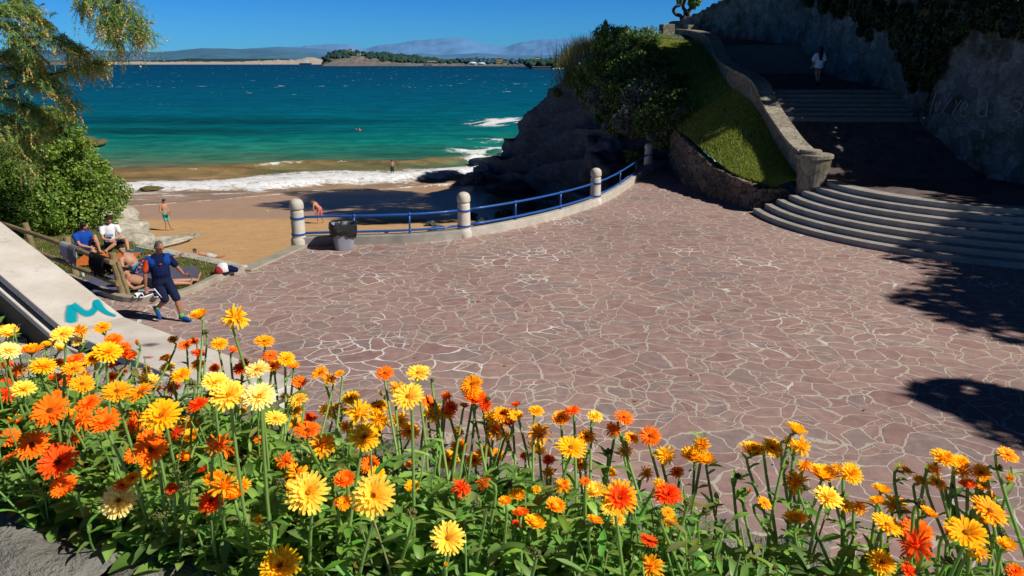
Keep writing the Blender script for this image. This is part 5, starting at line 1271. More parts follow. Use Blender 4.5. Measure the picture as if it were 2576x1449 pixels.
for pts, y in br:
    w3 = catmull([PY(u, v, y + random.uniform(-.3, .3)) - tb for u, v in pts], 6); nL = len(w3)
    mb.tube(w3, [.055*(1-i/nL)+.008 for i in range(nL)], 6, caps=False); twg += [(w3[i], (w3[min(i+1, nL-1)]-w3[max(0, i-1)]).normalized(), i/nL) for i in range(nL//5, nL)]
mb.tube(catmull([(0, 0, -.2), (.1, 0, 1.5), PY(-160, 420, 20.3)-tb, PY(-100, 200, 20.2)-tb, PY(-40, -120, 19.8)-tb], 5), [.16-.006*i for i in range(21)], 9)
mb.build('trunk', M['bark'], tm)
def feathers(twigs, n, gcols, ocols):
    V = np.zeros((n*4, 3)); C = np.zeros((n*4, 3)); k = 0
    # every twig carries drooping sprays: a curved axis with short needles around it
    sprays = []
    while k < n:
        p, d, t = twigs[int(random.random()*len(twigs))]
        if random.random() > .35+.75*t: continue
        q = p + Vector((random.gauss(0, .10), random.gauss(0, .18), random.gauss(0, .08))); dd = (d*.5 + Vector((random.gauss(0, .7), random.gauss(0, .6), random.gauss(-.1, .5)))).normalized(); L = random.uniform(.18, .50)
        och = random.random() < .28+.15*(t > .6); m_ = random.randint(18, 34)
        for i in range(m_):
            if k >= n: break
            s = i/m_; a = q + dd*L*s + Vector((0, 0, -.55*L*s*s)); dr = (dd + Vector((0, 0, -1.1*s))).normalized()
            if och and s > .35:
                e = (dr*.4+Vector((random.gauss(0, 1), random.gauss(0, 1), random.gauss(-.3, 1)))).normalized()*.032; w_ = .017; c = random.choice(ocols)
            else:
                e = (dr+Vector((random.gauss(0, .6), random.gauss(0, .6), random.gauss(0, .6)))).normalized()*random.uniform(.06, .13); w_ = .007; c = random.choice(gcols)
            sd_ = e.cross(Vector((random.gauss(0, 1), random.gauss(0, 1), random.gauss(0, 1)))).normalized()*w_
            V[k*4:k*4+4] = [a-sd_, a+sd_, a+e+sd_*.6, a+e-sd_*.6]; f = random.uniform(.65, 1.3); C[k*4:k*4+4] = [tuple(x*f for x in c)]*4; k += 1
    return V, C
V, C = feathers(twg, 62000, [(.13, .22, .05), (.18, .27, .06), (.09, .17, .045), (.22, .28, .07)], [(.50, .35, .12), (.40, .27, .08), (.56, .42, .17), (.32, .20, .07)])
leafmesh('feathery_crown', V, C, tm)
# ================================================================== PEOPLE
def prim_capsule(bm, a, b, r0, r1, n=10):
    a = Vector(a); b = Vector(b); d = b-a; L = d.length
    if L < 1e-6: d = Vector((0, 0, 1)); L = 1e-6
    d.normalize(); q = d.to_track_quat('Z', 'Y').to_matrix()
    rings = []
    for k in (-1, -.7, -.3, 0): rings.append((r0*math.cos(k*math.pi/2), r0*math.sin(k*math.pi/2)))
    for k in (0, .3, .7, 1): rings.append((r1*math.cos(k*math.pi/2), L + r1*math.sin(k*math.pi/2)))
    vs = []
    for (r, z) in rings:
        r = max(r, 1e-4)
        vs.append([bm.verts.new(a + q @ Vector((r*math.cos(6.2832*j/n), r*math.sin(6.2832*j/n), z))) for j in range(n)])
    for i in range(len(vs)-1):
        for j in range(n): bm.faces.new((vs[i][j], vs[i][(j+1) % n], vs[i+1][(j+1) % n], vs[i+1][j]))
    bm.faces.new(vs[0][::-1]); bm.faces.new(vs[-1])
def prim_ell(bm, c, r, rot=None):
    m = Matrix.Translation(Vector(c)) @ (rot.to_4x4() if rot is not None else Matrix.Identity(4)) @ Matrix.Diagonal((r[0], r[1], r[2], 1))
    bmesh.ops.create_uvsphere(bm, u_segments=14, v_segments=9, radius=1, matrix=m)
def blob(name, prims, voxel, mat, parent, smooth=4):
    bm = bmesh.new()
    for p in prims:
        if p[0] == 'c': prim_capsule(bm, *p[1:])
        else: prim_ell(bm, *p[1:])
    me = bpy.data.meshes.new(name); bm.to_mesh(me); bm.free()
    o = bpy.data.objects.new(name, me); COL.objects.link(o)
    md = o.modifiers.new('r', 'REMESH'); md.mode = 'VOXEL'; md.voxel_size = voxel
    dg = bpy.context.evaluated_depsgraph_get(); dg.update(); ev = o.evaluated_get(dg); m2 = bpy.data.meshes.new_from_object(ev); o.modifiers.clear(); o.data = m2; bpy.data.meshes.remove(me); m2.name = name
    bm = bmesh.new(); bm.from_mesh(m2)
    for _ in range(smooth): bmesh.ops.smooth_vert(bm, verts=bm.verts, factor=.5, use_axis_x=True, use_axis_y=True, use_axis_z=True)
    bm.to_mesh(m2); bm.free()
    m2.materials.clear(); m2.materials.append(mat)
    m2.polygons.foreach_set('use_smooth', [True]*len(m2.polygons)); o.parent = parent; return o
def basis(x, z):
    z = z.normalized(); x = (x - z*x.dot(z)).normalized(); y = z.cross(x); return Matrix((x, y, z)).transposed()
def person(loc, J, label, face, rz=0, k=1.0, skin='skin', hair='hair', shirt=None, shorts=None, shoes=None, sock=None, vox=.014, girth=1.0, hairlen=0, sleeve=.55, shortlen=.75, name='person', belly=0, fingers=True, up=None, no_legs=False, curl=.35):
    V_ = {n_: Vector(p) for n_, p in J.items()}
    ro = empty(name, loc, rz, label, 'person'); pr = []
    face = Vector(face).normalized()
    hd, nk, pv = V_['head'], V_['neck'], V_['pelvis']
    sL, sR, hL, hR = V_['sL'], V_['sR'], V_['hL'], V_['hR']
    spine = (nk-pv); B = basis(sL-sR, spine); fw = B.col[1]*-1 if False else (sL-sR).cross(spine).normalized()*-1
    # forward direction of the chest = (left - right) x up reversed to point out of the chest
    fw = spine.cross(sL-sR).normalized()*-1
    fw = (sL-sR).normalized().cross(spine.normalized()); 
    hw = (sL-sR).length/2
    g_ = girth*k
    tors = []
    for t, rx, ry in ((.02, .155, .115), (.14, .155, .118), (.30, .142+.03*belly, .108+.06*belly), (.46, .145+.02*belly, .108+.05*belly), (.62, .160, .115), (.78, .170, .112), (.88, .150, .095)):
        c = pv.lerp(nk, t) + fw*(.03*belly if .2 < t < .55 else 0)
        tors.append((c, (max(.05, rx*g_), ry*g_, .10*k)))
    dn_ = []
    for i in range(len(tors)-1):
        for j in range(4):
            t = j/4; dn_.append((tors[i][0].lerp(tors[i+1][0], t), tuple(tors[i][1][q]*(1-t)+tors[i+1][1][q]*t for q in range(3))))
    tors = dn_ + [tors[-1]]
    for c, r in tors: pr.append(('e', c, r, B))
    pr.append(('e', pv+(hL-pv)*.55 + Vector((0, 0, 0)), (.095*g_, .11*g_, .10*k), B)); pr.append(('e', pv+(hR-pv)*.55, (.095*g_, .11*g_, .10*k), B))
    shc = nk.lerp(pv, .10)
    for s in (sL, sR): pr.append(('c', shc, s, .062*g_, .058*g_))
    pr.append(('c', nk-(hd-nk).normalized()*.04*k, nk.lerp(hd, .6), .058*k, .052*k))
    limbs = {}
    for s in 'LR':
        sh, el, wr = V_['s'+s], V_['e'+s], V_['w'+s]
        pr.append(('c', sh, sh.lerp(el, .45), .054*g_, .047*g_)); pr.append(('c', sh.lerp(el, .45), el, .047*g_, .039*k)); pr.append(('c', el, el.lerp(wr, .3), .040*k, .041*k)); pr.append(('c', el.lerp(wr, .3), wr, .041*k, .027*k))
        # hand with palm, four bent fingers of different lengths and a thumb from the side of the palm
        d = V_.get('d'+s, wr-el).normalized(); sd = d.cross(fw); sd = sd.normalized() if sd.length > .1 else d.cross(Vector((0, 0, 1))).normalized(); pn = sd.cross(d).normalized()
        if pn.dot(pv-wr) < 0: pn = -pn
        palm = wr + d*.05*k; pr.append(('e', palm, (.042*k, .05*k, .019*k), Matrix((sd, d, sd.cross(d))).transposed()))
        if fingers:
            for i, ln in enumerate((.070, .080, .075, .058)):
                b = palm + d*.035*k + sd*(i-1.5)*.020*k; m_ = b + (d*(1-curl*.5)+pn*curl*.6)*ln*.5*k; e_ = m_ + (d*(1-curl)+pn*curl*1.4).normalized()*ln*.5*k
                pr.append(('c', b, m_, .0095*k, .009*k)); pr.append(('c', m_, e_, .009*k, .0075*k))
            th = palm - d*.02*k + sd*-.035*k; t2 = th + (d*.6-sd*.7+pn*.35).normalized()*.035*k; pr.append(('c', th, t2, .012*k, .010*k)); pr.append(('c', t2, t2+(d*.9-sd*.1+pn*.4).normalized()*.03*k, .010*k, .008*k))
        if no_legs: continue
        hp, kn, an, to = V_['h'+s], V_['k'+s], V_['a'+s], V_['t'+s]
        pr.append(('c', hp, hp.lerp(kn, .5), .088*g_, .075*g_)); pr.append(('c', hp.lerp(kn, .5), kn, .075*g_, .056*k)); pr.append(('c', kn, kn.lerp(an, .32), .054*k, .056*g_)); pr.append(('c', kn.lerp(an, .32), an, .056*g_, .034*k))
        ft = (to-an); pr.append(('c', an + (an-kn).normalized()*.03*k - ft.normalized()*.03*k, an+ft*.6, .034*k, .032*k)); pr.append(('c', an+ft*.55, to, .036*k, .024*k))
    upv = (hd-nk).normalized() if up is None else Vector(up).normalized()
    face = (face - upv*face.dot(upv)*.85).normalized()
    HB = basis(face.cross(upv)*-1, upv); hx, hy, hz = HB.col[0], face, upv
    HM = Matrix((hx, hy, hz)).transposed()
    pr.append(('e', hd, (.076*k, .094*k, .112*k), HM)); pr.append(('e', hd+hy*.03*k-hz*.062*k, (.054*k, .058*k, .050*k), HM)); pr.append(('e', hd+hy*.055*k-hz*.100*k, (.026*k, .024*k, .018*k), HM))
    pr.append(('c', hd+hy*.088*k+hz*.012*k, hd+hy*.108*k-hz*.030*k, .010*k, .015*k))
    pr.append(('e', hd+hy*.080*k+hz*.028*k, (.052*k, .016*k, .010*k), HM))
    for s in (-1, 1): pr.append(('e', hd+hx*.078*k*s-hy*.005*k-hz*.008*k, (.011*k, .020*k, .032*k), HM))
    body = blob('body', pr, vox, M[skin], ro)
    # face details
    for s in (-1, 1):
        mb = MB(); bm = bmesh.new(); prim_ell(bm, hd+hx*.032*k*s+hy*.083*k+hz*.006*k, (.014*k, .008*k, .008*k), HM); mb.add([v.co for v in bm.verts], [[v.index for v in f.verts] for f in bm.faces] if not bm.verts.index_update() else []); bm.free(); mb.build('eye', cloth('eye', (.02, .015, .012)), ro)
    mb = MB(); mb.tube([hd+hx*(-.026*k)+hy*.083*k-hz*.066*k, hd+hy*.092*k-hz*.066*k, hd+hx*.026*k+hy*.083*k-hz*.066*k], [.003*k, .007*k, .003*k], 6); mb.build('mouth', cloth('lip', (.24, .08, .06)), ro)
    # hair
    if hair:
        hp_ = [('e', hd-hy*.026*k+hz*.036*k, (.083*k, .086*k, .092*k), HM), ('e', hd-hy*.045*k-hz*.012*k, (.078*k, .062*k, .088*k), HM)]
        if hairlen > .02: hp_ += [('e', hd+hx*.05*k*s+hz*.07*k+hy*.03*k, (.045*k, .05*k, .042*k), HM) for s in (-1, 1)] + [('e', hd+hz*.085*k+hy*.045*k, (.05*k, .04*k, .035*k), HM)]
        if hairlen > .15:
            hp_ += [('c', hd-hy*.06*k, nk-fw*.11*k+(pv-nk)*.16, .085*k, .095*k), ('c', nk-fw*.11*k+(pv-nk)*.1, nk-fw*.13*k+(pv-nk)*hairlen, .11*k, .075*k)]
        blob('hair', hp_, max(.009, vox*.8), M[hair], ro, 1)
    if shirt is not None:
        sp = [('e', c, (r[0]+.014*k, r[1]+.014*k, r[2]+.012*k), B) for c, r in tors[3 if shorts is not None else 0:]] + [('c', shc, s, .078*g_, .072*g_) for s in (sL, sR)]
        for s in 'LR': sp.append(('c', V_['s'+s], V_['s'+s].lerp(V_['e'+s], sleeve), .070*g_, .066*g_))
        blob('shirt', sp, vox, shirt, ro)
    if shorts is not None:
        sp = [('e', c, (r[0]+.016*k, r[1]+.016*k, r[2]+.008*k), B) for c, r in tors[:6]] + [('e', pv+(V_['h'+s]-pv)*.55, (.11*g_, .125*g_, .11*k), B) for s in 'LR']
        if not no_legs:
            for s in 'LR': sp.append(('c', V_['h'+s], V_['h'+s].lerp(V_['k'+s], shortlen), .098*g_, .080*g_))
        blob('shorts', sp, vox, shorts, ro)
    if shoes is not None and not no_legs:
        for s in 'LR':
            an, to, kn = V_['a'+s], V_['t'+s], V_['k'+s]; ft = to-an; dn = (an-kn).normalized()
            blob('shoe', [('c', an+dn*.035*k-ft.normalized()*.04*k, an+ft*.5+dn*.01*k, .046*k, .044*k), ('c', an+ft*.5+dn*.005*k, to+ft.normalized()*.01*k, .046*k, .036*k)], .011, shoes, ro)
            if sock is not None:
                mb = MB(); mb.tube([an+dn*.01*k, an-dn*.07*k], [.047*k, .045*k], 12); mb.build('sock', sock, ro, smooth=True)
    return ro, V_
navy = cloth('navy', (.006, .012, .055)); royal = cloth('royal', (.006, .05, .26)); orange = cloth('orangered', (.62, .07, .015)); wht = cloth('whitecloth', (.72, .72, .74)); teal = cloth('tealshorts', (.06, .42, .38)); pink = cloth('pinkshorts', (.60, .17, .16)); green_s = cloth('greenshorts', (.01, .08, .05)); darkc = cloth('darkcloth', (.012, .012, .014))
# --- walking man
mp = P(424, 808, 0)
Jm = dict(head=(.04, -.03, 1.60), neck=(-.03, 0, 1.42), pelvis=(-.02, 0, .90), sR=(-.19, -.09, 1.34), sL=(.13, .11, 1.36), eR=(-.27, -.15, 1.06), wR=(-.31, -.12, .80), dR=(.03, -.02, -1), eL=(.27, .15, 1.13), wL=(.42, .07, 1.0), dL=(1, -.1, -.12),
          hR=(-.10, -.05, .86), hL=(.06, .06, .86), kL=(.23, .01, .49), aL=(.29, .0, .10), tL=(.48, -.07, .045), kR=(.01, -.03, .48), aR=(-.21, .01, .27), tR=(-.16, -.03, .085))
man, Vm = person((mp.x, mp.y, 0), Jm, 'man in navy and orange sports shirt and shorts walking across the paving', (.75, -.45, -.42), k=1.03, skin='skin_tan', hair='hair_grey', shirt=navy, shorts=cloth('navyshorts', (.012, .018, .05)), shoes=cloth('blueshoe', (.008, .075, .28)), sock=cloth('limesock', (.12, .42, .10)), vox=.011, girth=1.08, belly=.55, sleeve=.72, shortlen=.95)
# blue yoke, orange sleeve panel, chest mark, shorts stripe, glasses
_a, _b = Vm['sL'].lerp(Vm['sR'], .2)+Vector((0, 0, -.055)), Vm['sL'].lerp(Vm['sR'], .8)+Vector((0, 0, -.055))
blob('shirt_yoke', [('c', _a, _b, .137, .137), ('c', Vm['neck']+Vector((0, 0, -.06)), Vm['sL']+Vector((0, -.0, .012)), .088, .076), ('c', Vm['neck']+Vector((0, 0, -.06)), Vm['sR']+Vector((0, 0, .012)), .088, .078)], .011, royal, man)
blob('sleeve_panel', [('c', Vm['sR'].lerp(Vm['eR'], .06)+Vector((-.006, -.006, 0)), Vm['sR'].lerp(Vm['eR'], .70)+Vector((-.006, -.006, 0)), .078, .075)], .011, orange, man)
blob('sleeve_panel', [('c', Vm['sL'].lerp(Vm['eL'], .02)+Vector((0, .03, .0)), Vm['sL'].lerp(Vm['eL'], .3)+Vector((0, .035, 0)), .060, .055)], .011, orange, man)
cm = Vm['pelvis'].lerp(Vm['neck'], .72)+Vector((.10, -.145, 0)); mb = MB(); mb.lathe([(.0, 0), (.020, .0), (.0, .012)], c=(0, 0, 0), n=10); o = mb.build('chest_logo', orange, man); o.location = cm; o.rotation_euler = (R(80), 0, R(35)); o.scale = (1.2, .7, 1)
mb = MB(); a, b = Vm['hR']+Vector((-.03, -.098, -.10)), Vm['kR'].lerp(Vm['hR'], .2)+Vector((.0, -.078, 0)); mb.tube([a, a.lerp(b, .5)+Vector((0, -.006, 0)), b], .013, 6); mb.build('side_stripe', wht, man)
hd = Vm['head']; fdir = Vector((.75, -.45, -.2)).normalized(); sdv = fdir.cross(Vector((0, 0, 1))).normalized()
mb = MB()
for s in (-1, 1):
    c = hd+fdir*.098+sdv*.034*s+Vector((0, 0, .006)); mb.tube([c+sdv*.024*math.cos(t)+Vector((0, 0, .017*math.sin(t))) for t in np.linspace(0, 6.28, 13)], .0025, 5); mb.tube([c+sdv*.024*s, hd+sdv*.082*s-fdir*.01+Vector((0, 0, .01))], .003, 5)
mb.build('glasses', darkc, man)
# --- beach player in teal shorts holding a bat
def on_sand(u, v):
    z = -3.5
    for _ in range(5): p = P(u, v, z); z = float(sand_z(p.x, p.y))
    return P(u, v, z)
p = on_sand(420, 580)
J = dict(head=(.06, -.02, 1.62), neck=(.0, 0, 1.46), pelvis=(.02, 0, .94), sR=(-.12, -.12, 1.39), sL=(.08, .14, 1.39), eR=(-.16, -.20, 1.10), wR=(.05, -.24, .98), dR=(1, .1, -.3), eL=(.13, .18, 1.10), wL=(.22, .02, .98), dL=(.8, -.5, -.3), hR=(.0, -.09, .90), hL=(.03, .09, .90), kR=(.05, -.09, .48), aR=(.02, -.10, .08), tR=(.20, -.14, .03), kL=(.11, .10, .48), aL=(.18, .14, .08), tL=(.37, .10, .03))
per, Vp = person(p, J, 'slim man in turquoise shorts standing on the sand with a wooden bat', (.8, -.15, -.25), k=1.02, hair='hair_brown', shorts=teal, vox=.015, hairlen=.05)
mb = MB(); mb.tube(catmull([(-.14, -.08, 1.0), (.02, -.125, 1.0), (.16, -.02, 1.0)], 4), .012, 6); mb.build('dark_waistband', cloth('waist', (.03, .03, .06)), per)
mb = MB(); mb.lathe([(0, -.008), (.10, -.008), (.11, 0), (.10, .008), (0, .008)], n=20); mb.tube([(-.1, 0, 0), (-.22, 0, 0)], .015, 8); bt = mb.build('beach_bat', cloth('batwood', (.28, .14, .06))); bt.location = Vector(p)+Vector((.30, -.16, 1.0)); bt.rotation_euler = (R(70), R(60), R(30)); tag(bt, 'round wooden beach bat held by the man in turquoise shorts', 'bat')
# --- boy in pink shorts bent forward
p = on_sand(803, 562)
J = dict(head=(-.30, -.10, 1.34), neck=(-.20, -.04, 1.24), pelvis=(.10, 0, .86), sR=(-.20, -.17, 1.15), sL=(-.10, .12, 1.17), eR=(-.22, -.22, .92), wR=(-.13, -.20, .72), dR=(.2, .3, -.9), eL=(-.20, .02, .93), wL=(-.14, -.12, .72), dL=(.1, -.2, -.9), hR=(.08, -.09, .82), hL=(.12, .09, .82), kR=(-.04, -.10, .46), aR=(-.02, -.12, .08), tR=(-.19, -.17, .03), kL=(.12, .10, .45), aL=(.24, .14, .09), tL=(.12, .10, .03))
person(p, J, 'boy in pink shorts bending forward on the sand behind the railing', (-.8, -.3, -.5), k=.95, hair='hair_brown', shorts=pink, vox=.015, hairlen=.05)
ob = Vector(on_sand(803, 562)); mb = MB(); mb.lathe([(0, -.008), (.10, -.008), (.11, 0), (.10, .008), (0, .008)], n=18); mb.tube([(-.1, 0, 0), (-.2, 0, 0)], .015, 8); bt = mb.build('beach_bat', cloth('batwood', (.28, .14, .06))); bt.location = ob+Vector((-.05, -.2, .55)); bt.rotation_euler = (R(60), R(80), 0); tag(bt, 'wooden bat held low by the boy in pink shorts', 'bat')
bm = bmesh.new(); bmesh.ops.create_uvsphere(bm, u_segments=14, v_segments=8, radius=.055); me = bpy.data.meshes.new('ball'); bm.to_mesh(me); bm.free(); me.materials.append(cloth('limeball', (.30, .62, .04)))
bo = bpy.data.objects.new('beach_ball', me); COL.objects.link(bo); bo.location = PY(671, 531, 41); bo.scale = (1.6, 1, .9); bo.rotation_euler = (0, R(12), 0); tag(bo, 'lime green ball flying between the two beach bat players', 'ball')
# --- boy lying on the sand at the beach kerb
p = on_sand(507, 652)
J = dict(head=(-.22, -.02, .34), neck=(-.13, .02, .26), pelvis=(.30, .08, .13), sR=(-.14, -.10, .21), sL=(-.05, .15, .24), eR=(-.13, -.14, .04), wR=(-.26, -.10, .04), eL=(-.08, .18, .05), wL=(-.22, .10, .04), hR=(.30, .0, .12), hL=(.32, .15, .12), kR=(.58, .02, .07), aR=(.80, .0, .10), tR=(.90, .0, .10), kL=(.58, .18, .07), aL=(.78, .22, .08), tL=(.88, .22, .08))
person(p, J, 'small boy lying on his front in the sand just beyond the beach kerb', (-.9, -.3, -.4), k=.72, hair='hair_brown', shorts=cloth('palegrey', (.45, .45, .42)), vox=.012, hairlen=.03, up=(-.3, .0, 1))
for (u, v, c, lb, nm) in ((526, 652, (.16, .62, .06), 'lime green toy spade beside the boy lying in the sand', 'toy_spade'), (533, 664, (.60, .02, .03), 'red toy rake on the beach kerb next to the lying boy', 'toy_rake')):
    q = on_sand(u, v); mb = MB(); mb.box((0, 0, .05), (.16, .10, .03), .2); mb.tube([(.07, 0, .05), (.24, .02, .07)], .012, 6); mb.box((-.06, 0, .07), (.05, .1, .05)); o = mb.build(nm, cloth(nm, c)); o.location = q+Vector((0, 0, .02)); tag(o, lb, 'toy')
# --- child by the foot of the sea wall
p = P(956, 588, -.72); zc = float(sand_z(p.x, max(p.y, 25.2))); p = Vector((p.x+.35, 25.6, zc)); hz_ = 5.2 + ray(956, 586).z/ray(956, 586).y*25.6
kk = (hz_ - zc + .08)/1.75
J = dict(head=(0, -.02, 1.63), neck=(0, 0, 1.48), pelvis=(0, 0, .95), sR=(-.17, 0, 1.40), sL=(.17, 0, 1.40), eR=(-.27, -.16, 1.36), wR=(-.30, -.12, 1.60), dR=(-.1, 0, 1), eL=(.22, .02, 1.12), wL=(.22, -.05, .9), hR=(-.09, 0, .9), hL=(.09, 0, .9), kR=(-.1, -.02, .48), aR=(-.1, 0, .08), tR=(-.11, -.15, .03), kL=(.1, -.02, .48), aL=(.1, 0, .08), tL=(.11, -.15, .03))
J = {a: tuple(x*kk for x in b) for a, b in J.items()}
person(p, J, 'child below the sea wall with only head and raised hand showing over the kerb', (-.5, -.8, 0), k=kk, hair='hair_brown', shorts=green_s, vox=.012, hairlen=.03)
# --- bather wading in the surf
p = P(987, 437, -5.25); p.y -= 0
J = dict(head=(0, 0, 1.62), neck=(0, 0, 1.47), pelvis=(0, 0, .95), sR=(.18, 0, 1.40), sL=(-.18, 0, 1.40), eR=(.30, .02, 1.14), wR=(.34, .05, .90), eL=(-.30, .02, 1.14), wL=(-.34, .05, .90), hR=(.09, 0, .9), hL=(-.09, 0, .9), kR=(.10, .05, .48), aR=(.1, 0, .08), tR=(.11, .15, .03), kL=(-.1, .05, .48), aL=(-.1, 0, .08), tL=(-.11, .15, .03))
person(p - Vector((0, 0, .35)), J, 'bather in dark green shorts wading into the breaking wave with his back turned', (0, 1, 0), k=1.0, hair='hair_brown', shorts=green_s, vox=.016)
# --- swimmer further out
p = P(904, 328, -5.15)
J = dict(head=(0, 0, .14), neck=(0, 0, .0), pelvis=(0, .1, -.5), sR=(-.18, 0, -.05), sL=(.18, 0, -.05), eR=(-.34, .02, .02), wR=(-.48, -.05, .10), eL=(.30, .02, -.15), wL=(.40, .0, -.1), hR=(-.1, .1, -.5), hL=(.1, .1, -.5), kR=(-.1, .1, -.9), aR=(-.1, .1, -1.3), tR=(-.1, .1, -1.4), kL=(.1, .1, -.9), aL=(.1, .1, -1.3), tL=(.1, .1, -1.4))
person(p+Vector((0, 0, .12)), J, 'swimmer far out in the turquoise water with only head and shoulders showing', (.3, -1, 0), k=1.3, hair='hair_brown', vox=.018, skin='skin')
# --- woman walking up the path
p = Vector((13.9, 35.3, 4.15))
J = dict(head=(.02, .02, 1.50), neck=(0, 0, 1.36), pelvis=(0, 0, .87), sR=(.16, 0, 1.29), sL=(-.16, 0, 1.29), eR=(.23, .03, 1.03), wR=(.20, .14, .85), eL=(-.23, -.04, 1.03), wL=(-.28, -.02, .82), hR=(.08, 0, .83), hL=(-.08, 0, .83), kR=(.09, .10, .46), aR=(.10, .06, .08), tR=(.11, .20, .03), kL=(-.08, -.02, .45), aL=(-.04, -.20, .16), tL=(-.03, -.12, .03))
wo, Vw = person(p, J, 'long haired woman in a white top walking up the shaded path', (0, 1, 0), k=.94, hair='hair', hairlen=.52, shorts=cloth('darkred', (.04, .01, .012)), shoes=darkc, vox=.013, girth=.88, shortlen=.4)
wo.scale = (1.06,)*3
blob('loose_top', [('e', (0, 0, 1.20), (.19, .13, .14)), ('e', (0, 0, 1.0), (.20, .15, .16)), ('e', (-.01, -.01, .82), (.215, .165, .13)), ('c', (-.15, 0, 1.28), (-.24, -.02, 1.10), .085, .10), ('c', (.15, 0, 1.28), (.22, .02, 1.10), .085, .095)], .014, cloth('whitetop', (.74, .76, .85)), wo)
# --- seated men and sunbathers on the grass
def seat(u, v, z=.09): return P(u, v, z)
p = seat(212, 640)
J = dict(head=(.14, -.02, .80), neck=(.05, .0, .64), pelvis=(0, .02, .12), sR=(-.08, -.17, .56), sL=(.12, .16, .57), eR=(.10, -.30, .34), wR=(.30, -.22, .26), eL=(.28, .12, .42), wL=(.38, -.04, .42), hR=(.08, -.10, .10), hL=(.10, .10, .12), kR=(.42, -.26, .14), aR=(.30, .06, .06), tR=(.42, .16, .05), kL=(.34, .06, .50), aL=(.44, .02, .08), tL=(.60, -.06, .04))
person(p, J, 'dark haired man in a blue t-shirt sitting on the grass, turned to his friend', (.8, .5, -.1), k=1.0, shirt=cloth('bluetee', (.01, .06, .34)), shorts=cloth('bluejean', (.02, .03, .08)), vox=.013, skin='skin', girth=1.05, sleeve=.5)
p = seat(246, 640) + Vector((.05, .65, 0))
J = dict(head=(.10, -.06, .86), neck=(.02, .0, .70), pelvis=(-.02, .02, .12), sR=(-.13, -.13, .61), sL=(.20, .10, .62), eR=(-.05, -.28, .36), wR=(.16, -.26, .30), eL=(.32, .0, .38), wL=(.22, -.20, .32), hR=(.04, -.10, .12), hL=(.10, .08, .12), kR=(.30, -.36, .22), aR=(.10, -.52, .06), tR=(.20, -.62, .05), kL=(.54, -.16, .30), aL=(.66, -.36, .06), tL=(.80, -.42, .05))
w2_, _ = person(p, J, 'young man in a white printed t-shirt sitting cross legged beside the man in blue', (.5, -.8, -.35), k=1.0, shirt=wht, shorts=cloth('bluejean', (.02, .03, .08)), vox=.013, hairlen=.05, sleeve=.5)
mb = MB(); mb.box((.08, -.145, .42), (.18, .01, .07), R(30)); mb.build('shirt_print', cloth('print', (.16, .30, .45)), w2_)
# orange towel, bottle
def towel(name, c, w_, d_, rz, mat, label, seed=0, z=.10):
    n_ = 22; G = []
    for i in range(n_+1):
        row = []
        for j in range(n_+1):
            x, y = (i/n_-.5)*w_, (j/n_-.5)*d_; row.append((x + .02*float(vn(x*5, y*5, seed)), y, .02+.045*float(fbm(x*4, y*4, seed, 3, 2))))
        G.append(row)
    mb = MB(); mb.grid(G, flip=True); o = mb.build(name, mat, smooth=True); o.location = (c.x, c.y, z); o.rotation_euler = (0, 0, rz); return tag(o, label, 'towel')
towel('beach_towel', P(268, 655, .1), 1.5, 1.2, .2, cloth('orangetowel', (.55, .14, .03)), 'orange towel spread under the two seated men', 1)
towel('beach_towel', P(278, 648, .1)+Vector((.35, .55, 0)), .5, .6, .5, cloth('bluetowel', (.02, .12, .20)), 'corner of a dark blue towel beside the white shirted man', 2, z=.09)
towel('picnic_blanket', P(355, 705, .1), 2.6, 1.5, .45, cloth('slateblanket', (.10, .10, .15)), 'slate grey blanket under the two sunbathers', 3, z=.09)
c = P(259, 668, .12); mb = MB(); mb.lathe([(.035, 0), (.038, .02), (.036, .16), (.014, .22), (.014, .25)], n=14); mb.tube([(0, 0, .245), (0, 0, .27)], .017, 8)
o = mb.build('drink_bottle', cloth('clearplastic', (.55, .40, .42))); o.location = c; tag(o, 'clear pink capped drink bottle standing on the orange towel', 'bottle')
# sunbather looking round
p = seat(328, 690)
J = dict(head=(-.10, -.04, .66), neck=(-.06, .0, .50), pelvis=(.20, .04, .12), sR=(-.10, -.16, .42), sL=(.02, .17, .46), eR=(-.02, -.24, .20), wR=(.16, -.22, .34), dR=(1, .2, .3), eL=(.06, .30, .25), wL=(.26, .24, .36), hR=(.24, -.06, .12), hL=(.26, .13, .13), kR=(.60, -.12, .50), aR=(.80, -.10, .12), tR=(.96, -.12, .06), kL=(.70, .20, .28), aL=(1.12, .30, .38), tL=(1.26, .32, .48))
per, Vs = person(p, J, 'dark haired sunbather in bright patterned trunks leaning up behind the fence post', (.3, -.9, .0), k=.98, shorts=cloth('patterned', (.05, .22, .40)), vox=.013, hairlen=.08, skin='skin')
for i in range(14):
    a = Vs['hR'].lerp(Vs['kR'], random.uniform(.0, .65)); t = random.uniform(0, 3.14); q = a + Vector((random.uniform(-.03, .03), -.10-.005*random.random(), .06*math.cos(t)))
    mb = MB(); mb.box(q, (.045, .012, .035), random.random()); mb.build('trunk_pattern', cloth(random.choice(['whitecloth', 'tealp', 'pinkp']), random.choice([(.7, .7, .7), (.03, .45, .4), (.6, .15, .2)])), per)
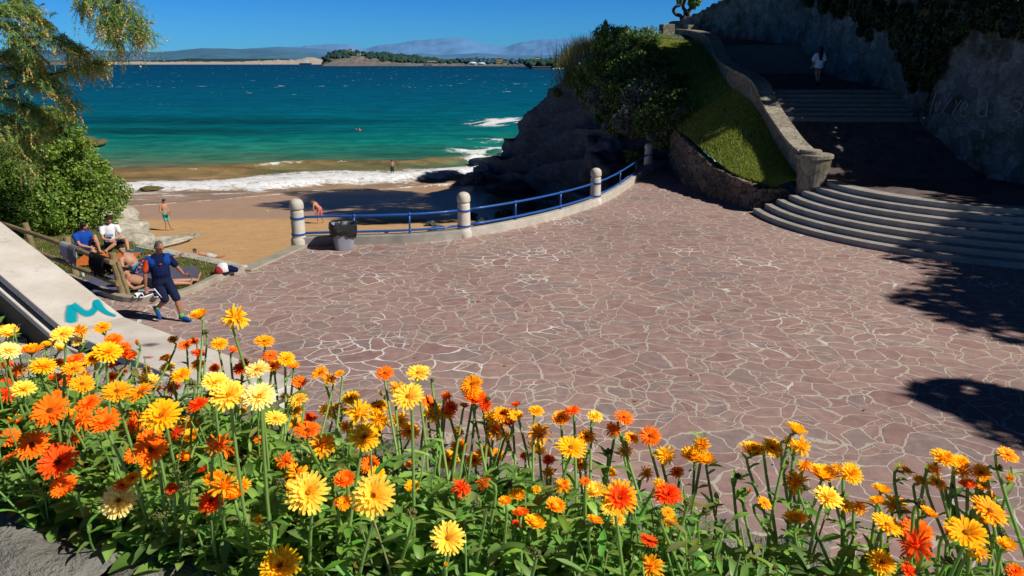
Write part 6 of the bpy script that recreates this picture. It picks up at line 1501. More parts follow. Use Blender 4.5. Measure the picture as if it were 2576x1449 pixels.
# sunbather lying with a cap
p = seat(330, 728)
J = dict(head=(-.10, .02, .42), neck=(-.04, .04, .27), pelvis=(.46, .0, .12), sR=(-.04, -.15, .20), sL=(.02, .22, .20), eR=(.20, -.24, .09), wR=(.44, -.14, .15), eL=(.18, .30, .09), wL=(.40, .2, .16), hR=(.50, -.09, .12), hL=(.50, .10, .12), kR=(.92, -.02, .16), aR=(1.30, .20, .09), tR=(1.38, .24, .2), kL=(.95, .22, .14), aL=(1.36, .46, .10), tL=(1.46, .50, .26))
per, Vl = person(p, J, 'sunbather in a black cap and black trunks lying on the blanket behind the walking man', (.85, .1, .45), k=1.0, shorts=darkc, vox=.013, hair=None, skin='skin', up=(-.5, 0, .85))
blob('cap', [('e', Vl['head']+Vector((-.03, 0, .03)), (.098, .09, .095)), ('c', Vl['head']+Vector((.03, 0, .06)), Vl['head']+Vector((.12, 0, .08)), .05, .03)], .01, darkc, per)
towel('green_towel', P(322, 732, .1)+Vector((.1, .05, 0)), .6, .35, .3, cloth('greentowel', (.01, .24, .09)), 'green towel rolled under the capped sunbather', 5, z=.12)
# third person, dark shirt behind the fence
mb = None
jc = Vector((-9.75, 17.35, 0)); G = []
def drape(name, a, b, drop_f, drop_b, mat, label, cat, amp=.03, seed=0, rad=.07):
    """cloth hung over the rail from a to b"""
    n_, m_ = 16, 18; d = (b-a); L = d.length; d.normalize(); s = Vector((d.y, -d.x, 0)).normalized(); G = []
    for i in range(m_+1):
        t = i/m_*2-1; row = []
        for j in range(n_+1):
            q = a + (b-a)*(j/n_)
            if t < -.15: z = -(-t-.15)/.85*drop_f*(.85+.25*math.sin(j*1.3+seed)); o_ = s*(rad+.02)
            elif t > .15: z = -(t-.15)/.85*drop_b*(.85+.2*math.sin(j*1.1+seed)); o_ = -s*(rad+.02)
            else: z = .075*math.cos(t/.15*1.5)*.5+.03; o_ = s*(-t/.15)*rad
            w_ = amp*math.sin(j*1.9+seed+t*2)*min(1, abs(t)*1.8); row.append(tuple(q + o_ + s*w_ + Vector((0, 0, z))))
        G.append(row)
    mb = MB(); mb.grid(G); o = mb.build(name, mat, smooth=True)
    md = o.modifiers.new('thick', 'SOLIDIFY'); md.thickness = .012; return tag(o, label, cat)
rail = lambda t: e0 + Vector((-.07-.11, -.10+.03, .815)) + (q2-e0)*t + Vector((.0, 0, .02*t))
drape('grey_towel', rail(.80), rail(.98), .30, .35, cloth('greytowel', (.34, .35, .37)), 'grey towel hanging over the top rail beside the second fence post', 'towel', .025, 1)
drape('dark_grey_cloth', rail(.66), rail(.82), .10, .42, cloth('dgrey', (.16, .16, .18)), 'dark grey cloth hanging behind the rail next to the grey towel', 'cloth', .03, 3)
drape('black_jacket', rail(.10), rail(.38), .34, .45, darkc, 'black jacket draped over the top rail left of the first fence post', 'jacket', .05, 2)
# shoes in a row on the kerb
for i, (u, v, c, lb) in enumerate(((347, 745, (.7, .7, .72), 'left white trainer of the pair lying at the foot of the fence post'), (359, 745, (.7, .7, .72), 'right white trainer of the pair lying at the foot of the fence post'), (371, 743, (.03, .03, .07), 'dark shoe between the white trainers and the walking man'), (399, 744, (.02, .04, .16), 'navy canvas shoe with white sole behind the walking man'))):
    q = P(u, v, .13); r = empty('shoe', q, random.uniform(1.2, 1.9), lb, 'shoe'); mb = MB()
    sec = [(-.13, .035, .07), (-.10, .042, .085), (-.04, .04, .08), (.03, .045, .055), (.09, .046, .045), (.13, .03, .03)]
    G = []
    for (x, w_, h) in sec: G.append([(x, w_*math.cos(a), .02+h*math.sin(a)) for a in np.linspace(0, math.pi, 9)])
    mb.grid(G); n_ = 9; mb.build('upper', cloth('shoe%d' % i, c), r, smooth=True)
    mb = MB(); mb.prism([(x, w_+.004) for x, w_, h in sec] + [(x, -w_-.004) for x, w_, h in sec[::-1]], 0, .022); mb.build('sole', M['white'], r)
towel('folded_clothes', P(362, 738, .12)+Vector((0, .25, 0)), .45, .3, .2, cloth('lilac', (.36, .30, .42)), 'crumpled lilac clothes behind the white trainers', 6, z=.1)
# backpack at the lawn corner
q = P(562, 690, .08); r = empty('backpack', q, .3, 'red, white and navy backpack lying at the corner of the grass', 'backpack')
blob('main_pocket', [('e', (0, 0, .15), (.17, .14, .16))], .014, wht, r); blob('front_pocket', [('e', (-.08, -.07, .12), (.12, .10, .12))], .012, cloth('redbag', (.36, .03, .04)), r); blob('navy_sleeve', [('c', (.12, 0, .16), (.30, .05, .08), .09, .07)], .012, navy, r); blob('dark_base', [('e', (-.02, 0, .05), (.20, .15, .06))], .012, darkc, r)
mb = MB(); mb.tube(catmull([(.1, -.05, .25), (.3, -.05, .22), (.45, .02, .06)], 4), .012, 6); mb.build('strap', cloth('strapgrey', (.3, .3, .32)), r)
# white plastic bag and litter by the bush
q = P(222, 622, .08); q = P(224, 618, .1)
q = P(220, 660, .08) + Vector((-.35, .15, 0)); o = blob('plastic_bag', [('e', (0, 0, .16), (.16, .12, .16)), ('e', (-.05, 0, .32), (.08, .05, .1))], .016, cloth('palebag', (.66, .76, .56)), None, 1); o.location = P(213, 652, .08)+Vector((-.4, .5, 0)); tag(o, 'pale green plastic carrier bag on the grass left of the man in blue', 'plastic bag')
q = q2 + Vector((.16, -.10, 0)); mb = MB(); mb.lathe([(.033, 0), (.036, .01), (.036, .11), (.03, .125), (.0, .125)], n=14); o = mb.build('drinks_can', cloth('alu', (.55, .55, .57))); o.location = q+Vector((.08, -.02, .0)); tag(o, 'silver drinks can at the foot of the second fence post', 'can')
# small coin like bottle cap and dead leaves on the paving
q = P(1944, 1170, .0); mb = MB(); mb.lathe([(.016, 0), (.017, .008), (.012, .013), (0, .013)], n=14); o = mb.build('bottle_cap', cloth('bluecap', (.10, .14, .50))); o.location = q; tag(o, 'tiny blue bottle cap lying on the paving behind the yellow flowers', 'bottle cap')
def dead_leaf(p, s, rz, label, group=None):
    mb = MB(); mb.add([(-s, 0, .004), (-.3*s, .4*s, .018), (.5*s, .35*s, .012), (s, 0, .02), (.5*s, -.35*s, .006), (-.3*s, -.4*s, .012)], [(0, 1, 5), (1, 2, 4, 5), (2, 3, 4)]); o = mb.build('dead_leaf', cloth('deadleaf', (.30, .17, .06))); o.location = p; o.rotation_euler = (0, 0, rz); return tag(o, label, 'leaf', group)
random.seed(9)
for u, v in ((1325, 842), (888, 1080), (1010, 1115), (1600, 1085), (2175, 1110), (1085, 885), (838, 860), (1205, 815), (1045, 968), (1270, 990), (1740, 1015)):
    dead_leaf(P(u, v*.93, .006), random.uniform(.03, .06), random.random()*6, 'small brown dead leaf lying alone on the sunlit paving', 'dead leaves scattered on the paving')
for k in range(16):
    u = random.uniform(300, 430); dead_leaf(P(u, 768+random.uniform(-6, 8), .006), random.uniform(.03, .06), random.random()*6, 'brown dead leaf blown against the lawn kerb behind the walking man', 'dead leaves along the lawn kerb')
random.seed(21)
# ================================================================== MARIGOLDS
COLR = {  # petal tip, petal base, disc
 'W': ((.95, .80, .34), (.92, .58, .05), (.42, .16, .01)), 'L': ((.95, .72, .11), (.90, .52, .02), (.45, .18, .01)), 'Y': ((.93, .56, .012), (.86, .40, .006), (.38, .14, .005)),
 'G': ((.94, .47, .012), (.88, .31, .005), (.30, .07, .004)), 'O': ((.92, .23, .010), (.90, .20, .006), (.22, .04, .004)), 'R': ((.86, .115, .010), (.80, .08, .004), (.18, .025, .003))}
CNAME = {'W': 'creamy yellow', 'L': 'lemon yellow', 'Y': 'bright yellow', 'G': 'golden yellow', 'O': 'orange', 'R': 'red orange'}
gst = (.20, .31, .08); gsd = (.05, .095, .022); gcal = (.20, .29, .09)
def petal(mb, az, el, L, wd, r0, z0, tip, base, curl, twist=0, rnd=random):
    """narrow strap petal in 4 segments"""
    rad = Vector((math.cos(az), math.sin(az), 0)); tan = Vector((-math.sin(az), math.cos(az), 0)); up = Vector((0, 0, 1))
    p = rad*r0 + up*z0; e = el; vs = []; cs = []; n = 4
    for i in range(n+1):
        t = i/n; w_ = wd*(.42 + .58*math.sin(min(1, t*1.25)*math.pi*.5))*(1 if t < .9 else .62)
        side = tan*math.cos(twist*t) + up*math.sin(twist*t)
        cup = up*(.25*w_)
        vs += [p - side*w_ + cup, p, p + side*w_ + cup]
        f = t**1.3; sh = rnd.uniform(.92, 1.08)
        c = tuple((base[k]*(1-f)+tip[k]*f)*sh for k in range(3)); cs += [c, tuple(x*.86 for x in c), c]
        p = p + (rad*math.cos(e) + up*math.sin(e))*(L/n); e += curl/n
    fs = []
    for i in range(n):
        a = i*3; fs += [(a, a+1, a+4, a+3), (a+1, a+2, a+5, a+4)]
    mb.add(vs, fs, 0, cs)
def bloom(form, c, rnd, tone=1.0, inner=None):
    """returns (petals MB, disc MB, calyx MB) ; unit radius 1"""
    tip, base, dc = COLR[c]; tip = tuple(x*tone for x in tip); ptl, dsc, cal = MB(), MB(), MB()
    it, ib = (COLR[inner][:2] if inner else (tip, base))
    if form in 'ft':
        dbl = rnd.random() < .65 or inner
        rings = [(24, 1.0, .16, .10, -.22), (20, .88, .36, .12, -.25)] + ([(16, .70, .66, .10, -.2), (12, .50, 1.0, .08, -.1)] if dbl else [(12, .7, .52, .1, -.3)])
        for ri, (n, L, el, r0, cu) in enumerate(rings):
            tt, bb = (it, ib) if (inner and ri >= 2) else (tip, base)
            for k in range(n): petal(ptl, 6.2832*(k+.5*ri+rnd.uniform(-.25, .25))/n, el+rnd.uniform(-.12, .12), (L-r0)*rnd.uniform(.88, 1.06), .082*rnd.uniform(.85, 1.15), r0, .02*ri, tt, bb, cu+rnd.uniform(-.2, .2), rnd.uniform(-.3, .3), rnd)
        dsc.col = dc; dsc.lathe([(.0, .02), (.17 if not dbl else .10, .04), (.16 if not dbl else .09, .12), (.10, .16), (.0, .14)], n=14)
    elif form == 'c':
        for ri, (n, L, el, r0, cu) in enumerate([(18, 1.0, .38, .16, .15), (16, .95, .58, .14, .15), (13, .85, .85, .1, .1), (9, .7, 1.15, .06, .1)]):
            for k in range(n): petal(ptl, 6.2832*(k+.5*ri+rnd.uniform(-.25, .25))/n, el+rnd.uniform(-.1, .1), L*rnd.uniform(.9, 1.05), .125*rnd.uniform(.85, 1.15), r0, .0, tip, base, cu+rnd.uniform(-.15, .15), 0, rnd)
        dsc.col = tuple(x*.95 for x in tip); dsc.lathe([(.0, .05), (.36, .22), (.40, .36), (.28, .48), (.0, .55)], n=12)
    elif form == 's':   # fading, shaggy and curled petals
        for ri, (n, el, cu) in enumerate([(18, .1, -1.0), (16, .45, -.9), (14, .85, -.7), (10, 1.2, -.5)]):
            for k in range(n): petal(ptl, 6.2832*(k+rnd.uniform(-.4, .4))/n, el+rnd.uniform(-.4, .4), rnd.uniform(.7, 1.1), .085*rnd.uniform(.7, 1.2), .14, 0, tip, tuple(x*.85 for x in base), cu+rnd.uniform(-1, .7), rnd.uniform(-.6, .6), rnd)
        dsc.col = base; dsc.lathe([(.0, 0), (.26, .05), (.24, .2), (.0, .30)], n=10)
    elif form == 'b':   # closed bud with a coloured tip
        for k in range(12): petal(ptl, 6.2832*(k+rnd.uniform(-.2, .2))/12, 1.25, rnd.uniform(.7, .95), .13, .18, .25, tip, base, .35, 0, rnd)
        dsc.col = dc; dsc.lathe([(.0, .8), (.12, .85), (0, .95)], n=8)
    elif form == 'd':   # green seed head
        dsc.col = (.16, .17, .06)
        for k in range(34):
            a = rnd.uniform(0, 6.28); e = rnd.uniform(.1, 1.4); d = Vector((math.cos(a)*math.cos(e), math.sin(a)*math.cos(e), math.sin(e)))
            p = d*.35; dsc.tube([p, p+d*.3+Vector((0, 0, .12)), p+d*.38-Vector((d.x*.15, d.y*.15, -.05))], [.10, .09, .03], 5)
        for k in range(6): petal(ptl, rnd.uniform(0, 6.28), rnd.uniform(-.3, .6), rnd.uniform(.6, 1), .04, .2, .1, (.20, .12, .04), (.15, .08, .03), -1.0, 1, rnd)
    # calyx: small pointed green bracts
    cal.col = gcal; cal.lathe([(.05, -.22), (.2, -.16), (.30, -.03), (.28, .04), (.1, .02)], n=14)
    L_ = .75 if form == 'b' else .42
    for k in range(16):
        az = 6.2832*k/16; petal(cal, az, .35 if form != 'b' else 1.15, L_, .055, .22, -.06, gcal, tuple(x*.8 for x in gcal), .5, 0, rnd)
    return ptl, dsc, cal
FM = {}
def bloom_meshes(form, c, var, inner=None):
    k = (form, c, var, inner)
    if k not in FM:
        rnd = random.Random(hash((form, c)) % 1000 + var*17 if False else sum(map(ord, form+c))*31+var*17)
        p, d, ca = bloom(form, c, rnd, .95+.07*(var % 3), inner); out = []
        for nm, mbx, m_ in (('petals', p, M['petal']), ('flower_disc', d, M['petal']), ('calyx', ca, M['leaf'])):
            if not mbx.v: out.append(None); continue
            o = mbx.build(nm, m_, smooth=True, color=True); out.append(o.data); bpy.data.objects.remove(o)
        FM[k] = out
    return FM[k]
def leafblade(mb, p, d, up, L, wd, col, bend=.5, tip=.0, n=4, wavy=.0):
    d = d.normalized(); s = d.cross(up); s = s.normalized() if s.length > .05 else Vector((1, 0, 0)); u = s.cross(d).normalized(); q = Vector(p); vs = []; cs = []; e = 0
    for i in range(n+1):
        t = i/n; w_ = wd*(math.sin(min(1., .12+t*.95)*math.pi)**.7 if t < .97 else .06)
        if tip: w_ = wd*(.25+.75*math.sin(min(1, t*1.35)*math.pi*.58)) if t < .95 else wd*.3
        dd = d*math.cos(e) - u*math.sin(e)*1.0
        k_ = u*(wavy*wd*math.sin(t*7+L*90))
        vs += [q - s*w_ + u*w_*.35+k_, q, q + s*w_ + u*w_*.35-k_]; c2 = tuple(x*(1.35 if False else 1.18) for x in col); cs += [col, c2, col]
        q = q + dd*(L/n); e += bend/n
    fs = []
    for i in range(n):
        a = i*3; fs += [(a, a+1, a+4, a+3), (a+1, a+2, a+5, a+4)]
    mb.add(vs, fs, 0, cs)
LG = [(.14, .25, .04), (.18, .30, .05), (.11, .21, .04), (.21, .34, .07), (.15, .25, .07)]
HEADS = []
A_ = [(1023,122,80,'Y','c'),(1205,130,122,'Y','s'),(525,178,82,'G','f'),(410,195,76,'G','s'),(320,212,110,'L','f'),(50,205,72,'L','c'),(10,190,44,'G','c'),(400,250,66,'W','f'),(238,266,40,'Y','c'),(305,285,50,'L','c'),(45,295,108,'W','f'),(162,303,90,'G','c'),(222,377,125,'Y','f'),(385,345,92,'O','f'),(375,390,110,'G','f'),(30,378,60,'O','c'),(95,400,85,'O','s'),(585,242,90,'O','f'),(635,278,78,'O','f'),(553,303,135,'Y','f'),(705,260,42,'O','b'),(680,325,46,'O','c'),(888,245,46,'G','c'),(853,340,52,'G','c'),(860,383,78,'L','f'),(750,395,50,'G','s'),(630,400,46,'R','s'),(580,378,42,'R','c'),(575,430,66,'O','f'),(283,436,50,'O','c'),(420,468,115,'G','f'),(435,430,80,'G','s'),(25,468,76,'R','f'),(120,492,115,'L','f'),(35,525,80,'R','s'),(282,535,95,'O','f'),(258,605,175,'O','t'),(455,570,120,'O','f'),(430,610,90,'G','s'),(600,505,140,'G','f'),(720,510,140,'G','f'),(885,490,95,'O','f'),(945,268,66,'O','f'),(992,248,56,'O','f'),(1018,310,76,'R','f'),(1125,262,86,'Y','f'),(1355,248,96,'G','f'),(1195,295,40,'O','c'),(1385,322,78,'O','f'),(1468,337,86,'Y','f'),(1400,375,95,'G','f'),(1318,395,125,'W','f'),(1235,388,80,'R','f'),(1102,385,60,'O','f'),(1015,368,70,'Y','f'),(930,422,105,'Y','f'),(1107,460,135,'L','f'),(1170,525,180,'L','f'),(1330,530,160,'W','f'),(1503,380,55,'G','c'),(1535,455,76,'O','f'),(1530,548,108,'L','f'),(1640,410,86,'G','f'),(1690,440,70,'G','s'),(1740,412,52,'G','f'),(1015,575,116,'R','f'),(828,628,185,'Y','t'),(1410,645,116,'L','f'),(1510,670,95,'Y','f'),(1590,640,70,'R','f'),(1680,605,86,'Y','s'),(1730,592,60,'G','s'),(1575,705,140,'O','f'),(540,668,145,'O','f'),(545,628,80,'O','c'),(700,628,70,'O','s'),(690,682,100,'O','s'),(980,665,76,'Y','s'),(908,718,82,'R','s'),(768,742,120,'O','f'),(775,805,170,'O','t'),(50,740,100,'O','f'),(172,778,156,'O','t'),(298,865,182,'R','t'),(425,648,110,'O','s'),(385,745,70,'O','s'),(330,988,132,'O','t'),(1125,790,150,'O','s'),(1335,845,50,'O','c'),(1460,860,92,'O','s'),(1650,785,130,'G','s'),(1525,935,120,'G','s'),(1048,908,46,'R','c'),(615,1065,186,'W','t'),(1150,998,132,'G','s'),(1245,985,70,'G','s'),(1205,1048,80,'G','c'),(1087,1065,140,'R','t'),(1328,1165,56,'G','s'),(1580,1025,206,'L','t'),(1742,1080,52,'O','c'),(1440,1400,200,'Y','t'),(985,470,60,'Y','d'),(905,930,45,'Y','d'),(1215,870,42,'Y','d'),(820,1140,100,'Y','d'),(1440,975,50,'Y','d'),(1055,205,42,'Y','d'),(405,1010,90,'Y','d'),(760,870,90,'G','s'),(300,360,70,'O','f'),(1250,360,44,'R','c'),(640,320,60,'O','c'),(960,990,70,'O','d')]
B_ = [(275,170,116,'O','f'),(485,170,150,'L','f'),(60,330,116,'Y','f'),(350,265,90,'Y','s'),(425,320,200,'L','f'),(548,350,92,'O','t'),(665,315,70,'O','s'),(692,385,92,'R','f'),(775,380,50,'G','c'),(825,240,140,'G','f'),(822,280,126,'G','f'),(235,385,120,'Y','f'),(105,430,166,'Y','s'),(235,470,140,'Y','s'),(370,470,112,'Y','s'),(145,575,190,'Y','t'),(430,540,130,'G','f'),(30,510,80,'G','s'),(578,430,126,'Y','s'),(668,422,100,'G','f'),(910,370,85,'R','s'),(1105,375,56,'R','c'),(1020,432,140,'G','f'),(1100,432,95,'Y','f'),(970,535,132,'G','s'),(1390,465,96,'G','c'),(1460,410,106,'O','f'),(1250,555,140,'G','s'),(1550,572,112,'G','f'),(1450,642,186,'Y','f'),(1785,450,126,'O','f'),(1720,525,92,'O','s'),(1832,578,96,'G','f'),(1950,568,140,'O','f'),(1795,660,92,'G','s'),(2045,690,116,'Y','s'),(180,745,126,'O','t'),(435,755,60,'G','c'),(675,720,142,'Y','f'),(840,722,122,'G','f'),(982,690,102,'G','f'),(745,645,92,'G','c'),(1308,716,82,'R','f'),(555,735,42,'Y','b'),(1150,690,46,'R','s'),(205,945,262,'L','t'),(20,988,100,'G','t'),(755,898,124,'R','s'),(900,862,92,'O','s'),(1230,905,56,'Y','s'),(1400,885,106,'G','s'),(1540,852,72,'O','f'),(1755,955,222,'G','T'),(2062,940,176,'R','f'),(2122,795,90,'O','f'),(1110,1130,62,'R','c'),(675,1210,202,'L','t'),(1940,1230,122,'R','f'),(2080,1115,76,'Y','c'),(660,1390,56,'Y','b'),(1960,1395,140,'G','s'),(440,1060,86,'Y','d'),(1235,1320,60,'Y','d'),(860,955,32,'R','b'),(1685,672,50,'Y','d'),(928,335,36,'Y','d'),(590,372,38,'Y','d'),(768,700,42,'Y','d'),(1065,872,44,'Y','d'),(845,1000,48,'Y','d'),(905,1050,44,'Y','d'),(1060,490,70,'O','c'),(250,300,46,'Y','b'),(575,215,28,'Y','d')]
C_ = [(848,360,136,'Y','c'),(145,460,112,'G','s'),(85,560,160,'Y','c'),(180,585,112,'Y','c'),(525,525,166,'Y','c'),(675,485,166,'Y','f'),(805,440,100,'L','f'),(890,480,142,'Y','s'),(855,745,176,'G','s'),(1055,705,182,'Y','c'),(1155,640,92,'Y','s'),(1270,680,172,'Y','f'),(1095,860,212,'L','f'),(1230,925,112,'Y','s'),(855,1040,146,'Y','c'),(1470,895,96,'Y','c'),(1600,920,172,'Y','s'),(1330,940,112,'G','s'),(1540,1070,242,'Y','f'),(1760,1110,232,'O','f'),(1760,1230,222,'R','s'),(1495,1350,202,'Y','t'),(1975,565,192,'Y','f'),(2098,590,132,'Y','f'),(1890,650,112,'G','s'),(2115,665,122,'G','s'),(2250,672,142,'G','f'),(2450,540,152,'G','f'),(2470,710,62,'G','s'),(2310,962,262,'G','f'),(2140,1130,286,'Y','f'),(2220,1280,152,'Y','s'),(1700,1410,142,'R','f'),(495,820,62,'G','b'),(1790,915,112,'Y','d'),(2510,1420,132,'O','f'),(410,700,52,'Y','d'),(30,905,52,'Y','d'),(705,1395,52,'Y','d'),(930,790,46,'Y','d'),(2380,640,60,'Y','d'),(2400,1130,80,'O','d'),(2035,780,36,'Y','d'),(170,970,70,'O','d'),(1990,1340,90,'Y','d')]
FL = [(X*.4907, 737.9+Y*.4907, W*.4907, c, f) for X, Y, W, c, f in A_] + [(858.7+X*.3981, 872.1+Y*.3981, W*.3981, c, f) for X, Y, W, c, f in B_] + [(1717.3+X*.3333, 966+Y*.3333, W*.3333, c, f) for X, Y, W, c, f in C_]
_r = random.Random(4)
while len(FL) < 298:
    u_ = _r.uniform(0, 1500); v_ = _r.uniform(.0, 1)**1.25*330 + 868 + u_*.105
    if _r.random() < .18: u_ = _r.uniform(1500, 2560); v_ = 1130+(u_-1500)*.06+_r.uniform(0, 190)
    if min((q[0]-u_)**2+(q[1]-v_)**2 for q in FL) < 26**2: continue
    FL.append((u_, v_, _r.uniform(26, 46), _r.choice('YYGGGOOOLR' if u_ < 700 else 'YYYGGGLO'), _r.choice('ffffcccss')))
def bed_clamp(x, y):
    x = min(2.3, max(-3.0, x)); return x, min(outer(x)-.24, max(inner(x)+.06, y))
FORM = {'f': 'open %s marigold', 't': '%s marigold facing the viewer', 'c': 'cup shaped %s marigold', 's': 'fading shaggy %s marigold', 'b': '%s marigold bud', 'd': 'green marigold seed head', 'T': 'golden marigold with a red orange centre'}
def zone(u, v):
    col = 'at the left edge' if u < 170 else 'left of the graffiti' if u < 300 and v < 930 else 'in the left part' if u < 430 else 'left of centre' if u < 720 else 'at the centre left' if u < 980 else 'in the middle' if u < 1300 else 'right of the middle' if u < 1640 else 'right of centre' if u < 2000 else 'in the right part' if u < 2300 else 'at the right edge'
    row = 'back row' if v < 900 else 'upper rows' if v < 1010 else 'middle rows' if v < 1120 else 'lower rows' if v < 1270 else 'bottom rows'
    return col, row
SPEC = {  # labels for the prominent ones, by position in FL
}
def special(u, v, txt):
    i = min(range(len(FL)), key=lambda k: (FL[k][0]-u)**2+(FL[k][1]-v)**2); SPEC[i] = txt
for u, v, t_ in ((775, 1243, 'large lemon yellow marigold facing the viewer, left of the big pair at the bottom centre'), (940, 1248, 'large lemon yellow marigold facing the viewer, right of the big pair at bottom centre'), (302, 1258, 'ragged cream and yellow marigold above the stone slab in the lower left corner'),
    (533, 1258, 'flat red orange marigold below shaggy golden ones, left of the big lemon pair'), (705, 1425, 'bright yellow marigold cut off by the bottom edge of the picture'), (1557, 1252, 'two ringed golden marigold with a red orange centre, low in the middle'), (1680, 1246, 'red orange marigold casting a round shadow on the edging stone'),
    (1127, 1354, 'lemon marigold standing alone low above the green leaves in the middle'), (1630, 1361, 'small flat red orange marigold near the bottom, right of the two ringed bloom'), (502, 800, 'yellow cup shaped marigold on a tall stem in front of the walking man shoes'), (590, 802, 'tallest shaggy yellow marigold, standing out against the paving right of the walking man'),
    (664, 860, 'golden marigold on a tall stem against the paving, upper left of the flower bed'), (147, 1162, 'large red orange marigold with a dark centre near the left edge'), (126, 1035, 'large orange marigold with pale centre rays near the left edge'), (83, 1120, 'orange marigold with a dark centre close to the left edge'), (161, 1222, 'lowest orange marigold on the left, just above the stone slab'),
    (380, 1133, 'large orange marigold facing out at left centre'), (406, 1046, 'big bright yellow single marigold with broad petals, left centre'), (575, 995, 'left one of two big lemon marigolds side by side at upper left centre'), (651, 998, 'right one of two big creamy marigolds side by side at upper left centre'), (543, 963, 'pale lemon marigold just behind the side by side big pair'),
    (552, 1125, 'withered orange marigold with drooping curled petals at left centre'), (1051, 939, 'lemon yellow marigold topping the cluster at centre against the paving'), (1028, 1000, 'large lemon marigold under the topmost one of the centre cluster'), (916, 1101, 'large double bright yellow marigold facing the viewer at the centre'), (930, 1168, 'single orange marigold with a dark brown disc at the centre'),
    (968, 940, 'orange marigold on a thin stem left of the lemon cluster'), (1187, 968, 'rear one of two overlapping golden marigolds against the paving'), (1186, 984, 'front one of two overlapping golden marigolds against the paving'), (1440, 1035, 'small orange marigold alone against the paving, right of the middle'), (1436, 1128, 'wide yellow marigold on a thick stem right of the middle'), (1569, 1051, 'orange marigold at the top of a thin stem, high at right of the middle'),
    (1635, 1098, 'orange marigold leaning right against the paving'), (1380, 1157, 'small red orange marigold seen side on above the rough stone'), (2000, 1086, 'yellow cup shaped marigold highest of the right hand group'), (2082, 1252, 'pale tipped yellow marigold on a thick leaning stem at right'), (2304, 1336, 'orange marigold above the red ragged one in the lower right corner'), (2304, 1376, 'ragged bright red orange marigold in the lower right corner'),
    (2430, 1343, 'largest yellow marigold in the lower right corner'), (2487, 1287, 'flat golden marigold in the right corner above the largest yellow one'), (2534, 1146, 'small golden marigold seen side on, nearest the right edge'), (2230, 1322, 'flat yellow marigold left of the red ragged one at lower right'), (2215, 1416, 'yellow marigold facing right at the bottom right edge'), (2376, 1154, 'wide yellow marigold beside the dark shadow at right'), (157, 842, 'flat lemon marigold seen from the side in front of the dark stair wall'), (22, 883, 'creamy double marigold at the far left edge before the pale edging stone')): special(u, v, t_)
used = {}
spots = []
DEPS = []
for i, (u, v, wpx, c, f) in enumerate(FL):      # where each head stands above the bed
    d = ray(u, v); dep = F*.058/wpx if f not in 'bd' else F*.03/wpx
    lo_z, hi_z = BZ+.09, BZ+.50
    dep = min(max(dep, (CAMZ-hi_z)/-d.z), (CAMZ-lo_z)/-d.z)
    best = None
    for k in range(60):
        q = (CAMZ-hi_z)/-d.z + ((CAMZ-lo_z)/-d.z - (CAMZ-hi_z)/-d.z)*k/59; x, y = d.x*q, d.y*q; hz = CAMZ+d.z*q-BZ
        o_ = max(0, y-(outer(x)-.08)) + max(0, inner(x)-y); cost = abs(q-dep)*.8 + o_*3.0 + max(0, .27+.05*math.sin(i*2.3)-hz)*1.5
        if best is None or cost < best[0]: best = (cost, q)
    DEPS.append(best[1]); HEADS.append((u, v, wpx*.52, best[1]))
HA = np.array(HEADS); HP = np.array([tuple(PD(h[0], h[1], h[3])) for h in HEADS]); HR = np.array([h[2]*h[3]/F*1.15 for h in HEADS]); SUNV = np.array(dv)
def hides(p, own=-1):
    w_ = Vector(p)-Vector((0, 0, CAMZ)); c_, s_ = math.cos(PITCH), math.sin(PITCH); dp = w_.y*c_ - w_.z*s_
    if dp < .1: return True
    u = 1288+F*w_.x/dp; v = 724.5 - F*(w_.y*s_+w_.z*c_)/dp
    m_ = ((HA[:, 0]-u)**2+(HA[:, 1]-v)**2 < (HA[:, 2]+8)**2) & (HA[:, 3] > dp+.012)
    w3 = np.array(Vector(p))[None]-HP; ts = w3@SUNV; m2 = (ts > .012) & (ts < .5) & (np.linalg.norm(w3-ts[:, None]*SUNV[None], axis=1) < HR) & (HA[:, 2] > 20)   # leaves keep out of the blooms' sunlight
    m_ = m_ | m2
    if own >= 0: m_[own] = False
    return bool(m_.any())
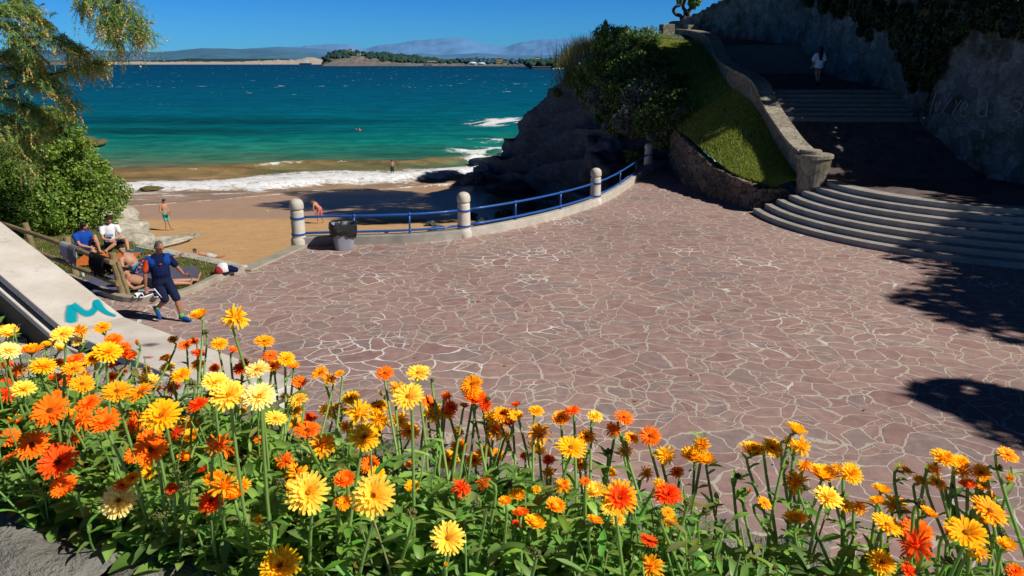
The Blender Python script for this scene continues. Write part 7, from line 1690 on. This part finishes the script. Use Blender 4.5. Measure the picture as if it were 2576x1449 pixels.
for i, (u, v, wpx, c, f) in enumerate(FL):
    d = ray(u, v); dep = DEPS[i]; head = PD(u, v, dep); R_ = wpx*dep/F/2*1.12
    if f in 'bd': R_ = min(R_*1.5, .018) if f == 'd' else R_
    if f == 'c': R_ *= 1.12
    rnd = random.Random(i*7+1)
    bx, by = head.x+rnd.gauss(0, .05), head.y+rnd.gauss(.02, .05)
    if v > 1250: by += .06
    bx, by = bed_clamp(bx, by); bz = BZ-.02
    ro = empty('marigold', (bx, by, bz)); spots.append((bx, by))
    top = Vector((head.x-bx, head.y-by, head.z-bz))
    fx = Vector((rnd.gauss(.08, .17), rnd.gauss(-.36, .15), 1))
    if f in 'tT': fx = Vector((rnd.gauss(.0, .12), -.95 if c in 'LW' or f == 'T' else -.62, .95))
    if f == 's': fx = Vector((rnd.gauss(.1, .35), rnd.gauss(-.4, .3), 1))
    if f == 'c': fx = Vector((rnd.gauss(.08, .2), rnd.gauss(-.12, .15), 1))
    fx.normalize(); neck = top - fx*R_*.22
    stem = catmull([(0, 0, 0), top*.4+Vector((rnd.gauss(0, .015), rnd.gauss(0, .015), 0)), neck - fx*.03, neck], 4)
    mb = MB(); mb.col = gst; mb.tube(stem, [.0040-.0014*k/(len(stem)-1) for k in range(len(stem))], 6)
    nl = int(6+top.length*26)
    for k in range(nl):
        t = rnd.uniform(.10, .84); p = stem[int(t*(len(stem)-1))]; a = rnd.uniform(0, 6.28); L = rnd.uniform(.028, .07)*(1.25-.75*t)
        ld = Vector((math.cos(a), math.sin(a), rnd.uniform(.3, 1.0)))
        if hides(Vector((bx, by, bz))+p+ld.normalized()*L*.6, i) or hides(Vector((bx, by, bz))+p+ld.normalized()*L, i): continue
        leafblade(mb, p, ld, Vector((0, 0, 1)), L, L*rnd.uniform(.10, .17), tuple(x*rnd.uniform(.7, 1.2) for x in rnd.choice(LG)), rnd.uniform(.2, 1.2), wavy=.2)
    mb.build('stem', M['leaf'], ro, smooth=True, color=True)
    inner_ = 'R' if f == 'T' else None
    pm, dm, cm_ = bloom_meshes('t' if f == 'T' else f, c, i % 3 if f in 'sft' else i % 2, inner_)
    par = None
    for nm, me in (('petals', pm), ('flower_disc', dm), ('calyx', cm_)):
        if me is None: continue
        o = bpy.data.objects.new(nm, me); COL.objects.link(o)
        if nm == 'flower_disc' and par is not None: o.parent = par; continue
        o.parent = ro; o.location = top - fx*R_*.0; o.scale = (R_, R_, R_)
        o.rotation_euler = (fx.to_track_quat('Z', 'Y').to_matrix() @ Matrix.Rotation(rnd.uniform(0, 6.28), 3, 'Z')).to_euler()
        if nm == 'petals': par = o
    if i in SPEC: lb = SPEC[i]
    else:
        a, b = zone(u, v); lb = (FORM[f] % CNAME[c] if '%s' in FORM[f] else FORM[f]) + f' {a}, {b}'
        if wpx < 26 and f not in 'bd': lb = 'small ' + lb
        elif wpx > 62: lb = 'large ' + lb
    tag(ro, lb, 'flower', 'marigolds in the flower bed'); used.setdefault(lb, []).append((u, v, ro))
for lb, l in used.items():   # neighbours that would read alike are told apart by their order from left to right
    if len(l) > 1:
        l.sort(key=lambda q: q[0]); nm = ['leftmost', 'second', 'third', 'fourth', 'fifth', 'sixth', 'seventh', 'eighth']
        for k, q in enumerate(l):
            o_ = 'left' if k == 0 and len(l) == 2 else 'right' if len(l) == 2 else 'leftmost' if k == 0 else 'rightmost' if k == len(l)-1 else nm[k] + ' from left'
            q[2]['label'] = f'{lb}, {o_}' if 'from' in o_ else f'{lb}, {o_} one'
# ---- the leafy mass under the blooms
random.seed(77)
mb = MB(); cnt = 0
while cnt < 9500:
    x = random.uniform(-2.75, 1.75); t = random.random(); y0, y1 = inner(x)+.0, outer(x)-.20; y = y0+(y1-y0)*t
    q = Vector((x, y, 0)); dens = float(fbm(x*3.2, y*3.2, 0, 3, 6))
    gap = math.exp(-(((x-.12)/.17)**2+((y-1.50)/.12)**2)) + .8*math.exp(-(((x-.62)/.3)**2+((y-(outer(x)-.25))/.1)**2))
    if random.random() > .45+dens - .75*gap: continue
    hmax = (.19+.12*dens)*(1 if x < .05 else .78)*(.32+.68*math.sin(min(1, t*1.7+.02)*math.pi*.5)); z = BZ + hmax*random.random()**.8
    if z > BZ+.05 and hides((x, y, z)): continue
    a = random.uniform(0, 6.28); d = Vector((math.cos(a), math.sin(a), random.uniform(-.1, 1.0))); low = z < BZ+.09
    L = random.uniform(.055, .105) if low else random.uniform(.032, .075); wd = L*(random.uniform(.17, .26) if low else random.uniform(.11, .20))
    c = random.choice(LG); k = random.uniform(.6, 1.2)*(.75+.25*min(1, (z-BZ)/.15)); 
    if hides(Vector((x, y, z))+d.normalized()*L*.55) or hides(Vector((x, y, z))+d.normalized()*L): continue
    if random.random() < .03: c = (.22, .19, .03)
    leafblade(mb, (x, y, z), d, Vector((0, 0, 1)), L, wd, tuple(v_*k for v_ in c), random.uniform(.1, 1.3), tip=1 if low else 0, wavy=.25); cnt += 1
# stalks and buds in the mass
for _ in range(1150):
    x = random.uniform(-2.75, 1.75) if _ < 750 else random.uniform(.0, 1.7); t = random.random(); y = inner(x)+(outer(x)-.2-inner(x))*t; h = random.uniform(.10, .30)*(1 if x < .05 else .95)
    if hides((x, y, BZ+h)) or (.0 < x < .26 and 1.42 < y < 1.62): continue
    p = Vector((x, y, BZ-.02)); q = p + Vector((random.gauss(0, .05), random.gauss(0, .04), h)); mb.col = tuple(v_*random.uniform(.7, 1.1) for v_ in gst); st = catmull([p, p.lerp(q, .5)+Vector((random.gauss(0, .01), 0, 0)), q], 3); mb.tube(st, [.003, .0028, .0026, .0024, .0022, .002, .0018], 5)
    for k in range(7):
        s = st[random.randint(1, 6)]; a = random.uniform(0, 6.28); L = random.uniform(.03, .06); ld = Vector((math.cos(a), math.sin(a), random.uniform(.2, 1)))
        if hides(s+ld.normalized()*L*.7): continue
        leafblade(mb, s, ld, Vector((0, 0, 1)), L, L*.14, tuple(v_*random.uniform(.6, 1.15) for v_ in random.choice(LG)), random.uniform(.2, 1.1), wavy=.2)
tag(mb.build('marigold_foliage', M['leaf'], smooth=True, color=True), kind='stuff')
mb = MB()
for _ in range(900):   # dry scraps on the soil
    x = random.uniform(-2.6, 1.75); y = inner(x)+(outer(x)-.2-inner(x))*random.random(); a = random.uniform(0, 6.28); L = random.uniform(.015, .05)
    leafblade(mb, (x, y, BZ+random.uniform(.01, .04)), Vector((math.cos(a), math.sin(a), random.uniform(-.2, .4))), Vector((0, 0, 1)), L, L*.2, random.choice([(.16, .10, .05), (.10, .06, .03), (.24, .17, .08)]), 1.2)
tag(mb.build('dry_leaf_litter', M['leaf'], color=True), kind='stuff')
# big oblong leaves at the near edge beside the stone slab
for k, (u, v, L, a, lb) in enumerate(((120, 1290, .10, 3.1, 0), (395, 1395, .10, 3.4, 0), (470, 1410, .09, 2.6, 0), (250, 1345, .07, 3.6, 0), (330, 1300, .08, 3.0, 0), (560, 1400, .09, 4.2, 0), (640, 1330, .09, 4.6, 0), (900, 1400, .10, 4.9, 0), (860, 1370, .09, 4.4, 0))): pass
